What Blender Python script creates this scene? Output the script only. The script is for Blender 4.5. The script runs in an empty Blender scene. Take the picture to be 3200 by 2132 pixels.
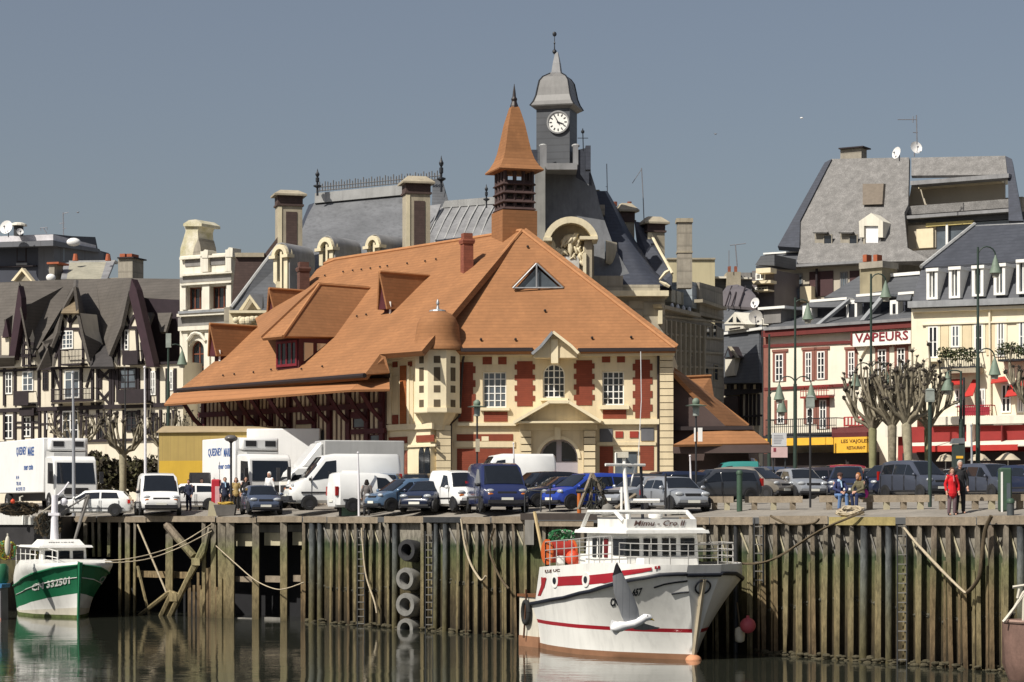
import bpy, bmesh, math, random
from mathutils import Vector, Matrix, noise
rnd = random.Random(7)
scene = bpy.context.scene
COL = scene.collection
F = 7200.0; YH = 1590.0; CZ = 5.4      # lens (in photo pixels), horizon row, eye height over the water
R = math.radians

def P(px, py, Y):
    return Vector(((px-1600)*Y/F, Y, CZ+(YH-py)*Y/F))
def PX(v):
    return 1600+F*v[0]/v[1], YH-(v[2]-CZ)*F/v[1]
def QS(px):
    return 92-.0133*(2950-px) if px >= 950 else 65.4-.0083*(950-px)
def QY(px): return F/QS(px)
def sm(a, b, x):
    t = max(0, min(1, (x-a)/(b-a))); return t*t*(3-2*t)
def EZ(px): return CZ-23.0/QS(px)
def G(X, Y):                            # height of the quay ground
    px = max(-600, min(3800, 1600+F*X/Y))
    d = Y-QY(px)
    return EZ(px)+.27*sm(.3, 4.5, d)+.45*sm(5, 24, d)+.6*sm(30, 90, d)

# ------------------------------------------------------------------ materials
MATS = {}
def mat(name, col, rough=.7, var=.18, sc=3.0, metal=0, bump=0, course=0, streak=0, col2=None, coursedark=.6, spec=.4, coat=0, stripe=None, dots=0, trans=0, fine=0, brickm=None):
    if name in MATS: return MATS[name]
    m = bpy.data.materials.new(name); m.use_nodes = True
    nt = m.node_tree; N = nt.nodes; L = nt.links
    bs = N['Principled BSDF']
    bs.inputs['Roughness'].default_value = rough
    bs.inputs['Metallic'].default_value = metal
    bs.inputs['Specular IOR Level'].default_value = spec
    if coat: bs.inputs['Coat Weight'].default_value = coat; bs.inputs['Coat Roughness'].default_value = .08
    tc = N.new('ShaderNodeTexCoord')
    def noi(scale, detail=5, vec=None, rg=.6):
        n = N.new('ShaderNodeTexNoise'); n.inputs['Scale'].default_value = scale
        n.inputs['Detail'].default_value = detail; n.inputs['Roughness'].default_value = rg
        L.new(vec or tc.outputs['Object'], n.inputs['Vector']); return n.outputs['Fac']
    def ramp(fac, a, b, c0=0.0, c1=1.0):
        r = N.new('ShaderNodeMapRange'); r.inputs[1].default_value = a; r.inputs[2].default_value = b
        r.inputs[3].default_value = c0; r.inputs[4].default_value = c1
        L.new(fac, r.inputs[0]); return r.outputs[0]
    def mix(fac, a, b, mode='MIX'):
        x = N.new('ShaderNodeMix'); x.data_type = 'RGBA'; x.blend_type = mode
        if isinstance(fac, float): x.inputs[0].default_value = fac
        else: L.new(fac, x.inputs[0])
        for k, v in ((6, a), (7, b)):
            if isinstance(v, tuple): x.inputs[k].default_value = (*v, 1)
            else: L.new(v, x.inputs[k])
        return x.outputs[2]
    c2 = col2 or tuple(max(0, c*(1-2*var)) for c in col)
    hi = tuple(min(.95, c*(1+var*.6)) for c in col)
    out = mix(ramp(noi(sc), .3, .7), c2 if col2 else tuple(c*(1-var) for c in col), hi)
    if fine:
        out = mix(ramp(noi(sc*9, 3), .35, .68, 0, fine), out, tuple(c*.45 for c in col))
    if streak:
        mp = N.new('ShaderNodeMapping'); mp.inputs['Scale'].default_value = (2.2, 2.2, .16)
        L.new(tc.outputs['Object'], mp.inputs['Vector'])
        out = mix(ramp(noi(1.6, 6, mp.outputs[0]), .48, .8, 0, streak), out, tuple(c*.3 for c in col))
    sep = None
    if course or stripe:
        sep = N.new('ShaderNodeSeparateXYZ'); L.new(tc.outputs['Object'], sep.inputs[0])
    bumpsrc = None
    if course:
        mu = N.new('ShaderNodeMath'); mu.operation = 'MULTIPLY'; mu.inputs[1].default_value = course
        L.new(sep.outputs[2], mu.inputs[0])
        fl = N.new('ShaderNodeMath'); fl.operation = 'FLOOR'; L.new(mu.outputs[0], fl.inputs[0])
        cb = N.new('ShaderNodeCombineXYZ'); L.new(fl.outputs[0], cb.inputs[2])
        mx = N.new('ShaderNodeVectorMath'); mx.operation = 'MULTIPLY'; mx.inputs[1].default_value = (3.0, 3.0, 0)
        L.new(tc.outputs['Object'], mx.inputs[0])
        ad = N.new('ShaderNodeVectorMath'); ad.operation = 'ADD'
        L.new(mx.outputs[0], ad.inputs[0]); L.new(cb.outputs[0], ad.inputs[1])
        wn = N.new('ShaderNodeTexVoronoi'); wn.inputs['Scale'].default_value = 1.0
        L.new(ad.outputs[0], wn.inputs['Vector'])
        sp2 = N.new('ShaderNodeSeparateColor'); L.new(wn.outputs['Color'], sp2.inputs[0])
        out = mix(ramp(sp2.outputs[0], .0, 1, 0, .5), out, tuple(c*coursedark for c in col))
        fr = N.new('ShaderNodeMath'); fr.operation = 'FRACT'; L.new(mu.outputs[0], fr.inputs[0])
        out = mix(ramp(fr.outputs[0], .0, .22, .55, 0), out, tuple(c*.35 for c in col))
        bumpsrc = fr.outputs[0]
    if stripe:
        axis, freq, duty, sc2 = stripe
        mu = N.new('ShaderNodeMath'); mu.operation = 'MULTIPLY'; mu.inputs[1].default_value = freq
        L.new(sep.outputs[axis], mu.inputs[0])
        fr = N.new('ShaderNodeMath'); fr.operation = 'FRACT'; L.new(mu.outputs[0], fr.inputs[0])
        lt = N.new('ShaderNodeMath'); lt.operation = 'LESS_THAN'; lt.inputs[1].default_value = duty
        L.new(fr.outputs[0], lt.inputs[0])
        out = mix(lt.outputs[0], out, sc2)
    if brickm:
        bt = N.new('ShaderNodeTexBrick'); bt.inputs['Scale'].default_value = brickm
        bt.inputs['Color1'].default_value = (*hi, 1); bt.inputs['Color2'].default_value = (*c2, 1)
        bt.inputs['Mortar'].default_value = tuple(c*.55+.03 for c in col)+(1,)
        bt.inputs['Mortar Size'].default_value = .012
        mp = N.new('ShaderNodeMapping'); mp.inputs['Rotation'].default_value = (R(90), 0, 0)
        L.new(tc.outputs['Object'], mp.inputs['Vector']); L.new(mp.outputs[0], bt.inputs['Vector'])
        out = mix(.6, out, bt.outputs['Color'])
    L.new(out, bs.inputs['Base Color'])
    if bump:
        b = N.new('ShaderNodeBump'); b.inputs['Strength'].default_value = bump; b.inputs['Distance'].default_value = .05
        L.new(bumpsrc or noi(sc*6, 6), b.inputs['Height']); L.new(b.outputs[0], bs.inputs['Normal'])
    MATS[name] = m
    return m

# ------------------------------------------------------------------ mesh builder
ORG = {}
class MB:
    def __init__(s): s.v = []; s.f = []; s.mi = []; s.k = 0
    def add(s, vs, fs):
        b = len(s.v); s.v += [Vector(x) for x in vs]
        for f in fs: s.f.append([b+i for i in f]); s.mi.append(s.k)
        return s
    def hexa(s, p):   # 4 bottom (ccw) then 4 top
        return s.add(p, [(3,2,1,0), (4,5,6,7), (0,1,5,4), (1,2,6,5), (2,3,7,6), (3,0,4,7)])
    def box(s, x0, x1, y0, y1, z0, z1):
        return s.hexa([(x0,y0,z0),(x1,y0,z0),(x1,y1,z0),(x0,y1,z0),(x0,y0,z1),(x1,y0,z1),(x1,y1,z1),(x0,y1,z1)])
    def prism(s, poly, vec):
        n = len(poly); vec = Vector(vec); a = [Vector(p) for p in poly]
        s.add(a+[p+vec for p in a], [tuple(range(n))[::-1], tuple(range(n, 2*n))]+[(i, (i+1)%n, n+(i+1)%n, n+i) for i in range(n)])
        return s
    def slab(s, poly, th=.15):           # a thick sheet, thickness behind the face
        a = [Vector(p) for p in poly]; nr = Vector((0,0,0))
        for i in range(1, len(a)-1): nr += (a[i]-a[0]).cross(a[i+1]-a[0])
        nr.normalize()
        cam = Vector((0,0,CZ))
        if nr.dot(cam-a[0]) < 0: nr = -nr
        return s.prism(a, -nr*th)
    def tube(s, pts, r, n=8, cap=True):
        pts = [Vector(p) for p in pts]; m = len(pts)
        rs = r if isinstance(r, (list, tuple)) else [r]*m
        vs = []; up = Vector((0,0,1)); last = None
        for i, p in enumerate(pts):
            d = (pts[min(i+1, m-1)]-pts[max(i-1, 0)])
            d = d.normalized() if d.length > 1e-9 else Vector((0,0,1))
            if last is None:
                a = d.cross(up if abs(d.z) < .9 else Vector((1,0,0))).normalized()
            else:
                a = (last-d*last.dot(d)); a = a.normalized() if a.length > 1e-6 else d.cross(Vector((1,0,0))).normalized()
            last = a; b = d.cross(a)
            for k in range(n):
                t = 2*math.pi*k/n; vs.append(p+(a*math.cos(t)+b*math.sin(t))*rs[i])
        fs = [(i*n+k, i*n+(k+1)%n, (i+1)*n+(k+1)%n, (i+1)*n+k) for i in range(m-1) for k in range(n)]
        if cap: fs += [tuple(range(n))[::-1], tuple((m-1)*n+k for k in range(n))]
        return s.add(vs, fs)
    def lathe(s, c, prof, n=16, ph=0, sx=1, sy=1):       # prof: (radius, z)
        c = Vector(c); vs = []; m = len(prof)
        for r, z in prof:
            for k in range(n):
                t = 2*math.pi*k/n+ph; vs.append(c+Vector((r*sx*math.cos(t), r*sy*math.sin(t), z)))
        fs = [(i*n+k, i*n+(k+1)%n, (i+1)*n+(k+1)%n, (i+1)*n+k) for i in range(m-1) for k in range(n)]
        fs += [tuple(range(n))[::-1], tuple((m-1)*n+k for k in range(n))]
        return s.add(vs, fs)
    def ball(s, c, r, n=10, sc=(1,1,1)):
        c = Vector(c); pr = [(math.sin(math.pi*i/n)*r if 0 < i < n else r*.02, -math.cos(math.pi*i/n)*r) for i in range(n+1)]
        b = len(s.v); s.lathe((0,0,0), pr, n+4)
        for i in range(b, len(s.v)):
            v = s.v[i]; s.v[i] = c+Vector((v.x*sc[0], v.y*sc[1], v.z*sc[2]))
        return s
    def grid(s, rows):                    # rows of points -> quads
        m = len(rows); n = len(rows[0]); vs = [p for r in rows for p in r]
        return s.add(vs, [(i*n+j, i*n+j+1, (i+1)*n+j+1, (i+1)*n+j) for i in range(m-1) for j in range(n-1)])
    def ngrid(s, rows, th):               # thick curved sheet
        s.grid(rows); rows = [[Vector(p) for p in r] for r in rows]
        c = sum((p for r in rows for p in r), Vector())/sum(len(r) for r in rows)
        nr = (rows[-1][0]-rows[0][0]).cross(rows[0][-1]-rows[0][0]).normalized()
        if nr.dot(Vector((0,0,CZ))-c) < 0: nr = -nr
        lo = [[p-nr*th for p in r] for r in rows]; s.grid([r[::-1] for r in lo])
        m = len(rows)
        for a, b in ((rows[0], lo[0]), (rows[-1], lo[-1]), ([r[0] for r in rows], [r[0] for r in lo]), ([r[-1] for r in rows], [r[-1] for r in lo])):
            s.grid([a, b])
        return s
    def build(s, name, m, parent=None, local=False, smooth=None, sub=0, loc=None):
        if not s.v: return None
        me = bpy.data.meshes.new(name)
        off = Vector((0,0,0)) if local else ORG.get(parent.name if parent else None, Vector((0,0,0)))
        if parent is None and not local:
            if loc is None:
                n = len(s.v); xs = [v.x for v in s.v]; ys = [v.y for v in s.v]
                loc = Vector(((min(xs)+max(xs))/2, (min(ys)+max(ys))/2, min(v.z for v in s.v)))
            off = Vector(loc)
        me.from_pydata([v-off for v in s.v], [], s.f)
        ms = m if isinstance(m, (list, tuple)) else [m]
        for x in ms: me.materials.append(x)
        if len(ms) > 1:
            me.polygons.foreach_set('material_index', s.mi)
        me.validate()
        bm = bmesh.new(); bm.from_mesh(me); bmesh.ops.remove_doubles(bm, verts=bm.verts, dist=1e-5)
        bmesh.ops.recalc_face_normals(bm, faces=bm.faces); bm.to_mesh(me); bm.free()
        if smooth is not None:
            me.shade_smooth(); me.set_sharp_from_angle(angle=R(smooth))
        o = bpy.data.objects.new(name, me); COL.objects.link(o)
        if parent: o.parent = parent; ORG[o.name] = off if not local else Vector((0,0,0))
        elif not local: o.location = off; ORG[o.name] = off
        if sub:
            md = o.modifiers.new('sub', 'SUBSURF'); md.levels = md.render_levels = sub
        return o

def tag(o, label, cat, group=None):
    o['label'] = label; o['category'] = cat
    if group: o['group'] = group
    return o
def thing(name, label, cat, loc, group=None, rz=0):
    o = bpy.data.objects.new(name, None); COL.objects.link(o); o.empty_display_size = .3
    o.location = loc; o.rotation_euler = (0, 0, rz); ORG[o.name] = Vector(loc)
    return tag(o, label, cat, group)
def struct(mb, name, m, **k):
    o = mb.build(name, m, **k); o['kind'] = 'structure'; return o

class Fr:
    """a vertical plane through two plan points given by photo column and distance"""
    def __init__(s, pa, Ya, pb, Yb):
        a = P(pa, YH, Ya); b = P(pb, YH, Yb)
        s.O = Vector((a.x, a.y, 0)); d = Vector((b.x-a.x, b.y-a.y, 0)); s.len = d.length; s.u = d.normalized()
        s.n = Vector((s.u.y, -s.u.x, 0))
    def hit(s, px, py, off=0):
        d = Vector(((px-1600)/F, 1, (YH-py)/F)); o = s.O+s.n*off
        t = o.dot(s.n)/(d.x*s.n.x+d.y*s.n.y)
        return Vector((0,0,CZ))+d*t
    def uz(s, px, py, off=0):
        p = s.hit(px, py, off); return ((p-s.O).dot(s.u), p.z)
    def pt(s, u, z, off=0):
        p = s.O+s.u*u+s.n*off; return Vector((p.x, p.y, z))
    def rect(s, x0, y0, x1, y1, off=0):
        ym = (y0+y1)/2; xm = (x0+x1)/2
        return (s.uz(x0, ym, off)[0], s.uz(x1, ym, off)[0], s.uz(xm, y1, off)[1], s.uz(xm, y0, off)[1])
    def bx(s, mb, x0, y0, x1, y1, o0, o1):         # box by photo rectangle, between two offsets
        u0, u1, z0, z1 = s.rect(x0, y0, x1, y1, o1)
        if y1 >= 1480: z0 = 5.0
        return s.ub(mb, u0, u1, z0, z1, o0, o1)
    def ub(s, mb, u0, u1, z0, z1, o0, o1):
        q = [s.pt(u0,z0,o1), s.pt(u1,z0,o1), s.pt(u1,z0,o0), s.pt(u0,z0,o0)]
        return mb.hexa(q+[Vector((p.x,p.y,z1)) for p in q])
    def pg(s, mb, pix, o0, o1):                    # prism by photo polygon
        q = [s.pt(*s.uz(x, y, o1), o1) for x, y in pix]
        return mb.prism(q, s.n*(o0-o1))
    def upg(s, mb, uz, o0, o1):
        return mb.prism([s.pt(u, z, o1) for u, z in uz], s.n*(o0-o1))
    def bar(s, mb, x0, y0, x1, y1, w, o0, o1):     # straight timber between two photo points, w metres wide
        a = s.uz(x0, y0, o1); b = s.uz(x1, y1, o1); d = Vector((b[0]-a[0], b[1]-a[1])); d.normalize(); q = Vector((-d.y, d.x))*w/2
        return s.upg(mb, [(a[0]+q.x, a[1]+q.y), (b[0]+q.x, b[1]+q.y), (b[0]-q.x, b[1]-q.y), (a[0]-q.x, a[1]-q.y)], o0, o1)
    def wall(s, mb, u0, u1, z0, z1, holes, depth=.25, back=6.0):
        """front skin with real openings, reveals and a closed body behind"""
        us = sorted({u0, u1}|{min(max(h[i], u0), u1) for h in holes for i in (0, 1)})
        zs = sorted({z0, z1}|{min(max(h[i], z0), z1) for h in holes for i in (2, 3)})
        for i in range(len(us)-1):
            for j in range(len(zs)-1):
                cu = (us[i]+us[i+1])/2; cz = (zs[j]+zs[j+1])/2
                if any(h[0] < cu < h[1] and h[2] < cz < h[3] for h in holes): continue
                mb.add([s.pt(us[i],zs[j]), s.pt(us[i+1],zs[j]), s.pt(us[i+1],zs[j+1]), s.pt(us[i],zs[j+1])], [(0,1,2,3)])
        for h in holes:
            a, b, c, d = h
            for (p, q) in (((a,c),(b,c)), ((b,c),(b,d)), ((b,d),(a,d)), ((a,d),(a,c))):
                mb.add([s.pt(*p), s.pt(*q), s.pt(*q, -depth), s.pt(*p, -depth)], [(0,1,2,3)])
        s.ub(mb, u0, u1, z0, z1, -back, -depth)
        for (p, q) in (((u0,z0),(u1,z0)), ((u1,z0),(u1,z1)), ((u1,z1),(u0,z1)), ((u0,z1),(u0,z0))):
            mb.add([s.pt(*p), s.pt(*q), s.pt(*q, -depth), s.pt(*p, -depth)], [(0,1,2,3)])

def window(fr, root, px, mf, mg, cols=2, rows=3, off=-.2, fw=.06, bw=.03, arch=False, name='window', sill=None, surround=None, sw=.12):
    """frame with glazing bars, a glass pane as its child; px = photo rectangle"""
    u0, u1, z0, z1 = fr.rect(*px)
    return uwindow(fr, root, u0, u1, z0, z1, mf, mg, cols, rows, off, fw, bw, arch, name, sill, surround, sw)
def uwindow(fr, root, u0, u1, z0, z1, mf, mg, cols=2, rows=3, off=-.2, fw=.06, bw=.03, arch=False, name='window', sill=None, surround=None, sw=.12):
    m = MB(); o1 = off+.06
    zt = z1-(u1-u0)/2 if arch else z1
    fr.ub(m, u0, u0+fw, z0, zt, off, o1); fr.ub(m, u1-fw, u1, z0, zt, off, o1)
    fr.ub(m, u0+fw, u1-fw, z0, z0+fw, off, o1)
    if not arch: fr.ub(m, u0+fw, u1-fw, z1-fw, z1, off, o1)
    else:
        c = (u0+u1)/2; r = (u1-u0)/2; n = 10
        for i in range(n):
            t0, t1 = math.pi*i/n, math.pi*(i+1)/n
            fr.upg(m, [(c+r*math.cos(t0), zt+r*math.sin(t0)), (c+r*math.cos(t1), zt+r*math.sin(t1)), (c+(r-fw)*math.cos(t1), zt+(r-fw)*math.sin(t1)), (c+(r-fw)*math.cos(t0), zt+(r-fw)*math.sin(t0))], off, o1)
    for i in range(1, cols):
        u = u0+(u1-u0)*i/cols; w = fw if (cols % 2 == 0 and i == cols//2) else bw
        dz = 0
        if arch:
            dz = (u1-u0)/2-math.sqrt(max(0, ((u1-u0)/2)**2-(u-(u0+u1)/2)**2))
        fr.ub(m, u-w/2, u+w/2, z0+fw, z1-fw*.6-dz, off, o1+.005)
    for j in range(1, rows):
        z = z0+(z1-z0)*j/rows; du = 0
        if arch and z > zt:
            du = (u1-u0)/2-math.sqrt(max(0, ((u1-u0)/2)**2-(z-zt)**2))
        fr.ub(m, u0+fw+du, u1-fw-du, z-bw/2, z+bw/2, off, o1-.005)
    w = m.build(name, mf, root)
    g = MB()
    if not arch: fr.ub(g, u0+.01, u1-.01, z0+.01, z1-.01, off-.05, off+.02)
    else:
        c = (u0+u1)/2; r = (u1-u0)/2-.01
        fr.upg(g, [(u0+.01, z0+.01), (u1-.01, z0+.01)]+[(c+r*math.cos(math.pi*i/10), zt+r*math.sin(math.pi*i/10)) for i in range(11)], off-.05, off+.02)
    g.build('pane', mg, w)
    if sill:
        q = MB(); fr.ub(q, u0-.12, u1+.12, z0-.16, z0-.003, 0.003, .16); q.build('sill', sill, w)
    if surround:
        q = MB(); fr.ub(q, u0-sw, u0, z0, z1+sw, .002, .06); fr.ub(q, u1, u1+sw, z0, z1+sw, .002, .06); fr.ub(q, u0, u1, z1, z1+sw, .002, .06); q.build('surround', surround, w)
    return w

def text_mesh(txt, h, mat_, origin, u, up, n, parent=None, name='lettering', width=None, bold=0, th=.01, slant=0):
    """raised letters from Blender's own built-in font; origin = left end of the baseline"""
    cu = bpy.data.curves.new('t', 'FONT'); cu.body = txt; cu.size = 1; cu.offset = bold; cu.resolution_u = 2; cu.shear = slant
    ob = bpy.data.objects.new('t', cu); COL.objects.link(ob)
    dg = bpy.context.evaluated_depsgraph_get(); me = bpy.data.meshes.new_from_object(ob.evaluated_get(dg))
    bpy.data.objects.remove(ob); bpy.data.curves.remove(cu)
    xs = [v.co.x for v in me.vertices]; ys = [v.co.y for v in me.vertices]
    w = max(xs)-min(xs); hh = max(ys)-min(ys); sy = h/hh; sx = width/w if width else sy
    u, up, n = Vector(u).normalized(), Vector(up).normalized(), Vector(n).normalized(); O = Vector(origin)
    pts = [O+u*((v.co.x-min(xs))*sx)+up*((v.co.y-min(ys))*sy)+n*th for v in me.vertices]
    mb = MB(); mb.add(pts, [tuple(p.vertices) for p in me.polygons])
    b = len(mb.v)
    # give the letters thickness
    from collections import Counter
    ec = Counter(tuple(sorted(k)) for p in me.polygons for k in p.edge_keys)
    mb.v += [p-n*th*.8 for p in pts]
    for a, c in ec:
        if ec[(a, c)] == 1: mb.f.append([a, c, b+c, b+a]); mb.mi.append(0)
    bpy.data.meshes.remove(me)
    return mb
# ------------------------------------------------------------------ camera, sky, sun
cam = bpy.data.cameras.new('camera'); co = bpy.data.objects.new('camera', cam); COL.objects.link(co)
co.location = (0, 0, CZ); co.rotation_euler = (R(90), 0, 0)
cam.sensor_width = 36; cam.lens = 36*F/3200; cam.shift_y = (YH-1066)/3200; cam.clip_end = 8000; cam.clip_start = .5
scene.camera = co
w = bpy.data.worlds.new('World'); scene.world = w; w.use_nodes = True
nt = w.node_tree; bg = nt.nodes['Background']
sky = nt.nodes.new('ShaderNodeTexSky'); sky.sky_type = 'NISHITA'; sky.sun_disc = False
SUN = Vector((-.60, -.55, .85)).normalized()
el = math.asin(SUN.z); az = math.atan2(SUN.x, SUN.y)
sky.sun_elevation = el; sky.sun_rotation = az; sky.altitude = 0; sky.air_density = 1.0; sky.dust_density = 2.2; sky.ozone_density = 1.5
# a slate-blue overcast veil over the clear sky: mix the physical sky with an even grey blue
mx = nt.nodes.new('ShaderNodeMix'); mx.data_type = 'RGBA'; mx.inputs[0].default_value = .30
mx.inputs[7].default_value = (3.6, 3.3, 3.2, 1)
nt.links.new(sky.outputs[0], mx.inputs[6]); nt.links.new(mx.outputs[2], bg.inputs['Color'])
bg.inputs['Strength'].default_value = .066
sl = bpy.data.lights.new('sun', 'SUN'); sl.energy = 4.6; sl.angle = R(.5); sl.color = (1, .95, .86)
so = bpy.data.objects.new('sun', sl); COL.objects.link(so); so.rotation_euler = (-SUN).to_track_quat('-Z', 'Y').to_euler(); so.location = (-40, -30, 60)
vs = scene.view_settings; vs.view_transform = 'Standard'; vs.look = 'None'; vs.gamma = 1; vs.exposure = 0.28
scene.cycles.max_bounces = 6; scene.cycles.use_denoising = True

# ------------------------------------------------------------------ ground, water
def gclamp(px): return max(-900, min(4100, px))
mb = MB(); rows = []
for d in (0, .6, 1.2, 2, 3, 4, 5, 7, 10, 14, 18, 22, 27, 35, 50, 80, 160, 400, 1500, 6000):
    row = []
    for px in list(range(-7000, -900, 700))+list(range(-900, 4101, 60))+list(range(4700, 9900, 700)):
        Y = QY(gclamp(px))+d; X = (px-1600)*Y/F; row.append((X, Y, G(X, Y)-(.05 if d == 0 else 0)))
    rows.append(row)
mb.grid(rows)
asph = mat('asphalt', (.27,.245,.21), .9, .25, .7, fine=.3)
struct(mb, 'quay_ground', asph, local=True)

def water_mat():
    m = bpy.data.materials.new('harbour_water'); m.use_nodes = True; nt = m.node_tree; N = nt.nodes; L = nt.links; b = N['Principled BSDF']
    b.inputs['Base Color'].default_value = (.030, .032, .024, 1); b.inputs['Roughness'].default_value = .05; b.inputs['IOR'].default_value = 1.33
    g = N.new('ShaderNodeNewGeometry'); mp = N.new('ShaderNodeMapping'); mp.inputs['Scale'].default_value = (.45, 1.1, 1)
    L.new(g.outputs['Position'], mp.inputs[0])
    n1 = N.new('ShaderNodeTexNoise'); n1.inputs['Scale'].default_value = 1.3; n1.inputs['Detail'].default_value = 4; L.new(mp.outputs[0], n1.inputs['Vector'])
    n2 = N.new('ShaderNodeTexNoise'); n2.inputs['Scale'].default_value = .12; n2.inputs['Detail'].default_value = 2; L.new(g.outputs['Position'], n2.inputs['Vector'])
    mr = N.new('ShaderNodeMapRange'); mr.inputs[1].default_value = .4; mr.inputs[2].default_value = .62; mr.inputs[3].default_value = .15; mr.inputs[4].default_value = 1
    L.new(n2.outputs[0], mr.inputs[0])
    mu = N.new('ShaderNodeMath'); mu.operation = 'MULTIPLY'; L.new(n1.outputs[0], mu.inputs[0]); L.new(mr.outputs[0], mu.inputs[1])
    bp = N.new('ShaderNodeBump'); bp.inputs['Strength'].default_value = .5; bp.inputs['Distance'].default_value = .035
    L.new(mu.outputs[0], bp.inputs['Height']); L.new(bp.outputs[0], b.inputs['Normal'])
    return m
mb = MB(); mb.add([(-900,-120,0), (900,-120,0), (900,170,0), (-900,170,0)], [(0,1,2,3)])
struct(mb, 'water', water_mat(), local=True)

# ------------------------------------------------------------------ quay wall
def tide_mat(name, stops, nscale=1.2, wob=.5, rough=.85, fine=.5):
    """stain bands of a tidal wall by height over the water, with a ragged edge"""
    m = bpy.data.materials.new(name); m.use_nodes = True; nt = m.node_tree; N = nt.nodes; L = nt.links; b = N['Principled BSDF']
    b.inputs['Roughness'].default_value = rough; b.inputs['Specular IOR Level'].default_value = .25
    g = N.new('ShaderNodeNewGeometry'); sp = N.new('ShaderNodeSeparateXYZ'); L.new(g.outputs['Position'], sp.inputs[0])
    n = N.new('ShaderNodeTexNoise'); n.inputs['Scale'].default_value = nscale; n.inputs['Detail'].default_value = 6; n.inputs['Roughness'].default_value = .7
    L.new(g.outputs['Position'], n.inputs['Vector'])
    a = N.new('ShaderNodeMath'); a.operation = 'MULTIPLY_ADD'; a.inputs[1].default_value = 2*wob; L.new(n.outputs[0], a.inputs[0])
    s = N.new('ShaderNodeMath'); s.operation = 'SUBTRACT'; s.inputs[1].default_value = wob
    L.new(sp.outputs[2], s.inputs[0]); L.new(s.outputs[0], a.inputs[2])
    mr = N.new('ShaderNodeMapRange'); mr.inputs[1].default_value = 0; mr.inputs[2].default_value = 6; L.new(a.outputs[0], mr.inputs[0])
    cr = N.new('ShaderNodeValToRGB'); e = cr.color_ramp.elements
    while len(e) < len(stops): e.new(.5)
    for i, (z, c) in enumerate(stops): e[i].position = z/6; e[i].color = (*c, 1)
    L.new(mr.outputs[0], cr.inputs[0])
    n2 = N.new('ShaderNodeTexNoise'); n2.inputs['Scale'].default_value = 7; n2.inputs['Detail'].default_value = 5; n2.inputs['Roughness'].default_value = .75
    mp = N.new('ShaderNodeMapping'); mp.inputs['Scale'].default_value = (1, 1, .3); L.new(g.outputs['Position'], mp.inputs[0]); L.new(mp.outputs[0], n2.inputs['Vector'])
    mr2 = N.new('ShaderNodeMapRange'); mr2.inputs[1].default_value = .35; mr2.inputs[2].default_value = .65; mr2.inputs[3].default_value = 1-fine; mr2.inputs[4].default_value = 1+fine*.4; L.new(n2.outputs[0], mr2.inputs[0])
    mx = N.new('ShaderNodeVectorMath'); mx.operation = 'SCALE'; L.new(cr.outputs[0], mx.inputs[0]); L.new(mr2.outputs[0], mx.inputs['Scale'])
    L.new(mx.outputs[0], b.inputs['Base Color'])
    bp = N.new('ShaderNodeBump'); bp.inputs['Strength'].default_value = .6; bp.inputs['Distance'].default_value = .04; L.new(n2.outputs[0], bp.inputs['Height']); L.new(bp.outputs[0], b.inputs['Normal'])
    return m
T_wall = tide_mat('tidal_wall', [(0,(.028,.022,.014)), (1.4,(.065,.05,.026)), (2.5,(.10,.088,.042)), (3.3,(.085,.095,.042)), (3.75,(.042,.06,.03)), (4.15,(.24,.22,.18)), (5,(.28,.255,.21))], 1.3, .35)
T_pile = tide_mat('tidal_pile', [(0,(.13,.105,.055)), (1.2,(.27,.215,.115)), (2.6,(.27,.23,.125)), (3.4,(.21,.205,.105)), (4.0,(.22,.195,.15)), (5,(.29,.25,.195))], 1.6, .5)
T_pile2 = tide_mat('tidal_pile_red', [(0,(.10,.07,.04)), (1.2,(.22,.155,.085)), (2.6,(.23,.175,.095)), (3.4,(.17,.155,.08)), (4.0,(.20,.165,.12)), (5,(.26,.21,.16))], 1.6, .5)
T_dark = tide_mat('tidal_steel', [(0,(.10,.085,.04)), (1.5,(.11,.10,.06)), (2.6,(.12,.125,.10)), (3.6,(.13,.14,.135)), (4.6,(.06,.065,.07)), (5,(.05,.055,.06))], 1.0, .6)
T_beam = mat('quay_timber', (.27,.22,.16), .9, .3, 1.5, streak=.5, fine=.4, bump=.3)
T_beamy = mat('quay_timber_yellow', (.36,.29,.12), .9, .3, 1.5, streak=.5, fine=.4)
blackish = mat('bay_shade_black', (.012,.012,.014), .9, .2)
concrete_pale = mat('pale_concrete', (.42,.38,.26), .9, .2, 1.2, streak=.35)
concrete_grey = mat('grey_concrete', (.20,.19,.17), .9, .25, 1.2, streak=.5)
rope_m = mat('pale_rope', (.45,.38,.27), .95, .25, 12)
rope_d = mat('dark_rope', (.10,.075,.045), .95, .25, 12)
rust = mat('rust', (.22,.085,.045), .85, .4, 2.5, fine=.5)
steel_dk = mat('dark_steel', (.05,.052,.055), .5, .3, 3, metal=.3)

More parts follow.
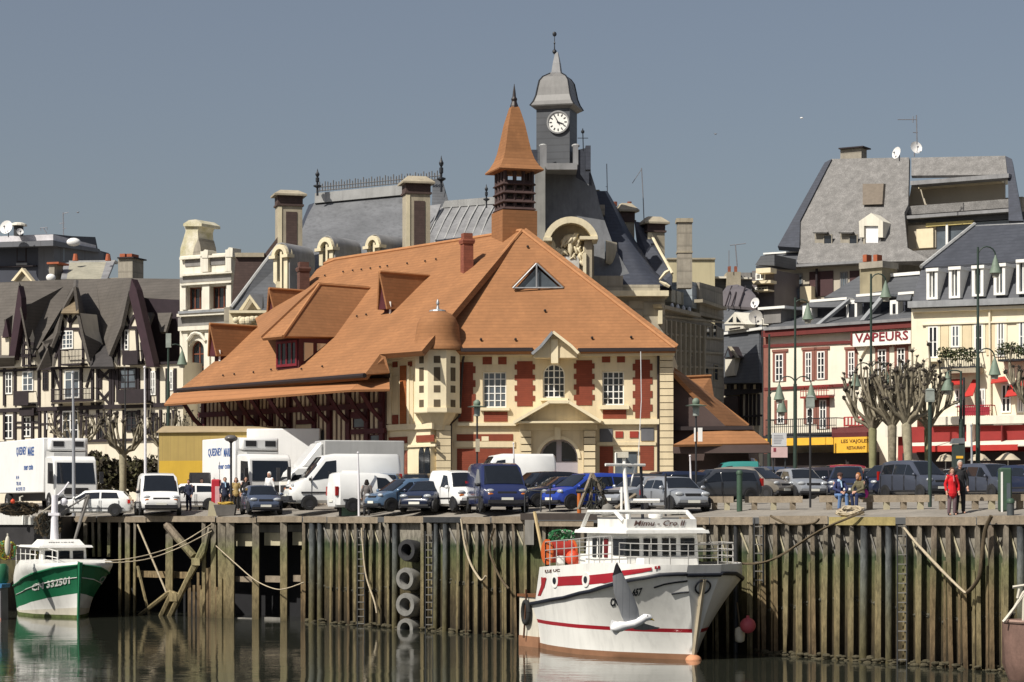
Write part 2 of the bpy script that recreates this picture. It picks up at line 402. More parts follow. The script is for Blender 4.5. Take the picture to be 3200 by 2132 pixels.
def QP(px, z, back=0):                 # point on the quay line, pushed back along the sight line
    Y = QY(px)+back; return Vector(((px-1600)*Y/F, Y, z))
qw = thing('quay_wall', 'tidal harbour quay wall with closely set timber piles and mossy stained face', 'quay wall', (QP(1600, 0)))
def qstrip(m, px0, px1, z0, z1, b0, b1, step=40):
    n = max(1, int((px1-px0)/step)); pts = [px0+(px1-px0)*i/n for i in range(n+1)]
    for a, c in zip(pts, pts[1:]):
        f = lambda v, px: v(px) if callable(v) else v
        q = [QP(a, f(z0,a), b0), QP(c, f(z0,c), b0), QP(c, f(z0,c), b1), QP(a, f(z0,a), b1)]
        t = [Vector((p.x, p.y, f(z1, x))) for p, x in zip(q, (a, c, c, a))]
        m.hexa(q+t)
m = MB(); qstrip(m, 945, 3600, -1.5, lambda p: EZ(p)-.30, .42, 3); qstrip(m, -900, 262, -1.5, 3.7, .55, 3)
m.build('wall_face', T_wall, qw); m = MB(); qstrip(m, -900, 262, 3.7, lambda p: EZ(p)-.1, .6, 3); m.build('upper_wall', mat('dark_planks', (.05,.043,.035), .9, .3, 2, streak=.4), qw)
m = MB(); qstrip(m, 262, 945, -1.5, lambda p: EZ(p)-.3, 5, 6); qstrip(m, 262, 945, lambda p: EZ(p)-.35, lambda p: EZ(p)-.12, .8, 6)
m.build('recess', blackish, qw)  # near-black back wall, the shade of the open bays put into its colour
# cap timbers, each a length of its own
caps = [(215,300),(303,455),(458,672),(676,800),(803,943),(947,1020),(1023,1180),(1200,1322),(1440,1532),(1536,1640),(2122,2216),(2219,2352),(2372,2404),(2405,2586),(2590,2798),(2830,3050),(3053,3092),(3096,3400)]
for i, (a, b) in enumerate(caps):
    m = MB(); top = lambda p: EZ(p)+rnd.uniform(-.01, .01)
    dz = rnd.uniform(-.03, .03)
    qstrip(m, a, b, lambda p: EZ(p)-.30+dz, lambda p: EZ(p)-.01+dz, -.12, .5)
    m.build('cap_beam', T_beamy if (a, b) == (2590, 2798) else T_beam, qw)
m = MB(); qstrip(m, 1323, 1438, lambda p: EZ(p)-.28, lambda p: EZ(p)-.04, -.1, .5); m.build('cap_beam', steel_dk, qw)
# piles: (column, width in photo pixels, steel?)
piles = [(949,14,0),(976,22,1),(1000,18,1),(1035,9,0),(1061,9,0),(1085,9,0),(1110,10,0),(1136,10,0),(1160,9,0),(1187,9,0),(1211,10,0),(1235,20,1),
 (1319,13,0),(1341,20,0),(1363,16,1),(1392,18,1),(1431,10,0),(1460,10,0),(1489,11,0),(1518,12,0),(1545,11,0),(1576,11,0),(1603,11,0),(1640,12,0),(1700,14,0),(1760,12,0),(1820,13,0),
 (1870,13,0),(1925,13,0),(1980,13,0),(2035,14,0),(2090,14,0),(2145,14,0),(2201,12,0),(2237,14,0),(2271,12,0),(2301,16,2),(2346,14,0),(2383,20,0),(2422,16,0),(2460,15,0),(2500,16,0),(2539,15,0),(2580,16,0),(2619,15,0),(2662,15,0),(2703,26,1),(2747,15,0),(2779,22,1),(2832,15,0),(2874,15,0),(2920,16,0),(2963,16,0),(3009,17,0),(3055,18,0),(3097,18,0),(3145,18,0),(3192,26,1),(3245,18,0),(3295,18,0)]
for px, wpx, st in piles:
    Y = QY(px); wd = wpx/QS(px)*(.74 if not st else .95); x = (px-1600)*Y/F; tl = rnd.uniform(-.07, .07); top = EZ(px)-(.3 if st != 1 else .34)
    lean = .0 if rnd.random() < .55 else rnd.uniform(-.16, .16)
    m = MB(); y0, y1 = Y-.05, Y+.2
    if st:
        m.tube([(x+tl, Y+.1, -1.4), (x+tl*.3, Y+.1, 2.2), (x, Y+.1, top)], [wd/2, wd*.52, wd/2], 10)
    else:
        zs = [-1.4, .3, 1.7, 3.2, top]; ww = [rnd.uniform(.85, 1.12) for _ in zs]
        rows = [(x+tl*(1-k/4)+lean*(1-k/4), zs[k], wd*ww[k]) for k in range(5)]
        for (xa, za, wa), (xb, zb, wb) in zip(rows, rows[1:]):
            m.hexa([(xa-wa/2,y0,za),(xa+wa/2,y0,za),(xa+wa/2,y1,za),(xa-wa/2,y1,za),(xb-wb/2,y0,zb),(xb+wb/2,y0,zb),(xb+wb/2,y1,zb),(xb-wb/2,y1,zb)])
        # a shorter spliced fender plank beside the pile
        if px > 2300 or rnd.random() < .4:
            zt = rnd.uniform(3.3, 3.7); m.box(x-wd*.95, x-wd*.55, y0+.12, y1, -1.4, zt)
    m.build('pile', [T_dark, steel_dk][st-1] if st else rnd.choice([T_pile, T_pile, T_pile2]), qw, smooth=50 if st else None)
# raking brackets behind the cap
for (a, wa, sa), (b, wb, sb) in zip(piles, piles[1:]):
    if b-a > 60 or (1620 < a < 2200): continue
    m = MB(); zt = EZ(a)-.32; zb = zt-.95*(.85 if a < 1700 else 1)
    pa = QP(a+wa*.45, zt, .3); pb = QP(b-wb*.5, zb, .3); t = .13
    m.hexa([pa+Vector((0,0,-t*1.5)), pb+Vector((0,0,-t)), pb+Vector((0,.25,-t)), pa+Vector((0,.25,-t*1.5)), pa, pb, pb+Vector((0,.25,0)), pa+Vector((0,.25,0))])
    m.build('bracket', concrete_grey if rnd.random() < .7 else concrete_pale, qw)
# open timber bays on the left
for px, wpx, dark in ((267,12,0),(289,8,0),(309,9,0),(340,9,0),(374,8,0),(398,14,0),(421,7,0),(529,22,0),(636,12,0),(667,16,0),(692,24,0),(719,26,0),(799,21,0),(886,21,0)):
    Y = QY(px); x = (px-1600)*Y/F; wd = wpx/QS(px); m = MB(); tl = rnd.uniform(-.05,.05)
    zb = 2.9 if px < 350 else -1.4
    m.hexa([(x-wd/2+tl,Y,zb),(x+wd/2+tl,Y,zb),(x+wd/2+tl,Y+.4,zb),(x-wd/2+tl,Y+.4,zb),(x-wd/2,Y,EZ(px)-.3),(x+wd/2,Y,EZ(px)-.3),(x+wd/2,Y+.4,EZ(px)-.3),(x-wd/2,Y+.4,EZ(px)-.3)])
    m.build('pile', T_pile if not dark else T_dark, qw)
for x0, x1, y0, y1, mm, bk in ((728,788,1640,1666,concrete_grey,1.2),(728,788,1667,1707,concrete_pale,1.15),(812,874,1640,1664,concrete_grey,1.2),(826,875,1665,1705,concrete_pale,1.15),(900,943,1640,1662,concrete_grey,1.2),(914,943,1663,1704,concrete_pale,1.15),
        (828,876,1800,1820,T_beam,.7),(915,945,1798,1818,T_beam,.7),(735,800,1802,1819,T_beam,.7),(420,600,1786,1806,T_pile2,.8),(725,800,1931,1960,concrete_grey,.5),(826,880,1930,1966,concrete_grey,.6)):
    m = MB(); s = F/(QY((x0+x1)/2)+bk)
    qstrip(m, x0, x1, CZ-(y1-YH)/s, CZ-(y0-YH)/s, bk, bk+.35); m.build('cross_beam', mm, qw)
for pts, wd, mm in (([(640,1700),(520,1950)], .16, T_pile), ([(422,1935),(530,1850),(560,1862),(640,1720),(655,1650)], .12, T_pile), ([(498,1938),(540,1850)], .15, T_pile), ([(430,1640),(520,1852)], .05, rope_m), ([(430,1770),(468,1930)], .08, T_pile), ([(520,1640),(606,1740)], .2, T_pile2)):
    for a, b in zip(pts, pts[1:]):
        m = MB(); m.tube([P(a[0],a[1],QY(a[0])-.25), P(b[0],b[1],QY(b[0])-.25)], wd, 6); m.build('brace', mm, qw)
for x0, x1, y0, y1 in ((598,624,1743,1766),(528,552,1852,1878)):
    m = MB(); s = QS(x0); qstrip(m, x0, x1, CZ-(y1-YH)/s, CZ-(y0-YH)/s, -.5, -.1); m.build('block', T_pile, qw)
for k in range(14):
    px = rnd.uniform(570, 690); m = MB(); Y = QY(px)-.1; x = (px-1600)*Y/F; zt = CZ-(rnd.uniform(1770, 1850)-YH)*Y/F
    m.box(x-.06, x+.06, Y, Y+.12, -1.2, zt); m.build('pile', rnd.choice([T_pile, T_pile2]), qw)
# ladders
def ladder(px, y0, y1, label):
    Y = QY(px)-.22; s = F/Y; z0 = max(-.6, CZ-(y1-YH)/s); z1 = CZ-(y0-YH)/s; x = (px-1600)*Y/F
    t = thing('quay_ladder', label, 'ladder', (x, Y, z0), 'steel ladders down the quay wall'); L_ = .16
    for sx in (-1, 1):
        m = MB(); m.tube([(x+sx*L_, Y, z0), (x+sx*L_, Y, z1)], .03, 6); m.build('rail', steel_dk, t)
    z = z0+.2
    while z < z1:
        m = MB(); m.box(x-L_, x+L_, Y-.02, Y+.02, z-.02, z+.02); z += .33; m.build('rung', concrete_grey, t)
ladder(2819, 1640, 2110, 'steel ladder between the dark tubular piles right of the fishing boat')
ladder(1341, 1660, 1990, 'narrow ladder on the quay wall right of the tyres')
ladder(1128, 1650, 1985, 'narrow ladder on the quay wall left of the tyres')
ladder(2371, 1620, 1830, 'short ladder just behind the white boat bow rail')
# weed and rubbish along the water line
weed = mat('weed_clumps', (.07,.06,.035), .95, .5, 5)
m = MB()
for k in range(420):
    px = rnd.choice([rnd.uniform(2360, 3200), rnd.uniform(950, 1600), rnd.uniform(2360, 3200)]); r = rnd.uniform(.03, .11)
    p = QP(px, rnd.uniform(-.02, .16), rnd.uniform(-.25, .5)); m.ball(p, r, 4, (1.6, 1, .8))
o = m.build('seaweed', weed, None, loc=QP(2000, 0)); o['kind'] = 'stuff'
m = MB()
for k in range(500):
    px = rnd.choice([rnd.uniform(2360, 3200), rnd.uniform(950, 1600)]); r = rnd.uniform(.03, .09)
    p = QP(px, (1.9+.3*math.sin(px*.01)+rnd.uniform(-.1, .1)), .5); m.ball(p, r, 4, (1.8, .8, .9))
o = m.build('mussel_growth', mat('mussels', (.075,.07,.05), .9, .6, 8), None, loc=QP(2000, 1.8)); o['kind'] = 'stuff'
# hanging tyres
tyre_m = mat('old_tyre', (.20,.195,.18), .85, .3, 3, fine=.3)
tyre_b = mat('old_tyre_dark', (.03,.03,.032), .8, .3, 3)
for i, (cx, cy, hw, hh, mm, lab) in enumerate(((1285,1722,22,36,tyre_b,'black tyre hanging highest in the column of tyres'),(1280,1811,24,37,tyre_m,'grey worn tyre second from the top of the hanging column'),(1281,1892,26,39,tyre_m,'pale worn tyre third down in the hanging column'),(1281,1966,26,34,tyre_m,'lowest pale tyre touching the water below the others'))):
    Y = QY(1281)-.35; s = F/Y; c = P(cx, cy, Y); m = MB(); ro = hh/s; rt = ro*.27
    ax = Vector((-.55, -.83, .1)).normalized(); e1 = Vector((0,0,1)); e2 = ax.cross(e1); rows = []
    for a in range(25):
        t = 2*math.pi*a/24; dr = e1*math.cos(t)+e2*math.sin(t)
        rows.append([c+dr*(ro-rt+rt*max(-.9, min(.9, 1.25*math.cos(2*math.pi*b/12))))+ax*(.42*max(-.9, min(.9, 1.25*math.sin(2*math.pi*b/12)))) for b in range(13)])
    m.grid(rows); tag(m.build('fender_tyre', mm, smooth=40), lab, 'tyre', 'old tyres hung as fenders on the quay')
# ropes (catenaries between photo points)
def rope(name, pts, r, m_, label, Yoff=-.5, Ys=None, group='mooring ropes along the quay'):
    V = []
    for i, p in enumerate(pts):
        Y = Ys[i] if Ys else QY(p[0])+Yoff
        V.append(P(p[0], p[1], Y))
    out = []
    for i in range(len(V)-1):
        p0, p1, p2, p3 = V[max(0,i-1)], V[i], V[i+1], V[min(len(V)-1,i+2)]
        for k in range(6):
            t = k/6; out.append(.5*((2*p1)+(p2-p0)*t+(2*p0-5*p1+4*p2-p3)*t*t+(3*p1-p0-3*p2+p3)*t**3))
    out.append(V[-1]); m = MB(); m.tube(out, r, 6)
    return tag(m.build(name, m_, smooth=60), label, 'rope', group)
rope('mooring_rope', [(1441,1622),(1452,1700),(1470,1760),(1496,1805),(1508,1813),(1518,1800)], .05, rope_m, 'thick cream rope hanging in a loop below the blue van')
rope('mooring_rope', [(2825,1650),(2870,1705),(2960,1800),(3010,1848),(3022,1852)], .05, rope_m, 'pale rope running diagonally down to a chain on the right piles')
rope('mooring_rope', [(3022,1852),(3040,1835),(3060,1800),(3068,1740),(3078,1660),(3098,1612)], .07, rope_d, 'dark tarred chain and rope rising to the top of the quay')
rope('mooring_rope', [(2700,1600),(2650,1620),(2560,1660),(2450,1730),(2390,1757),(2330,1762),(2290,1756)], .045, rope_d, 'brown rope slung from the rope coil to the white boat bow', Ys=[QY(2700)-.2,QY(2650)-.5,QY(2560)-.6,QY(2450)-.8,QY(2390)-1,QY(2330)-1.2,QY(2290)-1.8])
rope('mooring_rope', [(662,1638),(560,1700),(470,1732),(390,1748),(328,1752)], .03, rope_m, 'upper of two mooring lines from the green boat to the timber pier', Ys=[QY(662)-.4,113.2,112.6,112.3,112])
rope('mooring_rope', [(662,1660),(560,1712),(470,1745),(390,1757),(328,1758)], .03, rope_m, 'lower of two mooring lines from the green boat to the timber pier', Ys=[QY(662)-.4,113.2,112.6,112.3,112])
rope('mooring_rope', [(675,1706),(740,1765),(800,1815),(860,1841),(900,1838),(950,1820)], .03, rope_m, 'rope sagging across the open pier bays')
rope('mooring_rope', [(1130,1650),(1142,1790),(1170,1880),(1177,1916)], .04, rope_m, 'thin rope hanging straight down left of the tyres')
rope('mooring_rope', [(1545,1650),(1530,1720),(1560,1800),(1590,1840)], .05, rope_d, 'tangled dark rope on the piles beside the white boat stern')
rope('mooring_rope', [(2408,1612),(2430,1625),(2470,1640),(2540,1636),(2560,1622)], .04, rope_d, 'short dark rope draped under the cap timber right of the boat')
# coil of rope on the quay
px = 2655; Y = QY(px)+.5; c = P(px, 1608, Y); c.z = G(c.x, c.y); m = MB(); pts = []
for k in range(110):
    t = k*.42; rr = .36+.12*math.sin(k*.57)+.05*math.sin(k*1.9); pts.append(c+Vector((rr*math.cos(t), .4*rr*math.sin(t), .16+.13*math.sin(t*.9+k*.05)+.06*math.sin(k*.31))))
m.tube(pts, .035, 5); tag(m.build('rope_coil', rope_m, loc=c), 'coil of pale rope lying at the quay edge by the seated pair', 'rope coil')
# ------------------------------------------------------------------ fish market hall
tile = mat('orange_roof_tile', (.335,.152,.062), .85, .22, .45, course=5.5, coursedark=.72, fine=.2, streak=.16, bump=.2)
tile_l = mat('orange_ridge_tile', (.37,.17,.07), .8, .15, 2)
cream = mat('cream_render', (.67,.56,.37), .85, .12, .6, streak=.3)
cream_w = mat('pale_cream_stone', (.74,.64,.44), .8, .1, 1, streak=.15)
brick = mat('dark_red_brick', (.225,.05,.025), .85, .15, 2, course=9, coursedark=.75)
oxblood = mat('oxblood_timber', (.075,.014,.018), .7, .25, 2)
oxred = mat('red_timber', (.16,.012,.02), .6, .2, 2)
gutter_m = mat('dark_gutter', (.022,.014,.014), .5, .2, 3)
zinc = mat('zinc', (.32,.33,.34), .45, .2, 1.5, streak=.35, metal=.3)
glass = mat('window_glass', (.018,.022,.028), .06, .3, .8, spec=.6)
glass_l = mat('window_glass_pale', (.10,.12,.14), .08, .4, .8, spec=.6)
whitep = mat('white_joinery', (.78,.77,.73), .5, .05, 3)
zz = lambda py, Y: CZ+(YH-py)*Y/F

fm = thing('fish_market', 'fish market hall with broad orange tiled roof, lantern spire and cream and brick front', 'fish market', P(1600, 1570, 121))
A = P(1632, 721, 126); R2 = P(1015, 819, 141.8); R2.z = A.z; g1 = P(556, 1221, 134.5)
def plane_hit(px, py, a, b, c):
    n = (b-a).cross(c-a); d = Vector(((px-1600)/F, 1, (YH-py)/F)); o = Vector((0,0,CZ))
    return o+d*((a-o).dot(n)/d.dot(n))
SP = lambda px, py: plane_hit(px, py, A, R2, g1)
HB0 = P(1318, 1097, 119.2); HB1 = P(2111, 1089, 118)
HP = lambda px, py: plane_hit(px, py, A, HB0, HB1)
m = MB()
poly = [(1632,721),(1318,1097),(1187,1107),(1140,1172),(845,1198),(556,1221),(618,1172),(805,1020),(970,868),(990,842),(1014,826),(1050,812),(1140,797)]
m.slab([SP(x, y) for x, y in poly], .3); m.build('side_roof', tile, fm)
m = MB(); m.slab([A, HB0, HB1], .3); m.build('front_roof', tile, fm)
m = MB(); bk = HB1+Vector((-6, 24, 0)); m.slab([A+Vector((.05,.3,-.05)), HB1+Vector((0,.3,0)), bk, R2+Vector((0,.3,0))], .3); m.build('rear_roof', tile, fm)
m = MB(); m.tube([A, HB1], .11, 6); m.build('hip_ridge', tile_l, fm)
m = MB(); m.tube([A+Vector((0,0,.03)), HB0], .1, 6); m.build('hip_ridge', tile_l, fm)
m = MB(); m.tube([A, SP(1050, 812), SP(1014,826)], .13, 6); m.build('ridge_tiles', tile_l, fm)
m = MB(); m.tube([SP(1140,1174)+Vector((0,-.1,0)), g1+Vector((0,-.15,0))], .13, 8); m.build('gutter', gutter_m, fm)
c0, c1, e0, e1 = P(1135,1182,120.6), P(540,1229,134.3), P(1098,1218,118.9), P(512,1264,133)
m = MB(); m.slab([c0, c1, e1, e0], .12); m.slab([P(1136,1181,120.55), P(1216,1180,121), P(1218,1216,118.8), P(1099,1218,118.85)], .12); m.build('canopy', mat('orange_canopy_tile', (.37,.165,.068), .85, .12, .4, course=4, coursedark=.85), fm)
m = MB(); m.slab([SP(1140,1171)+Vector((0,-.1,0)), P(1187,1108,120.4), P(1205,1115,120.3), P(1218,1165,120.2)], .12); m.build('corner_roof', tile, fm)
m = MB(); m.prism([P(1140,1168,120.5), P(1218,1166,120.4), P(1218,1180,120.6), P(1140,1182,120.6)], (0,.3,0)); m.build('gutter', gutter_m, fm)
# small snow hooks / vents scattered on the roof
hook = mat('roof_hook', (.03,.02,.018), .8)
for x, y in ((1075,852),(1105,848),(1132,845),(1160,841),(1190,837),(1213,834),(1275,826),(1331,819),(1365,813),(1018,864),(700,1176),(735,1172),(795,1166),(850,1158),(945,1156),(1010,1148),(1118,991),(1147,986)):
    p = SP(x, y)+Vector((-.05,-.08,.05)); m = MB(); m.ball(p, .06, 5); m.build('roof_vent', hook, fm)
for x, y in ((1649,774),(1703,974),(1503,1064),(1611,1064),(1850,1059),(1972,1057)):
    p = HP(x, y)+Vector((0,-.1,.05)); m = MB(); m.ball(p, .075, 5); m.build('roof_vent', hook, fm)
# gabled dormers on the side slope
nf = Vector((-.764,-.645,0)); av = Vector((.645,-.764,0))
def solve(f, lo, hi, target):
    for _ in range(50):
        mid = (lo+hi)/2
        if (f(mid)-target)*(f(hi)-target) <= 0: lo = mid
        else: hi = mid
    return (lo+hi)/2
def to_slope(p, dr):
    n = (R2-A).cross(g1-A); return p+dr*((A-p).dot(n)/dr.dot(n))
def dormer(back, apx, ex, ey, low):
    S = SP(*back); t = solve(lambda t: PX(S+nf*t)[0], 0, 9, apx); ap = S+nf*t
    w_ = solve(lambda w: PX(ap+av*w)[0], 0, 3, ex); q = ap+av*w_; h = q.z-zz(ey, q.y)
    E = q-Vector((0,0,h)); El = ap-av*w_-Vector((0,0,h)); Eb = to_slope(E, -nf); Elb = to_slope(El, -nf)
    ap2 = ap+nf*.25; E2 = E+nf*.05; El2 = El+nf*.05
    m = MB(); m.slab([ap2, S, Eb, E2], .12); d = m.build('dormer', tile, fm)
    m = MB(); m.slab([ap2, S, Elb, El2], .12); m.build('far_roof', tile, d)
    m = MB(); m.prism([ap-Vector((0,0,.1)), E, El], -nf*.4); m.build('gable', oxblood, d)
    m = MB(); k = .8; a0 = ap+(E-ap)*k; base = E-av*w_*.25; b0 = El+av*w_*.25
    lowv = Vector((0,0,-.9)); bb = to_slope(base-nf*.3, Vector((0,0,-1))); bl = to_slope(b0-nf*.3, Vector((0,0,-1)))
    m.hexa([bb, to_slope(base, -nf)-Vector((0,0,.2)), to_slope(b0, -nf)-Vector((0,0,.2)), bl, base-nf*.3, to_slope(base, -nf), to_slope(b0, -nf), b0-nf*.3]); m.build('cheek', oxblood, d)
    m = MB(); m.tube([ap2, S], .08, 6); m.build('ridge_tiles', tile_l, d)
    f = bb*.8+(base-nf*.3)*.2+nf*.1+av*.02; m = MB(); m.box(f.x-.05, f.x+.05, f.y-.05, f.y+.05, f.z-.1, f.z+.55); m.build('post', whitep, d)
dormer((805,1021), 667, 680, 1112, 1135)
dormer((972,911), 852, 868, 1003, 1030)
dormer((1342,862), 1198, 1213, 965, 990)
# the large hipped dormer
S = SP(1156, 901); t = solve(lambda t: PX(S+nf*t)[0], 0, 12, 998); ap = S+nf*t
V = SP(934, 1150); E = P(885, 1051, V.y-.9); k = solve(lambda k: PX(E-av*k)[0], 0, 8, 818); El = E-av*k
Eb = SP(1046, 1053)
m = MB(); m.slab([ap, S, Eb, E], .16); d = m.build('large_dormer', tile, fm)
m = MB(); m.slab([ap, E, El], .16); m.build('hip_roof', tile, d)
Sl = SP(800, 1000); m = MB(); m.slab([ap, S, Sl, El], .12); m.build('far_roof', tile, d)
m = MB(); m.tube([ap, E], .09, 6); m.tube([ap, S], .09, 6); m.build('ridge_tiles', tile_l, d)
Vt = Vector((V.x, V.y, zz(1056, V.y))); Vl = V-av*2.2; Vlt = Vt-av*2.2
m = MB(); m.prism([V, Vt, Vector((Eb.x, Eb.y, Vt.z))], -av*2.2); m.build('wall', oxblood, d)
for i in (0, 1):
    a = .14+.36*i; b = a+.24; dv = Eb-V; dv.z = 0; top = Vt.z-.25
    lo = lambda s: V.z+(Vt.z-V.z)*s+.15
    m = MB(); m.prism([V+dv*a+Vector((0,0,lo(a)-V.z)), V+dv*b+Vector((0,0,lo(b)-V.z)), V+dv*b+Vector((0,0,top-V.z)), V+dv*a+Vector((0,0,top-V.z))], av*.06); m.build('cheek_panel', cream, d)
fd = Fr(1, 1, 2, 1); fd.O = Vector((Vl.x, Vl.y, 0)); fd.u = av.copy(); fd.n = nf.copy()
uwindow(fd, d, .12, 2.1, V.z+.12, Vt.z-.1, oxred, glass, 4, 1, .03, .14, .08)
# main front
FA = Fr(1324, 120, 2108, 118.8)
m = MB(); W1 = FA.rect(1508,1162,1582,1274); W2 = FA.rect(1882,1160,1950,1266); W3 = FA.rect(1696,1137,1765,1243)
u1, u2 = FA.uz(1330, 1300)[0], FA.uz(2103, 1300)[0]; ze = FA.uz(1700, 1104)[1]
FA.wall(m, u1, u2, 5.4, ze, [W1, W2, W3], .3, 11); m.build('front_wall', cream, fm)
uwindow(FA, fm, *W1, whitep, glass_l, 4, 5, -.26, .07, .045); uwindow(FA, fm, *W2, whitep, glass, 4, 5, -.26, .07, .045)
uwindow(FA, fm, *W3, whitep, glass, 4, 5, -.26, .07, .045, arch=True)
c_ = (W3[0]+W3[1])/2; r_ = (W3[1]-W3[0])/2; zt = W3[3]-r_
for sgn in (-1, 1):       # spandrels that round the arched opening
    m = MB(); pts = [(c_+sgn*(r_+.02), W3[3]+.02)]+[(c_+sgn*r_*math.cos(math.pi/2*i/7), zt+r_*math.sin(math.pi/2*i/7)) for i in range(8)]+[(c_, W3[3]+.02)]
    FA.upg(m, pts, -.29, .004); m.build('arch_spandrel', cream, fm)
def bk_panel(px, teeth='LR', n=4):
    x0, y0, x1, y1 = px; m = MB(); u0, u1, z0, z1 = FA.rect(*px, .03); t = .13
    FA.ub(m, u0+(t if 'L' in teeth else 0), u1-(t if 'R' in teeth else 0), z0, z1, .0, .03)
    h = (z1-z0)/(2*n+.6)
    for k in range(n):
        za = z1-h*(.6+2*k)-h; zb = za+h
        if 'L' in teeth: FA.ub(m, u0, u0+t, za, zb, .0, .03)
        if 'R' in teeth: FA.ub(m, u1-t, u1, za, zb, .0, .03)
    m.build('brick_panel', brick, fm)
bk_panel((1432,1132,1486,1318), 'R', 4); bk_panel((1608,1129,1672,1270)); bk_panel((1793,1126,1858,1267)); bk_panel((1977,1124,2039,1307))
for px in ((1508,1116,1537,1139),(1557,1116,1583,1139),(1881,1111,1907,1133),(1928,1111,1953,1133),(1512,1287,1586,1318),(1884,1279,1957,1309),(1427,1357,1603,1378),(1428,1402,1602,1490),(1874,1395,1916,1495),(2000,1392,2043,1470)):
    bk_panel(px, '', 0)
greyp = mat('slate_grey_panel', (.12,.12,.13), .6, .2, 1); redp = mat('bright_red_panel', (.30,.035,.02), .7, .1, 2)
for px, mm in (((1874,1340,1914,1381),greyp),((2003,1337,2043,1378),greyp),((1923,1348,1947,1368),redp),((1968,1348,1995,1368),redp),((1922,1412,1990,1490),glass_l),((1538,1112,1556,1139),cream_w),((1505,1364,1527,1378),cream_w)):
    m = MB(); FA.bx(m, *px, 0, .045); m.build('wall_panel', mm, fm)
for px, o in (((1430,1322,1612,1331),.22),((1868,1310,2060,1326),.22),((1500,1275,1592,1283),.2),((1874,1267,1966,1279),.22),((1440,1098,1662,1112),.4),((1806,1097,2108,1112),.4),((1918,1405,1994,1411),.15),((1420,1380,1610,1398),.06),((1866,1382,2050,1392),.06)):
    m = MB(); FA.bx(m, *px, 0.001, o); m.build('string_course', cream_w if o > .1 else cream, fm)
for a, b in ((1440,1664),(1806,2110)):
    m = MB(); FA.bx(m, a, 1087, b, 1098, .2, 1.0); m.build('gutter', gutter_m, fm)
# centre gable
m = MB(); FA.pg(m, [(1668,1118),(1668,1100),(1690,1080),(1727,1041),(1783,1080),(1803,1100),(1803,1118)], -3, 1.05); m.build('gable', cream, fm)
for pts in ((1662,1106,1690,1082),(1690,1082,1727,1037),(1728,1037,1784,1080),(1784,1080,1808,1104)):
    m = MB(); FA.bar(m, *pts, .14, -2.5, 1.5); m.build('gable_coping', zinc if pts[0] < 1700 else cream_w, fm)
m = MB(); FA.bx(m, 1722, 1060, 1744, 1135, 0, 1.15); m.build('keystone', cream_w, fm)
m = MB(); FA.bx(m, 1688, 1245, 1775, 1252, .0, .35); m.build('sill', cream_w, fm)
# portal
m = MB(); FA.pg(m, [(1608,1319),(1715,1256),(1778,1256),(1874,1316)], 0, 1.0); m.build('portal_pediment', cream, fm)
for q in ((1604,1321,1716,1256),(1714,1256,1779,1256),(1777,1256,1878,1318)):
    m = MB(); FA.bar(m, *q, .15, .02, 1.7); m.build('portal_coping', cream_w, fm)
m = MB(); FA.bx(m, 1612, 1316, 1872, 1322, .02, 1.5); m.build('portal_cornice', cream_w, fm)
m = MB(); FA.bx(m, 1622, 1319, 1866, 1345, 0, .6); m.build('portal_frieze', cream, fm)
pu0, pu1, pz0, pz1 = FA.rect(1660,1345,1824,1490,.5); ac = FA.uz(1745, 1400, .5)[0]; ar = 1.0; az_ = FA.uz(1745, 1372, .5)[1]-ar
m = MB(); FA.ub(m, pu0, ac-ar, 5.4, pz1, 0, .5); FA.ub(m, ac+ar, pu1, 5.4, pz1, 0, .5)
for i in range(12):
    a0, a1 = math.pi*i/12, math.pi*(i+1)/12
    FA.upg(m, [(ac+ar*math.cos(a0), az_+ar*math.sin(a0)), (ac+ar*math.cos(a1), az_+ar*math.sin(a1)), (ac+ar*math.cos(a1), pz1), (ac+ar*math.cos(a0), pz1)], 0, .5)
m.build('portal_arch', cream, fm)
m = MB()
for i in range(14):
    a0, a1 = math.pi*i/14, math.pi*(i+1)/14; r1 = ar+.16
    FA.upg(m, [(ac+ar*math.cos(a0), az_+ar*math.sin(a0)), (ac+ar*math.cos(a1), az_+ar*math.sin(a1)), (ac+r1*math.cos(a1), az_+r1*math.sin(a1)), (ac+r1*math.cos(a0), az_+r1*math.sin(a0))], .502, .56)
m.build('arch_moulding', cream_w, fm)
m = MB(); FA.bx(m, 1733, 1335, 1752, 1374, .502, .66); m.build('keystone', cream_w, fm)
doorm = mat('lilac_grey_door', (.36,.33,.36), .6, .08, 2)
m = MB(); FA.upg(m, [(ac-ar, 5.4), (ac+ar, 5.4)]+[(ac+ar*math.cos(math.pi*i/12), az_+ar*math.sin(math.pi*i/12)) for i in range(13)], .002, .08); dr = m.build('door', doorm, fm)
for sg in (-1, 1):
    m = MB(); q = [(ac+sg*.14, az_-.15), (ac+sg*.92, az_-.15)]+[(ac+sg*.9*math.cos(math.pi/2*i/6), az_+.9*math.sin(math.pi/2*i/6)) for i in range(6)]+[(ac+sg*.14, az_+.87)]
    FA.upg(m, q, .08, .1); m.build('door_glass', glass, dr)
for x0, x1 in ((1624,1660),(1825,1860)):
    y = 1346
    while y < 1492:
        m = MB(); FA.bx(m, x0, y, x1, y+19, 0, .75); m.build('rusticated_block', cream, fm); y += 22.5
y = 1106
while y < 1500:
    m = MB(); FA.bx(m, 2062 if not (1305 < y < 1325) else 2058, y, 2104, y+19.5, 0, .22); m.build('rusticated_block', cream, fm); y += 22
m = MB(); q = [FA.pt(*FA.uz(2057, y, .15), .15) for y in (1104, 1490)]; m.tube(q, .07, 6); m.build('downpipe', gutter_m, fm)
m = MB(); q = [FA.pt(*FA.uz(x, y, .3), .3) for x, y in ((1450,1112),(1446,1128),(1436,1300),(1409,1325),(1407,1490))]; m.tube(q, .07, 6); m.build('downpipe', gutter_m, fm)
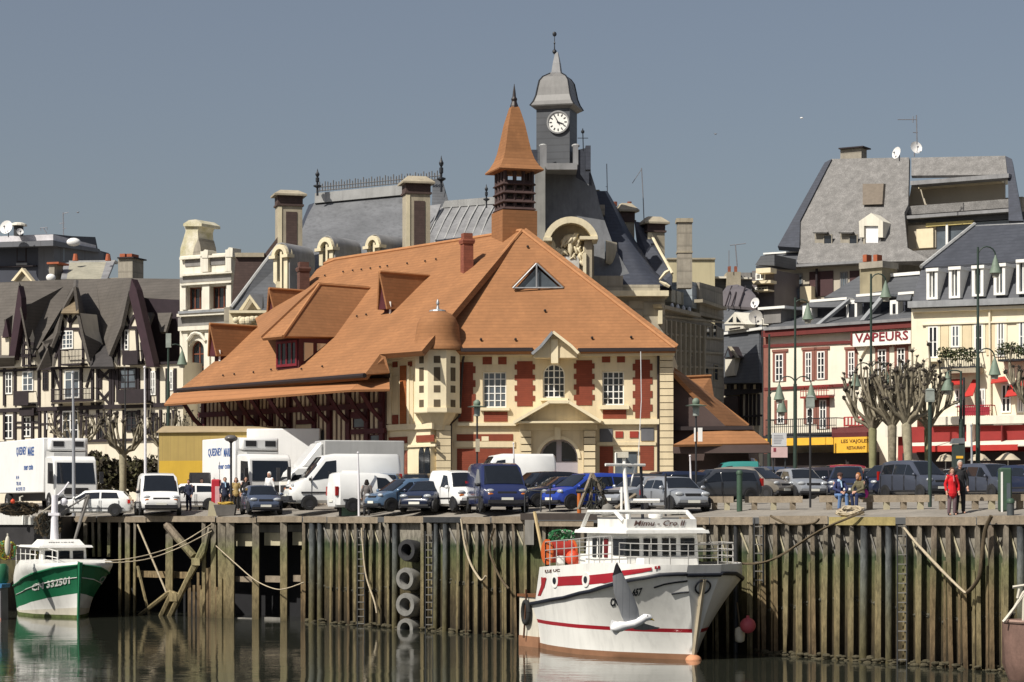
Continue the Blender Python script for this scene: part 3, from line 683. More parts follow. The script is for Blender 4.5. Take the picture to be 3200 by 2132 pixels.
# triangular roof light on the front slope
b0, b1, tp = HP(1601,901), HP(1762,900), P(1677,824,HP(1680,900).y-.1)
yb = HP(1680,900).y-.15; f0, f1 = P(1603,901,yb), P(1760,900,yb); tp = P(1677,824,yb)
nH = (HB0-A).cross(HB1-A); bkp = tp+Vector((0,1,0))*((A-tp).dot(nH)/nH.y)
m = MB(); m.slab([tp, bkp, f0], .12); rl = m.build('roof_light', tile, fm)
m = MB(); m.slab([tp, bkp, f1], .12); m.build('far_roof', tile, rl)
m = MB(); dv = Vector((0,-.06,0)); m.prism([f0+Vector((.25,.1,.06)), f1+Vector((-.25,.1,.06)), tp+Vector((0,.1,-.2))], (0,.1,0)); m.build('pane', glass_l, rl)
m = MB()
for a, b in ((f0, f1), (f0, tp), (f1, tp), (P(1677,901,yb), tp)): m.tube([a+dv, b+dv], .05, 5)
m.build('frame', zinc, rl)
# lantern with louvres and spire
def sq(mb, c, prof, ph=18):        # rotated square tower, prof = (half, z)
    return mb.lathe((c.x, c.y, 0), [(h*math.sqrt(2), z) for h, z in prof], 4, R(45+ph))
LC = P(1607, 700, 127.3); Z = lambda py: zz(py, 127.3)
m = MB(); sq(m, LC, [(1.0, Z(800)), (1.0, Z(664))]); m.build('lantern_base', tile, fm)
m = MB()
for i in range(4):
    for fx in (-1, -.33, .33, 1):
        pass
dk = mat('brown_louvre_timber', (.06,.035,.032), .7, .25, 2)
ca, sa = math.cos(R(18)), math.sin(R(18))
def LP(a, b): return Vector((LC.x+a*ca-b*sa, LC.y+a*sa+b*ca, 0))
for a in (-1, -.3, .35, 1):
    for b in (-1, 1):
        for sw in (0, 1):
            if sw and abs(a) == 1: continue
            p = LP(a*.78, b*.78) if not sw else LP(b*.78, a*.78)
            m = MB(); m.tube([p+Vector((0,0,Z(664))), p+Vector((0,0,Z(536)))], .11, 4); m.build('lantern_post', dk, fm)
for y in (575, 602, 630, 652):
    m = MB(); sq(m, LC, [(.93, Z(y+10)), (.96, Z(y+8)), (.74, Z(y-6)), (.6, Z(y-7))]); m.build('louvre', dk, fm)
m = MB(); sq(m, LC, [(1.27,Z(541)),(1.30,Z(537)),(1.10,Z(524)),(.90,Z(503)),(.76,Z(478)),(.63,Z(440)),(.47,Z(390)),(.23,Z(338)),(.2,Z(335))]); m.build('lantern_spire', tile, fm)
m = MB(); m.lathe((LC.x,LC.y,0), [(.24,Z(338)),(.22,Z(331)),(.14,Z(318)),(.17,Z(310)),(.1,Z(303)),(.07,Z(285)),(.01,Z(262))], 8); m.build('finial', gutter_m, fm)
# brick chimney stacks
def stack(cx, y0, y1, w1, cap, mm, slope, capm=None):
    b = slope(cx, y1); Y = b.y; s = F/Y; h = w1/s/2; m = MB(); sq(m, b, [(h, b.z-1.5), (h, zz(y0+cap, Y))], 20); c = m.build('chimney', mm, fm)
    m = MB(); sq(m, b, [(h*1.15, zz(y0+cap, Y)+.01), (h*1.28, zz(y0+cap*.7, Y)), (h*1.2, zz(y0+cap*.55, Y))], 20); m.build('chimney_cap', capm or mm, c)
    m = MB(); sq(m, b, [(h*.9, zz(y0+cap*.55, Y)), (h*.9, zz(y0, Y))], 20); m.build('chimney_pot', mm, c)
chim = mat('brown_red_brick', (.27,.085,.05), .85, .25, 3, course=7)
stack(1459, 730, 842, 32, 34, chim, SP); stack(948, 820, 905, 32, 30, mat('brown_brick_dark', (.13,.065,.05), .85, .3, 3, course=7), SP)
# corner turret
TC = P(1368, 1190, 119.7); ZT = lambda py: zz(py, 119.7); r8 = 1.24
m = MB(); m.lathe((TC.x,TC.y,0), [(r8, ZT(1277)), (r8, ZT(1098))], 8, R(22.5)); tr = m.build('turret', cream_w, fm)
m = MB(); m.lathe((TC.x,TC.y,0), [(r8*1.05, ZT(1293)), (r8*1.07, ZT(1290)), (r8*1.07, ZT(1277)+.005)], 8, R(22.5)); m.build('turret_ledge', cream_w, tr)
m = MB(); m.lathe((TC.x,TC.y,0), [(.62, ZT(1345)), (.66, ZT(1330)), (.85, ZT(1312)), (1.05, ZT(1293))], 8, R(22.5)); m.build('corbel', cream, tr)
for k in (-3, -2, -1, 0):
    an = R(-90+22.5+45*k+22.5) ; an = R(-90+45*(k+1)); nn = Vector((math.cos(an), math.sin(an), 0)); tt = Vector((-nn.y, nn.x, 0)); ri = r8*math.cos(R(22.5))
    for y0, y1 in ((1117,1139),(1152,1194),(1208,1230),(1252,1275)):
        c = Vector((TC.x,TC.y,0))+nn*ri; h = .17; m = MB()
        q = [c-tt*h-nn*.05, c+tt*h-nn*.05, c+tt*h+nn*.012, c-tt*h+nn*.012]
        m.hexa([Vector((p.x,p.y,ZT(y1))) for p in q]+[Vector((p.x,p.y,ZT(y0))) for p in q]); m.build('vent_slot', mat('vent_shadow', (.10,.075,.045), .9), tr)
m = MB(); m.lathe((TC.x,TC.y,0), [(1.45,ZT(1097)),(1.47,ZT(1093)),(1.32,ZT(1080)),(1.2,ZT(1062)),(1.14,ZT(1040)),(1.08,ZT(1015)),(.93,ZT(995)),(.68,ZT(981)),(.38,ZT(973)),(.1,ZT(971))], 28); m.build('turret_dome', tile, tr, smooth=60)
m = MB(); m.lathe((TC.x,TC.y,0), [(.45,ZT(974)),(.42,ZT(970)),(.1,ZT(966)),(.04,ZT(955)),(.09,ZT(949)),(.07,ZT(943)),(.01,ZT(935))], 12); m.build('finial', zinc, tr)
# left return wall
FL = Fr(1205, 122.4, 1302, 120.2)
m = MB(); u0, u1 = FL.uz(1208, 1300)[0], FL.uz(1345, 1300)[0]; FL.ub(m, u0, u1, 5.4, FL.uz(1250,1112)[1], -6, 0); m.build('return_wall', cream_w, fm)
for px, o, mm in (((1187,1100,1300,1108),.5,gutter_m),((1192,1109,1300,1116),.42,cream_w),((1196,1117,1300,1126),.3,cream_w),((1206,1143,1222,1325),.1,cream_w),((1272,1143,1278,1325),.1,cream_w),((1207,1325,1350,1343),.15,cream_w),((1205,1390,1360,1398),.1,cream_w),((1207,1345,1213,1490),.08,cream)):
    m = MB(); FL.bx(m, *px, .002, o); m.build('string_course', mm, fm)
for px, mm in (((1249,1143,1268,1325),mat('orange_brick', (.36,.11,.03), .85, .2, 3, course=9)),((1225,1297,1243,1326),brick),((1225,1175,1243,1294),cream),((1278,1172,1291,1325),cream),((1226,1131,1240,1148),brick),((1274,1130,1286,1146),brick),((1213,1366,1271,1386),brick),((1300,1360,1356,1381),brick),((1228,1410,1248,1490),brick),((1254,1408,1271,1490),chim)):
    m = MB(); FL.bx(m, *px, .002, .05); m.build('wall_panel', mm, fm)
for cx in (1316, 1334):
    m = MB(); a = FL.rect(cx-8, 1410, cx+8, 1490, .06); c = (a[0]+a[1])/2; r = (a[1]-a[0])/2
    FL.upg(m, [(a[0], 5.4), (a[1], 5.4)]+[(c+r*math.cos(math.pi*i/8), a[3]-r+2*r*math.sin(math.pi*i/8)) for i in range(9)], .0, .06); m.build('arched_opening', glass, fm)
m = MB(); pc = P(1385, 1400, 119.6); sq(m, pc, [(.37, 5.4), (.37, ZT(1331))], 5); m.build('corner_pier', cream, fm)
for y in range(1345, 1500, 23):
    m = MB(); sq(m, pc, [(.385, ZT(y+3)), (.385, ZT(y+1.8))], 5); m.build('pier_joint', mat('joint_shadow', (.2,.16,.1), .9), fm)
# timbered hall side
FH = Fr(630, 135.7, 1206, 122.1)
strip = mat('cream_board', (.66,.54,.38), .85, .15, 2, streak=.3); boardd = mat('brown_board', (.12,.07,.055), .85, .2, 2)
m = MB(); FH.ub(m, 0, FH.len, 5.4, 11.9, -9, 0); m.build('hall_wall', boardd, fm)
u = .15
m = MB()
while u < FH.len-.2:
    FH.ub(m, u, u+.22, 5.5, 11.8, .0, .03); u += .42
m.build('board_cladding', strip, fm)
for px in (640, 757, 808, 851, 906, 986, 1032, 1092, 1150, 1197):
    u = FH.uz(px, 1300)[0]; m = MB(); FH.ub(m, u-.17, u+.17, 5.4, 11.8, .0, .16); m.build('timber_post', oxblood, fm)
    p = FH.pt(u, 10.1, .1); q = FH.pt(u, 11.6, 1.5); md = FH.pt(u, 10.65, .75); m = MB(); m.tube([p, md, q], .14, 4); m.build('timber_brace', oxblood, fm)
m = MB(); FH.ub(m, 0, FH.len, 10.75, 11.05, .16, .24); m.build('timber_rail', oxblood, fm)
for a, b, y0, y1 in ((770,805,1308,1326),(925,972,1312,1326),(1095,1145,1287,1306),(1095,1200,1340,1356)):
    m = MB(); FH.bx(m, a, y0, b, y1, .03, .2); m.build('timber_rail', oxblood, fm)
for px in ((773,1326,806,1375),(1107,1306,1146,1338),(1160,1358,1196,1400)):
    window(FH, fm, px, oxblood, glass_l, 1, 1, .05, .05)
m = MB(); FH.bx(m, 925, 1325, 972, 1340, .03, .08); m.build('wall_panel', cream, fm)
# right wing
FR_ = Fr(2100, 119.6, 2420, 118.2); brn = mat('dark_brown_gable', (.075,.05,.045), .85, .2, 1)  # one dark brown tone for the wing wall and soffit
m = MB(); q = [FR_.pt(*FR_.uz(x, y), 0) for x, y in ((2098,1172),(2270,1335),(2330,1345),(2360,1480),(2098,1480))]
for p in q[-2:]: p.z = 5.4
m.prism(q, (1.5, 9, 0)); m.build('wing_wall', brn, fm)
bz = Vector((1.0, 4.2, .0))
m = MB(); a, b, c = P(2096,1158,119.3), P(2180,1245,119.2), P(2263,1329,119.1)
m.slab([P(2096,1153,119.2), P(2262,1330,119.1), P(2338,1331,121.5), P(2230,1238,121.5), P(2140,1172,121.5)], .2); m.build('wing_roof', tile, fm)
m = MB(); m.tube([P(2100,1150,121.6), P(2200,1222,121.6), P(2338,1330,121.6)], .1, 6); m.build('ridge_tiles', tile_l, fm)
m = MB(); m.slab([P(2128,1180,123.5), P(2221,1176,124.5), P(2234,1258,122.6), P(2180,1240,121.9)], .15); dd = m.build('dormer', tile, fm)
m = MB(); m.tube([P(2132,1179,123.4), P(2221,1175,124.4)], .09, 6); m.build('ridge_tiles', tile_l, dd)
m = MB(); m.slab([P(2103,1390,117), P(2145,1370,118.3), P(2175,1350,118.6), P(2352,1343,118.2), P(2405,1385,116.9)], .12); m.build('wing_canopy', tile, fm)
m = MB(); FR_.bx(m, 2100, 1332, 2352, 1344, 0, .5); m.build('gutter', gutter_m, fm)
m = MB(); FR_.bx(m, 2103, 1391, 2408, 1416, .6, 1.9); m.build('canopy_soffit', brn, fm)
m = MB(); pass
# ------------------------------------------------------------------ town hall behind the market
slate = mat('slate_roof', (.10,.105,.115), .6, .25, .5, streak=.35, course=4, coursedark=.8, fine=.15)
slate_w = mat('weathered_slate', (.165,.17,.18), .55, .25, .5, streak=.55, fine=.2)
slate_d = mat('dark_slate', (.05,.056,.075), .55, .2, .6, course=4)
lead = mat('lead_sheet', (.24,.24,.245), .5, .25, .8, streak=.4)
zincb = mat('pale_zinc_ridge', (.40,.40,.39), .5, .2, .8, streak=.45)
stone = mat('weathered_stone', (.40,.35,.26), .85, .2, .7, streak=.45, fine=.2)
stone_w = mat('pale_carved_stone', (.68,.60,.42), .8, .15, 1.2, streak=.25)
stone_d = mat('grey_stone', (.36,.325,.265), .9, .2, .6, streak=.5, fine=.25, course=1.2)
brownpan = mat('brown_brick_panel', (.085,.055,.048), .85, .2, 2, course=6)
greyst = mat('ashlar_grey', (.42,.38,.30), .85, .15, .6, streak=.3, course=1.1)
iron = mat('iron_black', (.015,.017,.022), .5, .2)
th = thing('town_hall', 'large slate roofed town hall with clock tower and carved stone gable behind the market', 'town hall', P(1500, 1560, 150))
Y0 = 150.0
def PY(px, py, dy=0): return P(px, py, Y0+dy)
FT = Fr(600, Y0, 2300, Y0)
# body
m = MB(); FT.bx(m, 700, 960, 2072, 1560, -22, -4); m.build('wall', greyst, th)
# left roof: concave mansard
m = MB(); rows = []
for t, y0, y1, xl, xr, dy in ((0, 634, 606, 983, 1275, 14), (.3, 672, 648, 962, 1276, 12.5), (.6, 715, 695, 945, 1278, 10.4), (.85, 770, 755, 922, 1280, 7.6), (1, 850, 840, 905, 1282, 5)):
    rows.append([PY(xl+(xr-xl)*k/8, y0+(y1-y0)*k/8, dy) for k in range(9)])
m.ngrid(rows, .3); lr = m.build('left_roof', slate_w, th, smooth=60)
m = MB(); m.slab([PY(983,634,14), PY(930,768,10), PY(905,850,5), PY(880,850,22), PY(965,640,22)], .2); m.build('roof_end', slate_d, th)
m = MB(); m.prism([PY(984,604,13.6), PY(1278,575,13.6), PY(1278,607,13.6), PY(983,635,13.6)], (0,1.2,0)); m.build('ridge_band', zincb, th)
# ridge cresting: a comb of uprights
m = MB(); n = 46
for k in range(n):
    t = k/(n-1); x = 990+(1375-990)*t; y = 600-(600-563)*t; h = 28+4*math.sin(k*2.3); a = PY(x, y, 14); b = PY(x, y-h, 14); m.tube([a, b], .045, 4)
for e in (3, 14): m.tube([PY(988, 600-e, 14), PY(1378, 563-e, 14)], .04, 4)
m.build('cresting', mat('grey_cresting', (.17,.17,.175), .7), th)
def finial(px, y0, y1, Y, k=1.0, mm=None):
    h = (y1-y0); m = MB(); c = P(px, y1, Y); s = F/Y
    f = lambda t, w: (w*h/s*.11*k, zz(y1-h*t, Y))
    m.lathe((c.x, c.y, 0), [f(0,.6), f(.28,.55), f(.34,2.2), f(.38,2.2), f(.41,.5), f(.5,.6), f(.52,1), f(.66,1), f(.68,.4), f(.74,1), f(.8,1.2), f(.85,.7), f(.9,.4), f(1,.05)], 8); m.build('finial', iron, th)
finial(992, 527, 612, 163, .62); finial(1379, 486, 600, 163, .5); finial(1520, 575, 650, 158, .55)
# right part of left roof and ribbed zinc pavilion
m = MB(); m.slab([PY(1352,560,15), PY(1382,562,15), PY(1400,625,12), PY(1402,800,8), PY(1345,800,8)], .3); m.build('roof_end', slate, th)
m = MB(); rows = []
for y0, y1, xl, xr, dy in ((648,634,1378,1560,11), (690,680,1352,1565,9.4), (740,735,1325,1570,7), (800,800,1300,1575,4.5)):
    rows.append([PY(xl+(xr-xl)*k/8, y0+(y1-y0)*k/8, dy) for k in range(9)])
m.ngrid(rows, .3); m.build('pavilion_roof', lead, th, smooth=60)
m = MB(); m.prism([PY(1390,628,10.8), PY(1560,614,10.8), PY(1560,636,10.8), PY(1380,650,10.8)], (0,1,0)); m.build('ridge_band', zincb, th)
for k in range(7):
    x0 = 1385+k*27; m = MB(); m.tube([PY(x0, 648-k*2, 10.9), PY(x0-24, 690-k*1.5, 9.3), PY(x0-48, 742, 6.9), PY(x0-68, 800, 4.4)], .06, 5); m.build('roof_rib', zincb, th)
m = MB(); m.slab([PY(1322,645,10.5), PY(1378,638,10.5), PY(1356,692,9), PY(1300,800,4.2), PY(1270,800,4.2)], .2); m.build('lead_flank', lead, th)
# big chimneys with hipped stone caps
def big_chimney(x0, x1, y0, y1, dy, ycap, yneck, sidew, wallm=stone, panel=None, rot=14):
    Y = Y0+dy; s = F/Y; fr = Fr((x0+x1)/2, Y, (x0+x1)/2+10, Y+10*Y/F*math.tan(R(rot))*1.0); c = fr.uz((x0+x1)/2, y0)[0]; hw = (x1-x0)/2/s/math.cos(R(rot))*.86
    m = MB(); fr.ub(m, c-hw, c+hw, zz(y1, Y), zz(yneck, Y), -1.3, 0); ch = m.build('chimney', wallm, th)
    m = MB(); fr.ub(m, c-hw-.03, c+hw+.03, zz(yneck, Y), zz(ycap, Y), -1.33, .03); m.build('chimney_neck', brownpan, ch)
    m = MB(); fr.ub(m, c-hw-.1, c+hw+.1, zz(yneck+4, Y), zz(yneck-2, Y), -1.4, .1); m.build('chimney_band', brownpan, ch)
    m = MB(); e = .28; zc = zz(ycap, Y); zt = zz(y0, Y); ze_ = zc+.12
    b = [fr.pt(c-hw-e, zc, e), fr.pt(c+hw+e, zc, e), fr.pt(c+hw+e, zc, -1.3-e), fr.pt(c-hw-e, zc, -1.3-e)]
    k = [Vector((p.x,p.y,ze_)) for p in b]; tp = [fr.pt(c-hw*.75, zt, -.35), fr.pt(c+hw*.75, zt, -.35), fr.pt(c+hw*.75, zt, -.95), fr.pt(c-hw*.75, zt, -.95)]
    m.hexa(b+k); m.hexa(k+tp); m.build('chimney_cap', stone, ch)
    if panel:
        m = MB(); fr.ub(m, c-hw*.35, c+hw*.55, zz(y1, Y), zz(panel, Y), 0, .04); m.build('chimney_panel', brownpan, ch)
    m = MB(); fr.ub(m, c-hw-.02, c-hw+.25, zz(y1, Y), zz(yneck+6, Y), .0, .05); m.build('chimney_quoin', stone_w, ch)
big_chimney(864, 950, 592, 790, 3, 612, 640, 10, panel=662)
big_chimney(1264, 1350, 548, 800, 3, 574, 602, 10, panel=628)
big_chimney(1940, 1986, 633, 760, 8, 662, 690, 10)
big_chimney(2020, 2082, 675, 840, 6, 700, 722, 10)
m = MB(); FT.bx(m, 2118, 694, 2163, 900, -3, -2); ch = m.build('chimney', stone_d, th)
m = MB(); FT.bx(m, 2114, 682, 2166, 694, -3.1, -1.9); m.build('chimney_cap', stone, ch)
m = MB(); FT.bx(m, 2116, 784, 2165, 790, -3.05, -1.95); m.build('chimney_band', stone, ch)
for x, y, h in ((1922,630,14),(1967,630,14),(1952,638,8)):
    m = MB(); c = PY(x, y+h, 8.6); m.tube([c, c+Vector((0,0,h/48))], .15, 8); m.build('chimney_pot', chim, th)
# barrel dormers
def barrel_dormer(x0, xf, x1, yt, yb, dy):
    """stone arched front between x0..xf, lead barrel roof running right to x1"""
    Y = Y0+dy; s = F/Y; fr = Fr(x0, Y, xf, Y-1.2); ln = fr.len; c = ln/2; zb = zz(yb, Y); r = ln/2*.92; zs = zz(yt, Y)-r-.15
    d = MB(); fr.ub(d, ln*.08, ln*.3, zb, zs, -.4, 0); fr.ub(d, ln*.7, ln*.92, zb, zs, -.4, 0)
    n = 10
    for i in range(n):
        a0, a1 = math.pi*i/n, math.pi*(i+1)/n
        fr.upg(d, [(c+r*math.cos(a0), zs+r*math.sin(a0)), (c+r*math.cos(a1), zs+r*math.sin(a1)), (c+r*.62*math.cos(a1), zs+r*.62*math.sin(a1)), (c+r*.62*math.cos(a0), zs+r*.62*math.sin(a0))], -.4, .12)
    q = d.build('dormer', stone_w, th)
    m = MB(); fr.ub(m, -.1, ln*.32, zs-.12, zs+.08, -.4, .2); fr.ub(m, ln*.68, ln+.1, zs-.12, zs+.08, -.4, .2); m.build('impost', stone_w, q)
    m = MB(); fr.upg(m, [(ln*.3, zb), (ln*.7, zb), (ln*.7, zs)]+[(c+r*.62*math.cos(math.pi*i/8), zs+r*.62*math.sin(math.pi*i/8)) for i in range(9)]+[(ln*.3, zs)], -.3, -.2); m.build('pane', glass, q)
    m = MB(); fr.ub(m, c-.1, c+.1, zb, zs+r*.5, -.2, -.05); m.build('mullion', stone_w, q)
    e = P(x1, (yt+yb)/2, Y+1.5); e.z = 0; mid = P(xf, 900, Y-1.2); ax = Vector((e.x-mid.x, e.y-mid.y, 0)); rows = []
    for k in range(13):
        a = math.pi*k/12; p = fr.pt(c+r*1.06*math.cos(a), zs+r*1.06*math.sin(a), -.05); rows.append([p, p+ax])
    m = MB(); m.ngrid(rows, .08); m.build('barrel_roof', lead, q, smooth=40)
    m = MB(); p0, p1 = fr.pt(ln, zb, -.1), fr.pt(ln, zs, -.1); m.prism([p0, p1, p1+ax*.98, p0+ax*.98], (-.2, .3, 0)); m.build('cheek', lead, q)
    return q
barrel_dormer(850, 902, 982, 760, 908, 0); barrel_dormer(993, 1044, 1128, 738, 850, 3); barrel_dormer(1143, 1190, 1300, 733, 830, 4.5)
# carved base of the first dormer, scrolls
m = MB(); FT.bx(m, 862, 880, 880, 910, 0, .5); FT.bx(m, 896, 812, 913, 910, 0.1, .55); m.build('scroll', stone_w, th)
# lower left slope and gable wall
m = MB(); m.slab([PY(868,775,2), PY(905,800,2), PY(905,985,-2.5), PY(716,972,-2.5)], .25); m.build('lower_roof', slate, th)
m = MB(); m.tube([PY(870,765,1.8), PY(824,825,1), PY(722,962,-2.4)], .12, 6); m.build('verge', zincb, th)
m = MB(); m.prism([PY(738,798,3), PY(825,796,3), PY(868,740,3), PY(868,980,3), PY(720,980,3)], (0,2,0)); m.build('gable_wall', brownpan, th)
m = MB(); m.prism([PY(733,790,2.8), PY(825,790,2.8), PY(825,803,2.8), PY(735,803,2.8)], (0,1,0)); m.build('ridge_tiles', stone, th)
m = MB(); q = [PY(830,915,-.6), PY(848,880,0), PY(854,883,0), PY(838,920,-.7)]; m.slab(q, .2); m.build('skylight', glass, th)
# stone gablet and balustrade left, over the white house joint
m = MB(); m.prism([PY(748,970,-4), PY(782,922,-4), PY(816,968,-4), PY(806,968,-4), PY(782,934,-4), PY(760,970,-4)], (0,-.3,0)); m.build('gablet', stone_w, th)
m = MB(); m.prism([PY(760,970,-3.8), PY(782,934,-3.8), PY(806,968,-3.8)], (0,.6,0)); m.build('gablet_wall', stone, th)
m = MB(); m.slab([PY(782,920,-3.9), PY(822,920,-3), PY(826,962,-3), PY(818,968,-3.9)], .12); m.build('gablet_roof', lead, th)
m = MB(); FT.bx(m, 715, 970, 852, 978, 4, 5.2); m.build('cornice', stone_w, th)
for k in range(9):
    c = PY(735+k*13+rnd.uniform(-3,3), rnd.uniform(985,1012), -5); m = MB(); m.ball(c, rnd.uniform(.15,.3), 6, (1,.7,1)); m.build('carved_ornament', stone_w, th)
m = MB(); FT.bx(m, 716, 978, 850, 1300, 3, 4.6); m.build('wing_wall', stone_w, th)
# clock tower
FC = Fr(1712, 150.5, 1790, 151); TCt = P(1740, 400, 152.2); ZT2 = lambda py: zz(py, 152.2)
rot = 8
def tw(mb, prof, ph=rot, n=4): return mb.lathe((TCt.x,TCt.y,0), [(h*1.414, z) for h, z in prof], n, R(45+ph))
tower_m = mat('tower_slate', (.085,.09,.10), .55, .25, .6, course=2.2, coursedark=.8)
m = MB(); tw(m, [(1.12, ZT2(520)), (1.12, ZT2(345))], -14); ct = m.build('clock_tower', tower_m, th)
m = MB(); tw(m, [(1.16, ZT2(349)), (1.3, ZT2(344)), (1.42,ZT2(341)), (1.46,ZT2(337)), (1.28,ZT2(324)), (1.14,ZT2(305)), (1.05,ZT2(280)), (.96,ZT2(258)), (.78,ZT2(245)), (.5,ZT2(236)), (.34,ZT2(231))], -14); m.build('tower_dome', mat('dome_lead', (.185,.18,.175), .5, .2, .8, streak=.3), ct)
for k in range(4):
    an = R(45+90*k-14); m = MB(); m.tube([Vector((TCt.x+h*1.43*math.cos(an), TCt.y+h*1.43*math.sin(an), ZT2(y))) for h, y in ((1.46,338),(1.28,324),(1.14,305),(1.05,280),(.96,258),(.78,245),(.34,231))], .05, 5); m.build('dome_rib', iron, ct)
m = MB(); tw(m, [(.40, ZT2(236)), (.40, ZT2(230)), (.30,ZT2(228)), (.22,ZT2(198)), (.10,ZT2(168)), (.08,ZT2(164))], -14); m.build('spire', lead, ct)
m = MB(); m.lathe((TCt.x-.15,TCt.y,0), [(.05,ZT2(170)),(.15,ZT2(163)),(.13,ZT2(158)),(.04,ZT2(154)),(.03,ZT2(140)),(.06,ZT2(135)),(.025,ZT2(130)),(.02,ZT2(112)),(.02,ZT2(100))], 8); m.ball((TCt.x-.15,TCt.y,ZT2(107)), .14, 6, (1,.4,1.2)); m.build('weathervane', iron, ct)
# clock: dial, ring, hands, hour marks
an = R(-90-14); nn = Vector((math.cos(an), math.sin(an), 0)); uu = Vector((-nn.y, nn.x, 0))
fc = Fr(1, 1, 2, 1); fc.n = nn; fc.u = uu; p = Vector((TCt.x, TCt.y, 0))+nn*1.12; fc.O = p
cu, cz = fc.uz(1744, 382, .1); rr = .66
def disc(mb, r, o0, o1, n=28): return fc.upg(mb, [(cu+r*math.cos(2*math.pi*i/n), cz+r*math.sin(2*math.pi*i/n)) for i in range(n)], o0, o1)
m = MB(); disc(m, rr, 0, .09); ck = m.build('clock_face', mat('clock_dial', (.80,.79,.74), .4, .06, 4), ct)
m = MB()
for i in range(28):
    a0, a1 = 2*math.pi*i/28, 2*math.pi*(i+1)/28
    fc.upg(m, [(cu+r*math.cos(a), cz+r*math.sin(a)) for r, a in ((rr,a0),(rr,a1),(rr+.1,a1),(rr+.1,a0))], 0, .16)
m.build('clock_rim', mat('clock_rim_grey', (.25,.25,.25), .5), ck)
for hr in range(12):
    a = math.pi/2-hr*math.pi/6; m = MB(); e = Vector((math.cos(a), math.sin(a))); q = Vector((-e.y, e.x))*.035
    fc.upg(m, [(cu+e.x*r+q.x*k, cz+e.y*r+q.y*k) for r, k in ((.42,-1),(.58,-1),(.58,1),(.42,1))], .09, .11); m.build('hour_mark', iron, ck)
for deg, ln, wd in ((118, .58, .04), (-20, .40, .055), (118-180, .2, .04)):
    a = R(deg); e = Vector((math.cos(a), math.sin(a))); q = Vector((-e.y, e.x))*wd; m = MB()
    fc.upg(m, [(cu-e.x*.08+q.x, cz-e.y*.08+q.y), (cu+e.x*ln+q.x*.5, cz+e.y*ln+q.y*.5), (cu+e.x*ln-q.x*.5, cz+e.y*ln-q.y*.5), (cu-e.x*.08-q.x, cz-e.y*.08-q.y)], .112, .13); m.build('clock_hand', iron, ck)
# side louvre strip of the shaft
for k in range(6):
    m = MB(); a = FC.uz(1700, 415+k*12); z = zz(415+k*12, 151); p = Vector((TCt.x,TCt.y,0))-uu*1.14-nn*0; m.box(p.x-.02, p.x+.05, p.y-.5, p.y+.5, z-.06, z+.06); m.build('louvre', lead, ct)
# tower base: bell-cast slate roof with left face painted pale as the lit side
m = MB(); prof = [(1.25,508),(1.35,520),(1.5,545),(1.75,590),(2.0,650),(2.35,710),(2.8,780),(3.4,840),(4.0,900),(4.2,960)]
m.lathe((TCt.x+.55, TCt.y+.8, 0), [(h*1.414, ZT2(y)) for h, y in prof[::-1]], 4, R(45+8)); m.build('tower_roof', slate_w, th, smooth=30)
m = MB(); FT.bx(m, 1672, 520, 1704, 900, -2, 1.2); m.build('tower_flank', mat('flank_lit_grey', (.22,.22,.21), .6, .2, .8, streak=.4), th)
m = MB(); FT.bx(m, 1704, 510, 1804, 530, -2, .9); m.build('tower_cornice', lead, th)
for x0, x1, y0, y1, mm in ((1687,1708,453,520,lead),(1791,1807,453,515,lead),(1830,1846,455,530,slate_d),(1652,1680,468,520,slate_d)):
    m = MB(); FT.bx(m, x0, y0, x1, y1, -.5, .3); m.build('tower_post', mm, th)
for x in (1697,1799): m = MB(); c = FT.hit(x, 456, 0); m.ball(c, .27, 8, (1,1,.5)); m.build('post_cap', zincb, th)
m = MB(); m.prism([PY(1800,470,1.5), PY(1842,460,1.5), PY(1850,595,1.5), PY(1870,700,1.5), PY(1800,700,1.5)], (0,2.5,0)); m.build('stair_turret', slate_d, th)
m = MB(); m.tube([PY(1823,472,1), PY(1821,402,1)], .035, 5); m.tube([PY(1805,432,1), PY(1838,432,1)], .025, 5); m.ball(PY(1821,412,1), .12, 6); m.build('cross_finial', iron, th)
# right slate pavilion roofs, shade painted in with the darker slate
m = MB(); rows = []
for y, xl, xr, dy in ((597,1850,1898,5), (660,1858,1935,4), (720,1862,1965,2.8), (790,1866,2010,1.2), (850,1868,2050,0), (893,1860,2100,-1)):
    rows.append([PY(xl+(xr-xl)*k/6, y, dy+ (4 if k == 6 else 0)) for k in range(7)])
m.ngrid(rows, .3); m.build('right_roof', slate_d, th, smooth=60)
m = MB(); m.slab([PY(1982,692,7), PY(2016,697,7), PY(2101,856,3.5), PY(2098,900,3), PY(2060,893,3), PY(1990,760,6)], .3); m.build('far_right_roof', slate_d, th)
m = MB(); m.tube([PY(2014,694,6.9), PY(2055,772,5.2), PY(2101,855,3.3)], .1, 6); m.build('verge', stone_w, th)
m = MB(); m.slab([PY(1853,594,5), PY(1872,593,5), PY(1897,617,5.5), PY(1940,690,6), PY(1890,690,5)], .2); m.build('roof_edge', stone, th)
m = MB(); FT.bx(m, 1866, 640, 1890, 672, -5, -3); m.build('small_chimney', stone_d, th)
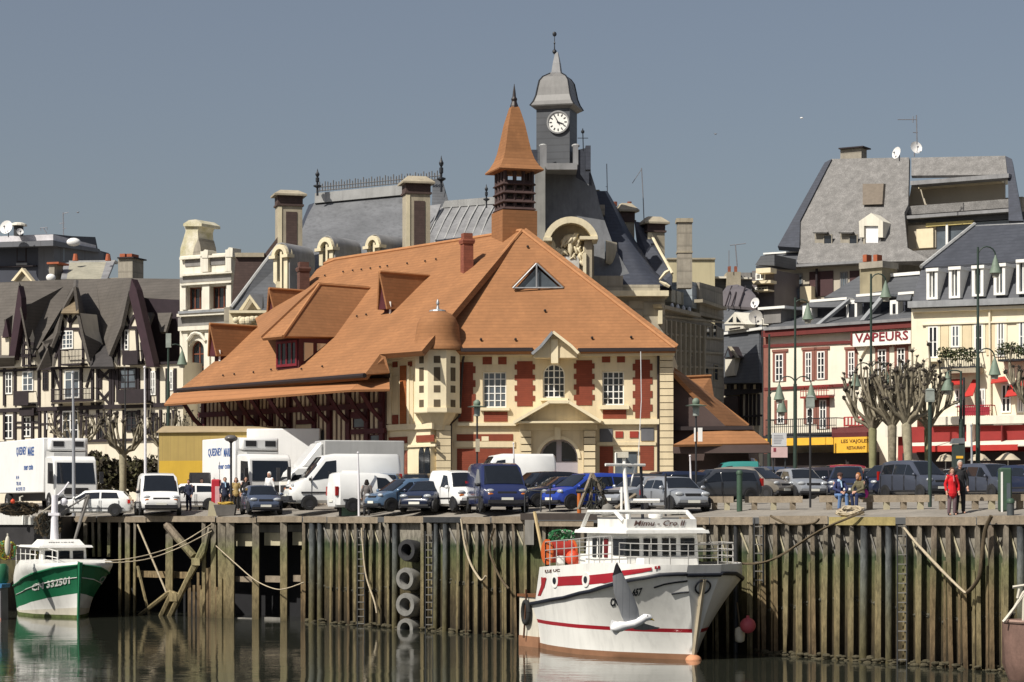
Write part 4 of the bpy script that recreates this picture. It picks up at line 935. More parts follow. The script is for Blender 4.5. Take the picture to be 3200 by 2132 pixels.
# round dormer
m = MB(); c = PY(1908, 792, .2); rows = []
for k in range(17):
    a = 2*math.pi*k/16; rows.append([c+Vector((-.35+.0, -.9, 0))+Vector((.0+.18*math.cos(a)*0, .45*math.cos(a), .75*math.sin(a)))*1.0, c+Vector((.45, .9, 0))+Vector((0, .5*math.cos(a), .8*math.sin(a)))])
m.ngrid(rows, .1)
m.lathe((0,0,0), [(0.01,0),(0.01,0.01)], 4) if False else None
rd = m.build('round_dormer', stone, th, smooth=40)
m = MB(); rows = [[c+Vector((-.55,-.75,0)), c+Vector((-.55,-.75,0))]]
m = MB(); m.prism([c+Vector((-.42, -.9+.43*math.cos(2*math.pi*k/14), .72*math.sin(2*math.pi*k/14))) for k in range(14)], (.05,0,0)); m.build('pane', glass_l, rd)
# cornice block and front wall right
m = MB(); FT.bx(m, 1830, 862, 1947, 908, -2, 1.5); FT.bx(m, 1947, 890, 2062, 908, -2, 1.0); m.build('parapet', greyst, th)
m = MB(); FT.bx(m, 1900, 908, 2090, 925, -1, 1.6); m.build('cornice', stone_w, th)
m = MB(); FT.bx(m, 1905, 925, 2078, 1490, -4, .8); m.build('front_wall', greyst, th)
for px in ((1965,940,2012,965),(1925,940,1950,965),(1962,975,2010,1020)):
    m = MB(); FT.bx(m, *px, .8, .9); m.build('wall_panel', stone, th)
m = MB(); FT.bx(m, 1987, 990, 2012, 1008, .9, 1.0); m.build('window', brownpan, th)
m = MB(); FT.bx(m, 2058, 970, 2070, 1012, .8, 1.5); m.build('wall_lantern', stone_w, th)
# carved gable with segmental arch
cg = FT.uz(1783, 770, 3); m = MB(); R1, R0 = 1.78, 1.38
for i in range(14):
    a0, a1 = R(12)+R(156)*i/14, R(12)+R(156)*(i+1)/14
    FT.upg(m, [(cg[0]+r*math.cos(a), cg[1]+r*math.sin(a)) for r, a in ((R0,a0),(R0,a1),(R1,a1),(R1,a0))], 1.2, 4.0)
cgab = m.build('carved_gable', stone_w, th)
m = MB(); FT.upg(m, [(cg[0]-1.3, cg[1]-3.4), (cg[0]+1.5, cg[1]-3.4), (cg[0]+1.5, cg[1])]+[(cg[0]+1.4*math.cos(R(15+15*i)), cg[1]+1.4*math.sin(R(15+15*i))) for i in range(11)]+[(cg[0]-1.3, cg[1])], 1.0, 2.9); m.build('gable_wall', stone, cgab)
for px in ((1698,742,1725,752),(1812,738,1868,748)): m = MB(); FT.bx(m, *px, 2.5, 4.1); m.build('gable_impost', stone_w, cgab)
m = MB(); FT.bx(m, 1826, 748, 1850, 868, 2.6, 3.7); m.build('gable_pier', stone, cgab)
m = MB(); FT.bx(m, 1822, 790, 1832, 862, 3.7, 3.9); m.build('gable_scroll', stone_w, cgab)
for k, (x, y, r, sx, sz) in enumerate(((1783,748,.42,1.2,.8),(1766,758,.3,1,1),(1803,756,.3,1,1),(1783,775,.34,.7,1.3),(1762,788,.24,1.1,.8),(1805,782,.26,1,.9),(1750,800,.2,1,1),(1727,770,.24,.9,1.5),(1741,785,.24,1.4,.9),(1748,797,.2,1,1),(1815,800,.24,1,1.2),(1832,778,.28,.8,1.3),(1790,800,.2,1,1),(1820,820,.2,1,1),(1720,760,.16,1,1))):
    m = MB(); c = FT.hit(x, y, 3.1); m.ball(c, r, 7, (sx, .7, sz))
    for j in range(2): m.tube([c+Vector((rnd.uniform(-r,r)*sx, -r*.45, r*sz)), c+Vector((rnd.uniform(-r,r)*.5*sx, -r*.7, 0)), c+Vector((rnd.uniform(-r,r)*sx, -r*.4, -r*sz*1.1))], [r*.2,r*.34,r*.16], 6)
    m.build('carved_figure', stone_w, cgab, smooth=70)
m = MB(); FT.bx(m, 1762, 800, 1810, 862, 2.9, 3.15); m.build('gable_tablet', mat('pale_grey_stone', (.5,.49,.46), .8, .3, 1.5), cgab)
# antennas
def pole_thing(name, label, cat, pts, r, Y, m_, group=None, extra=()):
    b = P(*pts[0], Y); m = MB(); m.tube([P(x, y, Y) for x, y in pts], r, 5)
    for q in extra: m.tube([P(x, y, Y) for x, y in q], r*.7, 5)
    return tag(m.build(name, m_, None, loc=b), label, cat, group)
antm = mat('antenna_metal', (.22,.22,.24), .5, .2, metal=.3)
pole_thing('antenna', 'thin whip antenna right of the clock tower', 'antenna', [(1898,600),(1896,512)], .03, 156, antm, 'roof antennas', [[(1893,584),(1899,584)]])
pole_thing('antenna', 'tall antenna pole with a bent drooping rod right of the clock tower', 'antenna', [(2013,700),(2010,620),(2005,525)], .035, 157, antm, 'roof antennas', [[(2004,530),(1976,573)],[(2007,560),(2007,580)]])
# stone wing receding to the right
FW = Fr(2072, 151, 2262, 165)
wg = thing('stone_building', 'tall shaded stone building with ribbed facade receding right of the town hall', 'building', FW.pt(5, 5.6))
m = MB(); q = [FW.pt(*FW.uz(x, y), 0) for x, y in ((2072,960),(2190,990),(2262,1030),(2262,1500),(2072,1500))]
for p in q[-2:]: p.z = 5.4
m.prism(q, -FW.n*9); m.build('wall', stone_d, wg)
m = MB(); FW.pg(m, [(2066,950),(2190,980),(2190,992),(2070,963)], 0, .6); m.build('cornice', stone, wg)
m = MB(); FW.pg(m, [(2186,882),(2258,902),(2262,1000),(2186,985)], -4, .3); m.build('attic_block', stone_d, wg)
m = MB(); FW.pg(m, [(2196,935),(2270,960),(2272,970),(2196,945)], .3, .9); m.build('attic_cornice', stone, wg)
for k in range(9):
    x = 2082+k*15; m = MB(); FW.bx(m, x, 1000+k*2.2, x+4, 1180, 0, .25); m.build('rib', stone, wg)
for k, y in enumerate((985, 1040, 1090, 1140)):
    m = MB(); FW.pg(m, [(2072,y),(2262,y+20-(k*4)),(2262,y+26-(k*4)),(2072,y+6)], 0, .12); m.build('ledge', stone, wg)
for x, y0, y1 in ((2205,1020,1060),(2225,1015,1055),(2150,1110,1170),(2200,1145,1190),(2230,1140,1190)):
    window(FW, wg, (x, y0, x+12, y1), stone, glass, 1, 2, .02, .06)
for k in range(4):
    x = 2098+k*18; m = MB(); FW.bx(m, x, 906+k*5, x+13, 945+k*5, -1.5, -.5); m.build('roof_slab', mat('pale_slab', (.5,.46,.36), .8), wg)
for k in range(4):
    x = 2096+k*18; m = MB(); c = FW.hit(x+4, 960+k*4, .4); m.ball(c, .18, 6, (.7,.7,1.6)); m.build('urn', mat('pale_urn', (.6,.62,.66), .6), wg)
m = MB(); FW.bx(m, 2163, 884, 2186, 965, -2, .1); m.build('pale_attic', mat('pale_blue_render', (.36,.40,.43), .7, .1, 1, course=1.4), wg)
m = MB(); c = FW.hit(2075, 860, 1); m.tube([c+Vector((-.3,0,-.3)), c+Vector((.1,0,.15)), c+Vector((.35,0,.3))], [.06,.14,.1], 6); m.tube([c+Vector((-.3,0,-.4)), c+Vector((.1,0,-.6)), c+Vector((.35,0,-.75))], [.06,.14,.1], 6); m.build('gargoyle', stone_w, wg)
cb = thing('cream_block', 'plain cream rendered flat block rising behind the tall chimney', 'building', P(2160, 1570, 185))
fx = Fr(2088, 185, 2235, 185); m = MB(); fx.bx(m, 2086, 809, 2234, 1400, -8, 0); m.build('wall', mat('dull_cream_render', (.50,.44,.28), .85, .1, .5, streak=.3), cb)
m = MB(); fx.bx(m, 2084, 806, 2236, 811, -8, .15); m.build('coping', stone, cb)
# ------------------------------------------------------------------ houses on the left
def boxp(fr, root, name, m_, px, o0, o1):
    m = MB(); fr.bx(m, *px, o0, o1); return m.build(name, m_, root)
def polyp(fr, root, name, m_, pix, o0, o1):
    m = MB(); fr.pg(m, pix, o0, o1); return m.build(name, m_, root)
def balcony(fr, root, px, m_, off, depth=.8, step=.14, solid=False):
    u0, u1, z0, z1 = fr.rect(*px, off+depth); m = MB()
    fr.ub(m, u0, u1, z0-.12, z0, off, off+depth); fr.ub(m, u0, u1, z1-.06, z1, off+depth-.06, off+depth)
    if solid: fr.ub(m, u0, u1, z0, z1-.06, off+depth-.05, off+depth)
    else:
        u = u0+.03
        while u < u1: fr.ub(m, u-.015, u+.015, z0, z1-.06, off+depth-.045, off+depth-.015); u += step
        fr.ub(m, u0, u1, (z0+z1)/2-.02, (z0+z1)/2+.02, off+depth-.044, off+depth-.016)
    for u in (u0, u1-.05): fr.ub(m, u, u+.05, z1-.06, z1, off, off+depth-.06)
    return m.build('balcony', m_, root)
brtile = mat('brown_roof_tile', (.108,.095,.083), .85, .25, .6, course=4, coursedark=.8, streak=.4, fine=.15)
tudor = mat('tudor_cream', (.66,.60,.48), .85, .1, .6, streak=.25)
timber = mat('black_timber', (.022,.015,.018), .75, .25, 2)
purple = mat('plum_board_and_shade', (.034,.015,.022), .65, .2, 2)
blockg = mat('slate_grey_cladding', (.13,.135,.15), .6, .15, .5, stripe=(0, .8, .05, (.10,.10,.11)))
B = thing('apartment_block', 'grey flat roofed apartment block far left with white membrane roof edge', 'apartment block', P(60, 1570, 202))
f1 = Fr(-80, 202, 168, 200); f2 = Fr(168, 200, 375, 214)
boxp(f1, B, 'wall', blockg, (-80, 757, 168, 1500), -10, 0); boxp(f2, B, 'wall', mat('cladding_shade_navy', (.045,.05,.068), .6, .15, .5), (168, 768, 340, 1500), -9, -.02)  # right-facing walls take a darker cladding copy, their shade painted in
boxp(f1, B, 'roof_edge', mat('white_membrane', (.62,.60,.62), .6, .2, 1.5), (-80, 737, 166, 755), -8, .5); polyp(f2, B, 'roof_edge', blockg, [(166,752),(310,778),(318,790),(166,768)], -6, .6)
boxp(f1, B, 'roof_storey', blockg, (80, 736, 170, 770), -14, -9); polyp(f2, B, 'roof_storey', mat('cladding_shade_navy', (.04,.045,.06)), [(168,732),(225,738),(298,741),(306,780),(168,775)], -9, -6)
window(f1, B, (52, 767, 84, 820), timber, glass_l, 1, 1, 0, .12); boxp(f1, B, 'sill', lead, (50, 822, 84, 829), 0, .3)
for px in ((197,768,216,818),(218,772,240,816),(250,780,270,816),(273,786,292,816)): window(f2, B, px, mat('pale_blue_frame', (.3,.36,.42), .5), glass, 2, 1, .0, .12)
boxp(f1, B, 'ledge', timber, (-80, 832, 112, 835), 0, .3)
H = thing('pale_roofed_house', 'house with pale beige zinc roof panel and a grey chimney behind the half timbered hotel', 'house', P(290, 1570, 185))
fh = Fr(190, 186, 415, 184)
m = MB(); m.slab([P(218,820,190), P(335,818,190), P(318,872,184), P(208,872,184)], .2); m.build('roof', mat('beige_zinc', (.34,.32,.25), .7, .2, .8, streak=.4), H)
m = MB(); m.slab([P(200,823,190), P(218,820,190), P(208,872,184), P(190,872,184)], .2); m.slab([P(332,818,190), P(358,816,190), P(335,872,184), P(315,872,184)], .22); m.build('roof_side', lead, H)
m = MB(); m.prism([P(215,815,189.9), P(360,813,189.9), P(358,820,189.9), P(217,823,189.9)], (0,1.5,0)); m.build('ridge_band', zincb, H)
boxp(fh, H, 'wall', stone_d, (190, 871, 372, 1500), -7, -.5)
c = boxp(fh, H, 'chimney', stone_d, (369, 806, 414, 1000), -1.6, .3); boxp(fh, H, 'chimney_cap', timber, (366, 803, 417, 807), -1.8, .5)
for x in (374, 396): boxp(fh, c, 'chimney_pot', mat('terracotta', (.36,.10,.045), .8, .2, 2), (x, 793, x+16, 803), -1, .2)
c = boxp(fh, H, 'chimney', stone_d, (153, 824, 170, 900), -1, .4); boxp(fh, c, 'chimney_cap', mat('terracotta', (.36,.10,.045)), (146, 819, 183, 825), -1.1, .6)
for x in (236, 338): 
    m = MB(); p = P(x, 815, 188); m.tube([p, p+Vector((0,0,.55))], [.25,.16], 8); m.build('chimney_pot', mat('terracotta', (.36,.10,.045)), H)
polyp(fh, H, 'gablet', cream_w, [(34,878),(68,837),(101,878),(94,878),(68,847),(43,878)], -.6, 0); polyp(fh, H, 'gablet_wall', stone, [(43,878),(68,847),(94,878)], -.8, -.3)
# half timbered hotel
fT = Fr(0, 168, 565, 158)
HT = thing('half_timbered_house', 'large half timbered house with steep brown roofs and black timber gables on the left', 'house', fT.pt(8, 5.8))
boxp(fT, HT, 'wall', tudor, (-60, 1146, 572, 1500), -9, 0)
up = lambda x, y, off: fT.pt(*fT.uz(x, y, off), off)
m = MB(); m.slab([up(-60,886,-7), up(60,880,-7), up(412,868,-7), up(420,960,-4), up(440,1146,-.5), up(-60,1150,-.5)], .3); m.build('roof', brtile, HT)
m = MB(); m.slab([up(412,870,-8), up(572,872,-8), up(572,938,-4.5), up(428,930,-4.5)], .3); m.build('roof', brtile, HT)
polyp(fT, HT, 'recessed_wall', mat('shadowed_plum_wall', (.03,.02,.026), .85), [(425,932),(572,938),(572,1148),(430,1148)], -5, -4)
for q in ([(445,977),(480,977),(462,1026)], [(492,978),(536,977),(518,1037),(500,1037)]):
    m = MB(); m.slab([up(q[0][0],q[0][1],-3.6), up(q[1][0],q[1][1],-3.6)]+[up(x,y,-2.4) for x, y in q[2:]], .2); m.build('small_roof', brtile, HT)
for px in ((466,930,484,968),(510,930,525,968),(465,1038,480,1085)): window(fT, HT, px, whitep, glass, 1, 2, -3.95, .08)
# left gable seen edge on
m = MB(); m.slab([up(60,881,-2), up(235,872,-5), up(195,960,-2.5), up(140,1065,-1.5), up(98,1122,.5), up(66,960,.9)], .25); m.build('roof', brtile, HT)
polyp(fT, HT, 'gable', tudor, [(64,960),(82,1040),(112,1148),(45,1148)], -.4, .3)
polyp(fT, HT, 'bargeboard_or_slope', purple, [(58,893),(66,930),(68,980),(44,1125),(25,1125)], .3, .8)
for q in ((72,990,72,1146),(88,1060,92,1146),(60,1070,105,1075),(55,1110,110,1112)): 
    m = MB(); fT.bar(m, *q, .22, .3, .4); m.build('timber', timber, HT)
for px in ((68,1090,95,1140),): balcony(fT, HT, px, timber, .3, .6)
polyp(fT, HT, 'small_gable', tudor, [(5,1050),(28,1050),(28,1110),(5,1110)], -.2, .1); polyp(fT, HT, 'bargeboard_or_slope', purple, [(18,998),(28,1052),(6,1056)], .1, .4)
m = MB(); m.slab([up(18,998,.3), up(40,985,-1), up(36,1045,-1), up(26,1052,.3)], .15); m.slab([up(-60,1120,1.2), up(44,1118,1.2), up(46,1145,.2), up(-60,1150,.2)], .15); m.build('small_roof', brtile, HT)
# middle gable
polyp(fT, HT, 'gable', tudor, [(192,978),(243,978),(250,1030),(266,1085),(284,1130),(284,1146),(166,1146),(172,1110),(195,1035)], -1.5, .4)
m = MB(); m.ngrid([[up(238,873,-5), up(236,895,.9)], [up(200,945,-4), up(190,978,.9)], [up(170,1015,-3), up(178,1040,.9)], [up(140,1062,-1), up(160,1085,.9)]], .2); m.build('roof', brtile, HT)
m = MB(); m.ngrid([[up(238,873,-5), up(237,895,.9)], [up(262,960,-4), up(247,978,.9)], [up(285,1040,-3), up(262,1050,.9)], [up(318,1075,-1), up(282,1130,.9)]], .2); m.build('roof', brtile, HT)
m = MB(); m.slab([up(237,893,-.2), up(190,979,1.1), up(246,979,1.1)], .15); m.build('hip_roof', mat('light_brown_tile', (.19,.145,.09), .85, .25, .8, course=4), HT)
m = MB(); m.slab([up(134,1068,1.0), up(166,1058,.2), up(163,1145,.6), up(118,1158,1.3), up(150,1090,1.1)], .2); m.build('roof_sweep', brtile, HT)
for q in ((193,1000,196,1035),(218,983,218,1025),(200,985,219,1010),(240,985,219,1010),(190,1028,250,1028),(197,1035,172,1120),(247,1035,280,1125),(190,1050,190,1090),(258,1065,258,1146),(184,1075,184,1146)):
    m = MB(); fT.bar(m, *q, .2, .4, .5); m.build('timber', timber, HT)
window(fT, HT, (201,1034,243,1092), whitep, glass_l, 4, 4, .42, .1, .05); balcony(fT, HT, (190,1092,252,1136), timber, .4, .7)
# right gable
m = MB(); m.slab([up(300,876,-5), up(411,869,-3), up(402,910,.8), up(378,1020,.9), up(340,1112,1), up(326,1065,-1), up(310,960,-4)], .25); m.build('roof', brtile, HT)
polyp(fT, HT, 'gable', tudor, [(404,915),(425,990),(457,1146),(352,1146),(375,1050)], -1, .3)
polyp(fT, HT, 'bargeboard_or_slope', purple, [(411,872),(426,905),(482,1146),(458,1146),(403,920)], .3, .9)  # broad plum face stands in for the gable's shaded right slope
for q in ((405,925,356,1115),(404,1005,404,1025),(392,985,404,1012),(418,985,405,1012),(378,1024,438,1024),(385,1030,385,1140),(425,1030,432,1140),(370,1075,370,1140),(440,1070,446,1140)):
    m = MB(); fT.bar(m, *q, .2, .3, .4); m.build('timber', timber, HT)
window(fT, HT, (389,1032,413,1096), whitep, glass, 2, 4, .32, .1, .05); balcony(fT, HT, (383,1096,430,1134), timber, .3, .7, solid=True)
m = MB(); m.slab([up(300,1070,-2), up(345,1085,-.5), up(355,1146,1), up(280,1146,.8), up(268,1110,.6)], .2); m.build('roof_valley', mat('dark_roof_tile', (.05,.045,.045), .85, .2, 1, course=4), HT)
# storeys: beams and posts
for px in ((-60,1143,572,1151),(-60,1268,572,1281),(-60,1374,572,1382),(160,1248,290,1254)):
    boxp(fT, HT, 'beam', timber, px, .0, .16)
boxp(fT, HT, 'balcony_slab', tudor, (155,1252,300,1258), 0, .8); boxp(fT, HT, 'balcony_slab', tudor, (358,1256,452,1263), 0, .8)
for x in (12,45,120,163,188,252,287,303,343,352,366,431,456,466,492,520,545):
    boxp(fT, HT, 'timber', timber, (x-3.5,1151,x+3.5,1268), 0, .12)
for x in (12,45,70,100,122,140,170,190,252,270,303,343,385,432,466,500,540):
    boxp(fT, HT, 'timber', timber, (x-3.5,1281,x+3.5,1374), 0, .12)
for q in ((305,1155,343,1190),(343,1155,305,1190),(305,1222,343,1266),(343,1222,305,1266),(165,1155,186,1215),(285,1155,268,1210),(355,1152,372,1260),(252,1300,268,1290),(252,1330,268,1318),(252,1360,268,1346),(190,1285,172,1300),(190,1310,172,1325),(190,1335,172,1350),(343,1285,305,1320),(366,1285,350,1330)):
    m = MB(); fT.bar(m, *q, .17, .0, .1); m.build('timber', timber, HT)
for q in ((45,1320,122,1320),(45,1335,122,1335),(270,1300,303,1300),(120,1325,165,1325)):
    m = MB(); fT.bar(m, *q, .12, 0, .09); m.build('timber', timber, HT)
for px in ((18,1162,40,1232),(72,1160,106,1224),(204,1158,250,1245),(376,1150,428,1216),(472,1160,488,1235),(525,1158,542,1220),(135,1160,152,1220),(310,1165,320,1215)):
    window(fT, HT, px, whitep if px[0] not in (376,135,310) else timber, glass_l if px[0] in (72,204,376) else glass, 2, 3, .02, .1, .05)
for px in ((16,1296,42,1372),(72,1302,98,1366),(196,1284,248,1374),(312,1290,335,1370),(396,1284,430,1350),(475,1290,494,1360),(142,1292,150,1342),(520,1290,535,1360)):
    window(fT, HT, px, whitep if px[0] < 300 else timber, glass, 2, 3, .02, .1, .05)
balcony(fT, HT, (41,1222,88,1262), timber, 0, .8, solid=True); balcony(fT, HT, (158,1214,290,1250), timber, 0, .9); balcony(fT, HT, (369,1217,450,1255), timber, 0, .9, solid=True); balcony(fT, HT, (60,1276,105,1294), timber, 0, .5, solid=True)
# white belle epoque house
fW = Fr(560, 160, 735, 157.5)
WH = thing('white_house', 'narrow white ornate house with parapet between the half timbered house and town hall', 'house', fW.pt(2, 5.8))
whs = mat('white_house_render', (.70,.66,.56), .8, .1, .8, streak=.3); whg = mat('grey_frieze', (.22,.21,.20), .8, .2, .8, streak=.4); mahog = mat('mahogany_joinery', (.17,.055,.03), .5, .2, 2)
m = MB(); A1 = fW.rect(583,897,630,968); A2 = fW.rect(656,894,706,965); A3 = fW.rect(590,1064,637,1188)
u0, u1 = fW.uz(562,1100)[0], fW.uz(724,1100)[0]; fW.wall(m, u0, u1, 5.6, fW.uz(640,795)[1], [A1, A2, A3], .5, 8); m.build('wall', whs, WH)
for h in (A1, A2): uwindow(fW, WH, *h, mahog, glass, 3, 1, -.45, .1, .08)
uwindow(fW, WH, *A3, mahog, glass, 2, 3, -.45, .1, .08, arch=True)
c_ = (A3[0]+A3[1])/2; r_ = (A3[1]-A3[0])/2; zt = A3[3]-r_
for sgn in (-1, 1):
    m = MB(); fW.upg(m, [(c_+sgn*(r_+.02), A3[3]+.02)]+[(c_+sgn*r_*math.cos(math.pi/2*i/7), zt+r_*math.sin(math.pi/2*i/7)) for i in range(8)]+[(c_, A3[3]+.02)], -.49, .004); m.build('arch_spandrel', whs, WH)
for px, o, mm in (((560,799,726,806),.3,whs),((562,852,724,858),.3,whs),((562,862,722,880),.05,whg),((562,882,722,888),.35,whs),((556,968,740,976),.6,zinc),((552,976,742,985),.5,whs),((556,988,738,1016),.08,whg),((556,1017,735,1030),.35,whs),((566,1031,724,1038),.15,whs),((566,889,580,968),.2,whs),((632,889,654,968),.2,whs),((708,889,722,968),.2,whs),((570,1040,586,1290),.15,whs),((640,1040,654,1290),.15,whs),((578,812,628,832),.06,whg),((650,808,702,828),.06,whg),((626,785,650,850),.3,whs),((704,780,722,850),.3,whs)):
    boxp(fW, WH, 'moulding', mm, px, .002, o)
polyp(fW, WH, 'parapet_post', whs, [(630,806),(634,786),(640,780),(650,782),(648,806)], -.6, .35); polyp(fW, WH, 'parapet_post', whs, [(704,803),(710,780),(716,773),(727,775),(726,803)], -.6, .35)
for pts in ([(585,1066),(600,1045),(612,1040)], [(642,1066),(628,1045),(612,1040)]):
    m = MB(); m.tube([fW.pt(*fW.uz(x,y,.2),.2) for x,y in pts], .12, 6); m.build('arch_garland', whs, WH)
lich = mat('lichen_white_stone', (.62,.58,.48), .9, .25, 1.5, col2=(.42,.38,.20), fine=.4)
c = polyp(fW, WH, 'chimney', lich, [(562,806),(564,775),(572,750),(580,722),(576,708),(622,708),(618,722),(620,750),(618,775),(622,806)], -3.2, -1.5)
polyp(fW, c, 'chimney_cap', lich, [(572,707),(573,699),(590,688),(612,686),(630,698),(630,707)], -3.4, -1.3)
polyp(fW, c, 'chimney_shade_side', stone_d, [(600,806),(608,770),(620,745),(626,768),(630,806)], -3.2, -1.45)  # grey patch paints the shaded right side of the pale chimney
# hedge in front of the half timbered house
def foliage(name, label, cat, blobs, cols, leaf=.16, n=700, group=None, stuff=False):
    m = MB(); loc = min(blobs, key=lambda b: b[0].z)[0]
    for c, r in blobs:
        for k in range(int(n*r[0]*max(r[2],.4))):
            d = Vector((rnd.gauss(0,1), rnd.gauss(0,1), rnd.gauss(0,1))).normalized()*rnd.uniform(.55,1.0)
            p = c+Vector((d.x*r[0], d.y*r[1], d.z*r[2])); a = Vector((rnd.gauss(0,1),rnd.gauss(0,1),rnd.gauss(0,1))).normalized(); b = a.cross(Vector((rnd.gauss(0,1),rnd.gauss(0,1),rnd.gauss(0,1)))).normalized(); s = leaf*rnd.uniform(.6,1.3)
            m.k = rnd.randrange(len(cols)); m.add([p-a*s, p+b*s*.6, p+a*s, p-b*s*.6], [(0,1,2,3)])
    o = m.build(name, cols, None, loc=loc)
    if stuff: o['kind'] = 'stuff'
    return tag(o, label, cat, group)
hb = [mat('brown_hedge', (.05,.04,.025), .9), mat('olive_hedge', (.075,.07,.03), .9), mat('dark_hedge', (.03,.026,.018), .9)]
bl = []
for x in range(290, 500, 14):
    Y = 150+rnd.uniform(-1,1); c = P(x, 1475+rnd.uniform(-20,30), Y); bl.append((c, (.9, .8, 1.0)))
foliage('garden_hedge', 'dark brown leafless hedge bank below the half timbered house', 'hedge', bl, hb, .2, 260)

# ------------------------------------------------------------------ houses on the right
G8 = Fr(2255, 172, 2395, 166)
M8 = thing('mansard_house', 'small slate house with white gabled dormer beside the tall stone building', 'house', G8.pt(2, 6))
g = lambda x, y, o: G8.pt(*G8.uz(x, y, o), o)
purp = mat('purple_zinc', (.13,.115,.12), .5, .2, .6)
m = MB(); m.ngrid([[g(2272,893,-6), g(2305,889,-6), g(2345,905,-6)], [g(2258,912,-3), g(2308,905,-2.5), g(2362,925,-3)], [g(2257,955,-1.5), g(2310,958,-1), g(2362,962,-1.5)]], .2); m.build('cap_roof', purp, M8, smooth=50)
for x in (2275, 2295, 2318): m = MB(); m.tube([g(x+12,895,-5), g(x+5,915,-2.2), g(x-8,956,-.9)], .06, 5); m.build('roof_seam', timber, M8)
m = MB(); m.slab([g(2257,956,-1.6), g(2346,962,-1.6), g(2392,1036,.2), g(2257,1036,.2)], .2); m.build('roof', slate, M8)
m = MB(); m.slab([g(2257,1036,.3), g(2372,1034,.3), g(2372,1105,.9), g(2257,1105,.9)], .2); m.slab([g(2257,1106,.95), g(2372,1106,.95), g(2375,1196,1.5), g(2257,1198,1.5)], .2); m.build('lower_roof', slate, M8)
boxp(G8, M8, 'ledge', whitep, (2257, 1030, 2385, 1038), 0, .6)
boxp(G8, M8, 'wall', tudor, (2257, 1198, 2372, 1500), -6, .8); boxp(G8, M8, 'eaves_board', timber, (2257,1196,2380,1232), .8, 1.1)
for x in range(2264, 2372, 15): boxp(G8, M8, 'timber', timber if x % 2 else cream, (x,1202,x+6,1216), 1.1, 1.15)
for x in (2312,2328,2340,2352,2366): boxp(G8, M8, 'timber', timber, (x,1232,x+4,1330), .8, .95)
boxp(G8, M8, 'dark_bay', mat('dark_brown_bay', (.05,.03,.028), .8), (2260,1240,2306,1330), .8, 1.1); boxp(G8, M8, 'beam', timber, (2257,1300,2376,1306), .8, 1.0)
d = polyp(G8, M8, 'dormer', whs, [(2262,1013),(2296,976),(2328,1013)], -1, 1.0); boxp(G8, d, 'dormer_base', whs, (2266,1014,2323,1031), -1, .9)
polyp(G8, d, 'pane', glass, [(2275,1006),(2289,990),(2289,1006)], 1.0, 1.04); polyp(G8, d, 'pane', glass, [(2301,1006),(2301,990),(2314,1006)], 1.0, 1.04); boxp(G8, d, 'vent', timber, (2278,1024,2312,1028), .9, .94)
d = polyp(G8, M8, 'dormer', timber, [(2262,1118),(2275,1083),(2303,1118)], .2, 1.6); boxp(G8, d, 'dormer_front', whs, (2266,1118,2296,1175), .2, 1.5); window(G8, M8, (2272,1122,2290,1172), whitep, glass, 2, 4, 1.5, .08)
polyp(G8, d, 'bargeboard_or_slope', stone, [(2274,1083),(2279,1083),(2304,1118),(2298,1118)], 1.6, 1.8); polyp(G8, d, 'pane', glass_l, [(2266,1116),(2274,1095),(2280,1116)], 1.6, 1.63)
K = thing('chimney_block', 'small roof block with grey chimney and antenna right of the cream block', 'rooftop', P(2290, 1570, 190))
kf = Fr(2240, 190, 2420, 190)
boxp(kf, K, 'wall', slate, (2236,870,2350, 1500), -5, -.5); boxp(kf, K, 'parapet', whs, (2234,864,2274,870), -3, 0); boxp(kf, K, 'parapet', whs, (2312,867,2350,872), -3, 0); c = boxp(kf, K, 'chimney', stone, (2272,850,2315,930), -2, .6)
for x in (2280, 2300): boxp(kf, c, 'chimney_pot', chim, (x-4,832,x+4,850), -1, -.4)
boxp(kf, K, 'terrace_wall', whg, (2316,852,2360,868), -1, -.3)
T_ = thing('balcony_tower', 'slim cream apartment tower with rounded balconies below the big grey roof', 'building', P(2385, 1570, 193))
tf = Fr(2345, 193, 2410, 192)
boxp(tf, T_, 'wall', purp, (2350,845,2420, 1500), -5, 0); polyp(tf, T_, 'roof', slate, [(2360,828),(2378,800),(2420,796),(2420,830)], -4, .3)
for px, mm in (((2362,838,2408,853),cream_w),((2345,877,2408,886),cream_w),((2356,905,2400,910),cream_w)): boxp(tf, T_, 'balcony', mm, px, 0, 1.2)
for px in ((2362,854,2392,875),(2360,897,2400,908)): window(tf, T_, px, whitep, glass, 4, 1, 0, .1)
pole_thing('antenna', 'TV aerial with a long crossbar on the roof block right of the cream block', 'antenna', [(2304,835),(2298,765)], .05, 189, antm, 'roof antennas', [[(2281,767),(2331,761)],[(2278,835),(2278,783)]])
# big grey apartment roof
FG = Fr(2390, 198, 3200, 186)
GA = thing('apartment_building', 'large apartment building with huge mottled grey roof, dormers and recessed balconies', 'apartment building', FG.pt(20, 6))
gg = lambda x, y, o: FG.pt(*FG.uz(x, y, o), o)
mott = mat('mottled_grey_roof', (.255,.245,.235), .85, .4, 1.6, fine=.95, streak=.2)
beige = mat('beige_render', (.46,.41,.33), .85, .1, .5)
tq = lambda y: -9+(y-490)*.027
m = MB(); m.slab([gg(x, y, tq(y)) for x, y in ((2599,497),(2841,492),(2838,640),(2826,665),(2836,775),(2912,815),(2488,824),(2502,765),(2502,700),(2485,690))], .4); m.build('roof', mott, GA)
m = MB(); m.slab([gg(x, y, tq(y)+.25) for x, y in ((2577,508),(2599,497),(2592,510),(2500,690),(2498,774),(2430,770))], .5); m.build('dark_verge', slate_d, GA); m = MB(); m.slab([gg(x, y, tq(y)+.1) for x, y in ((3141,487),(3162,497),(3197,690),(3152,690),(3150,546))], .5); m.build('dark_verge', slate_d, GA)
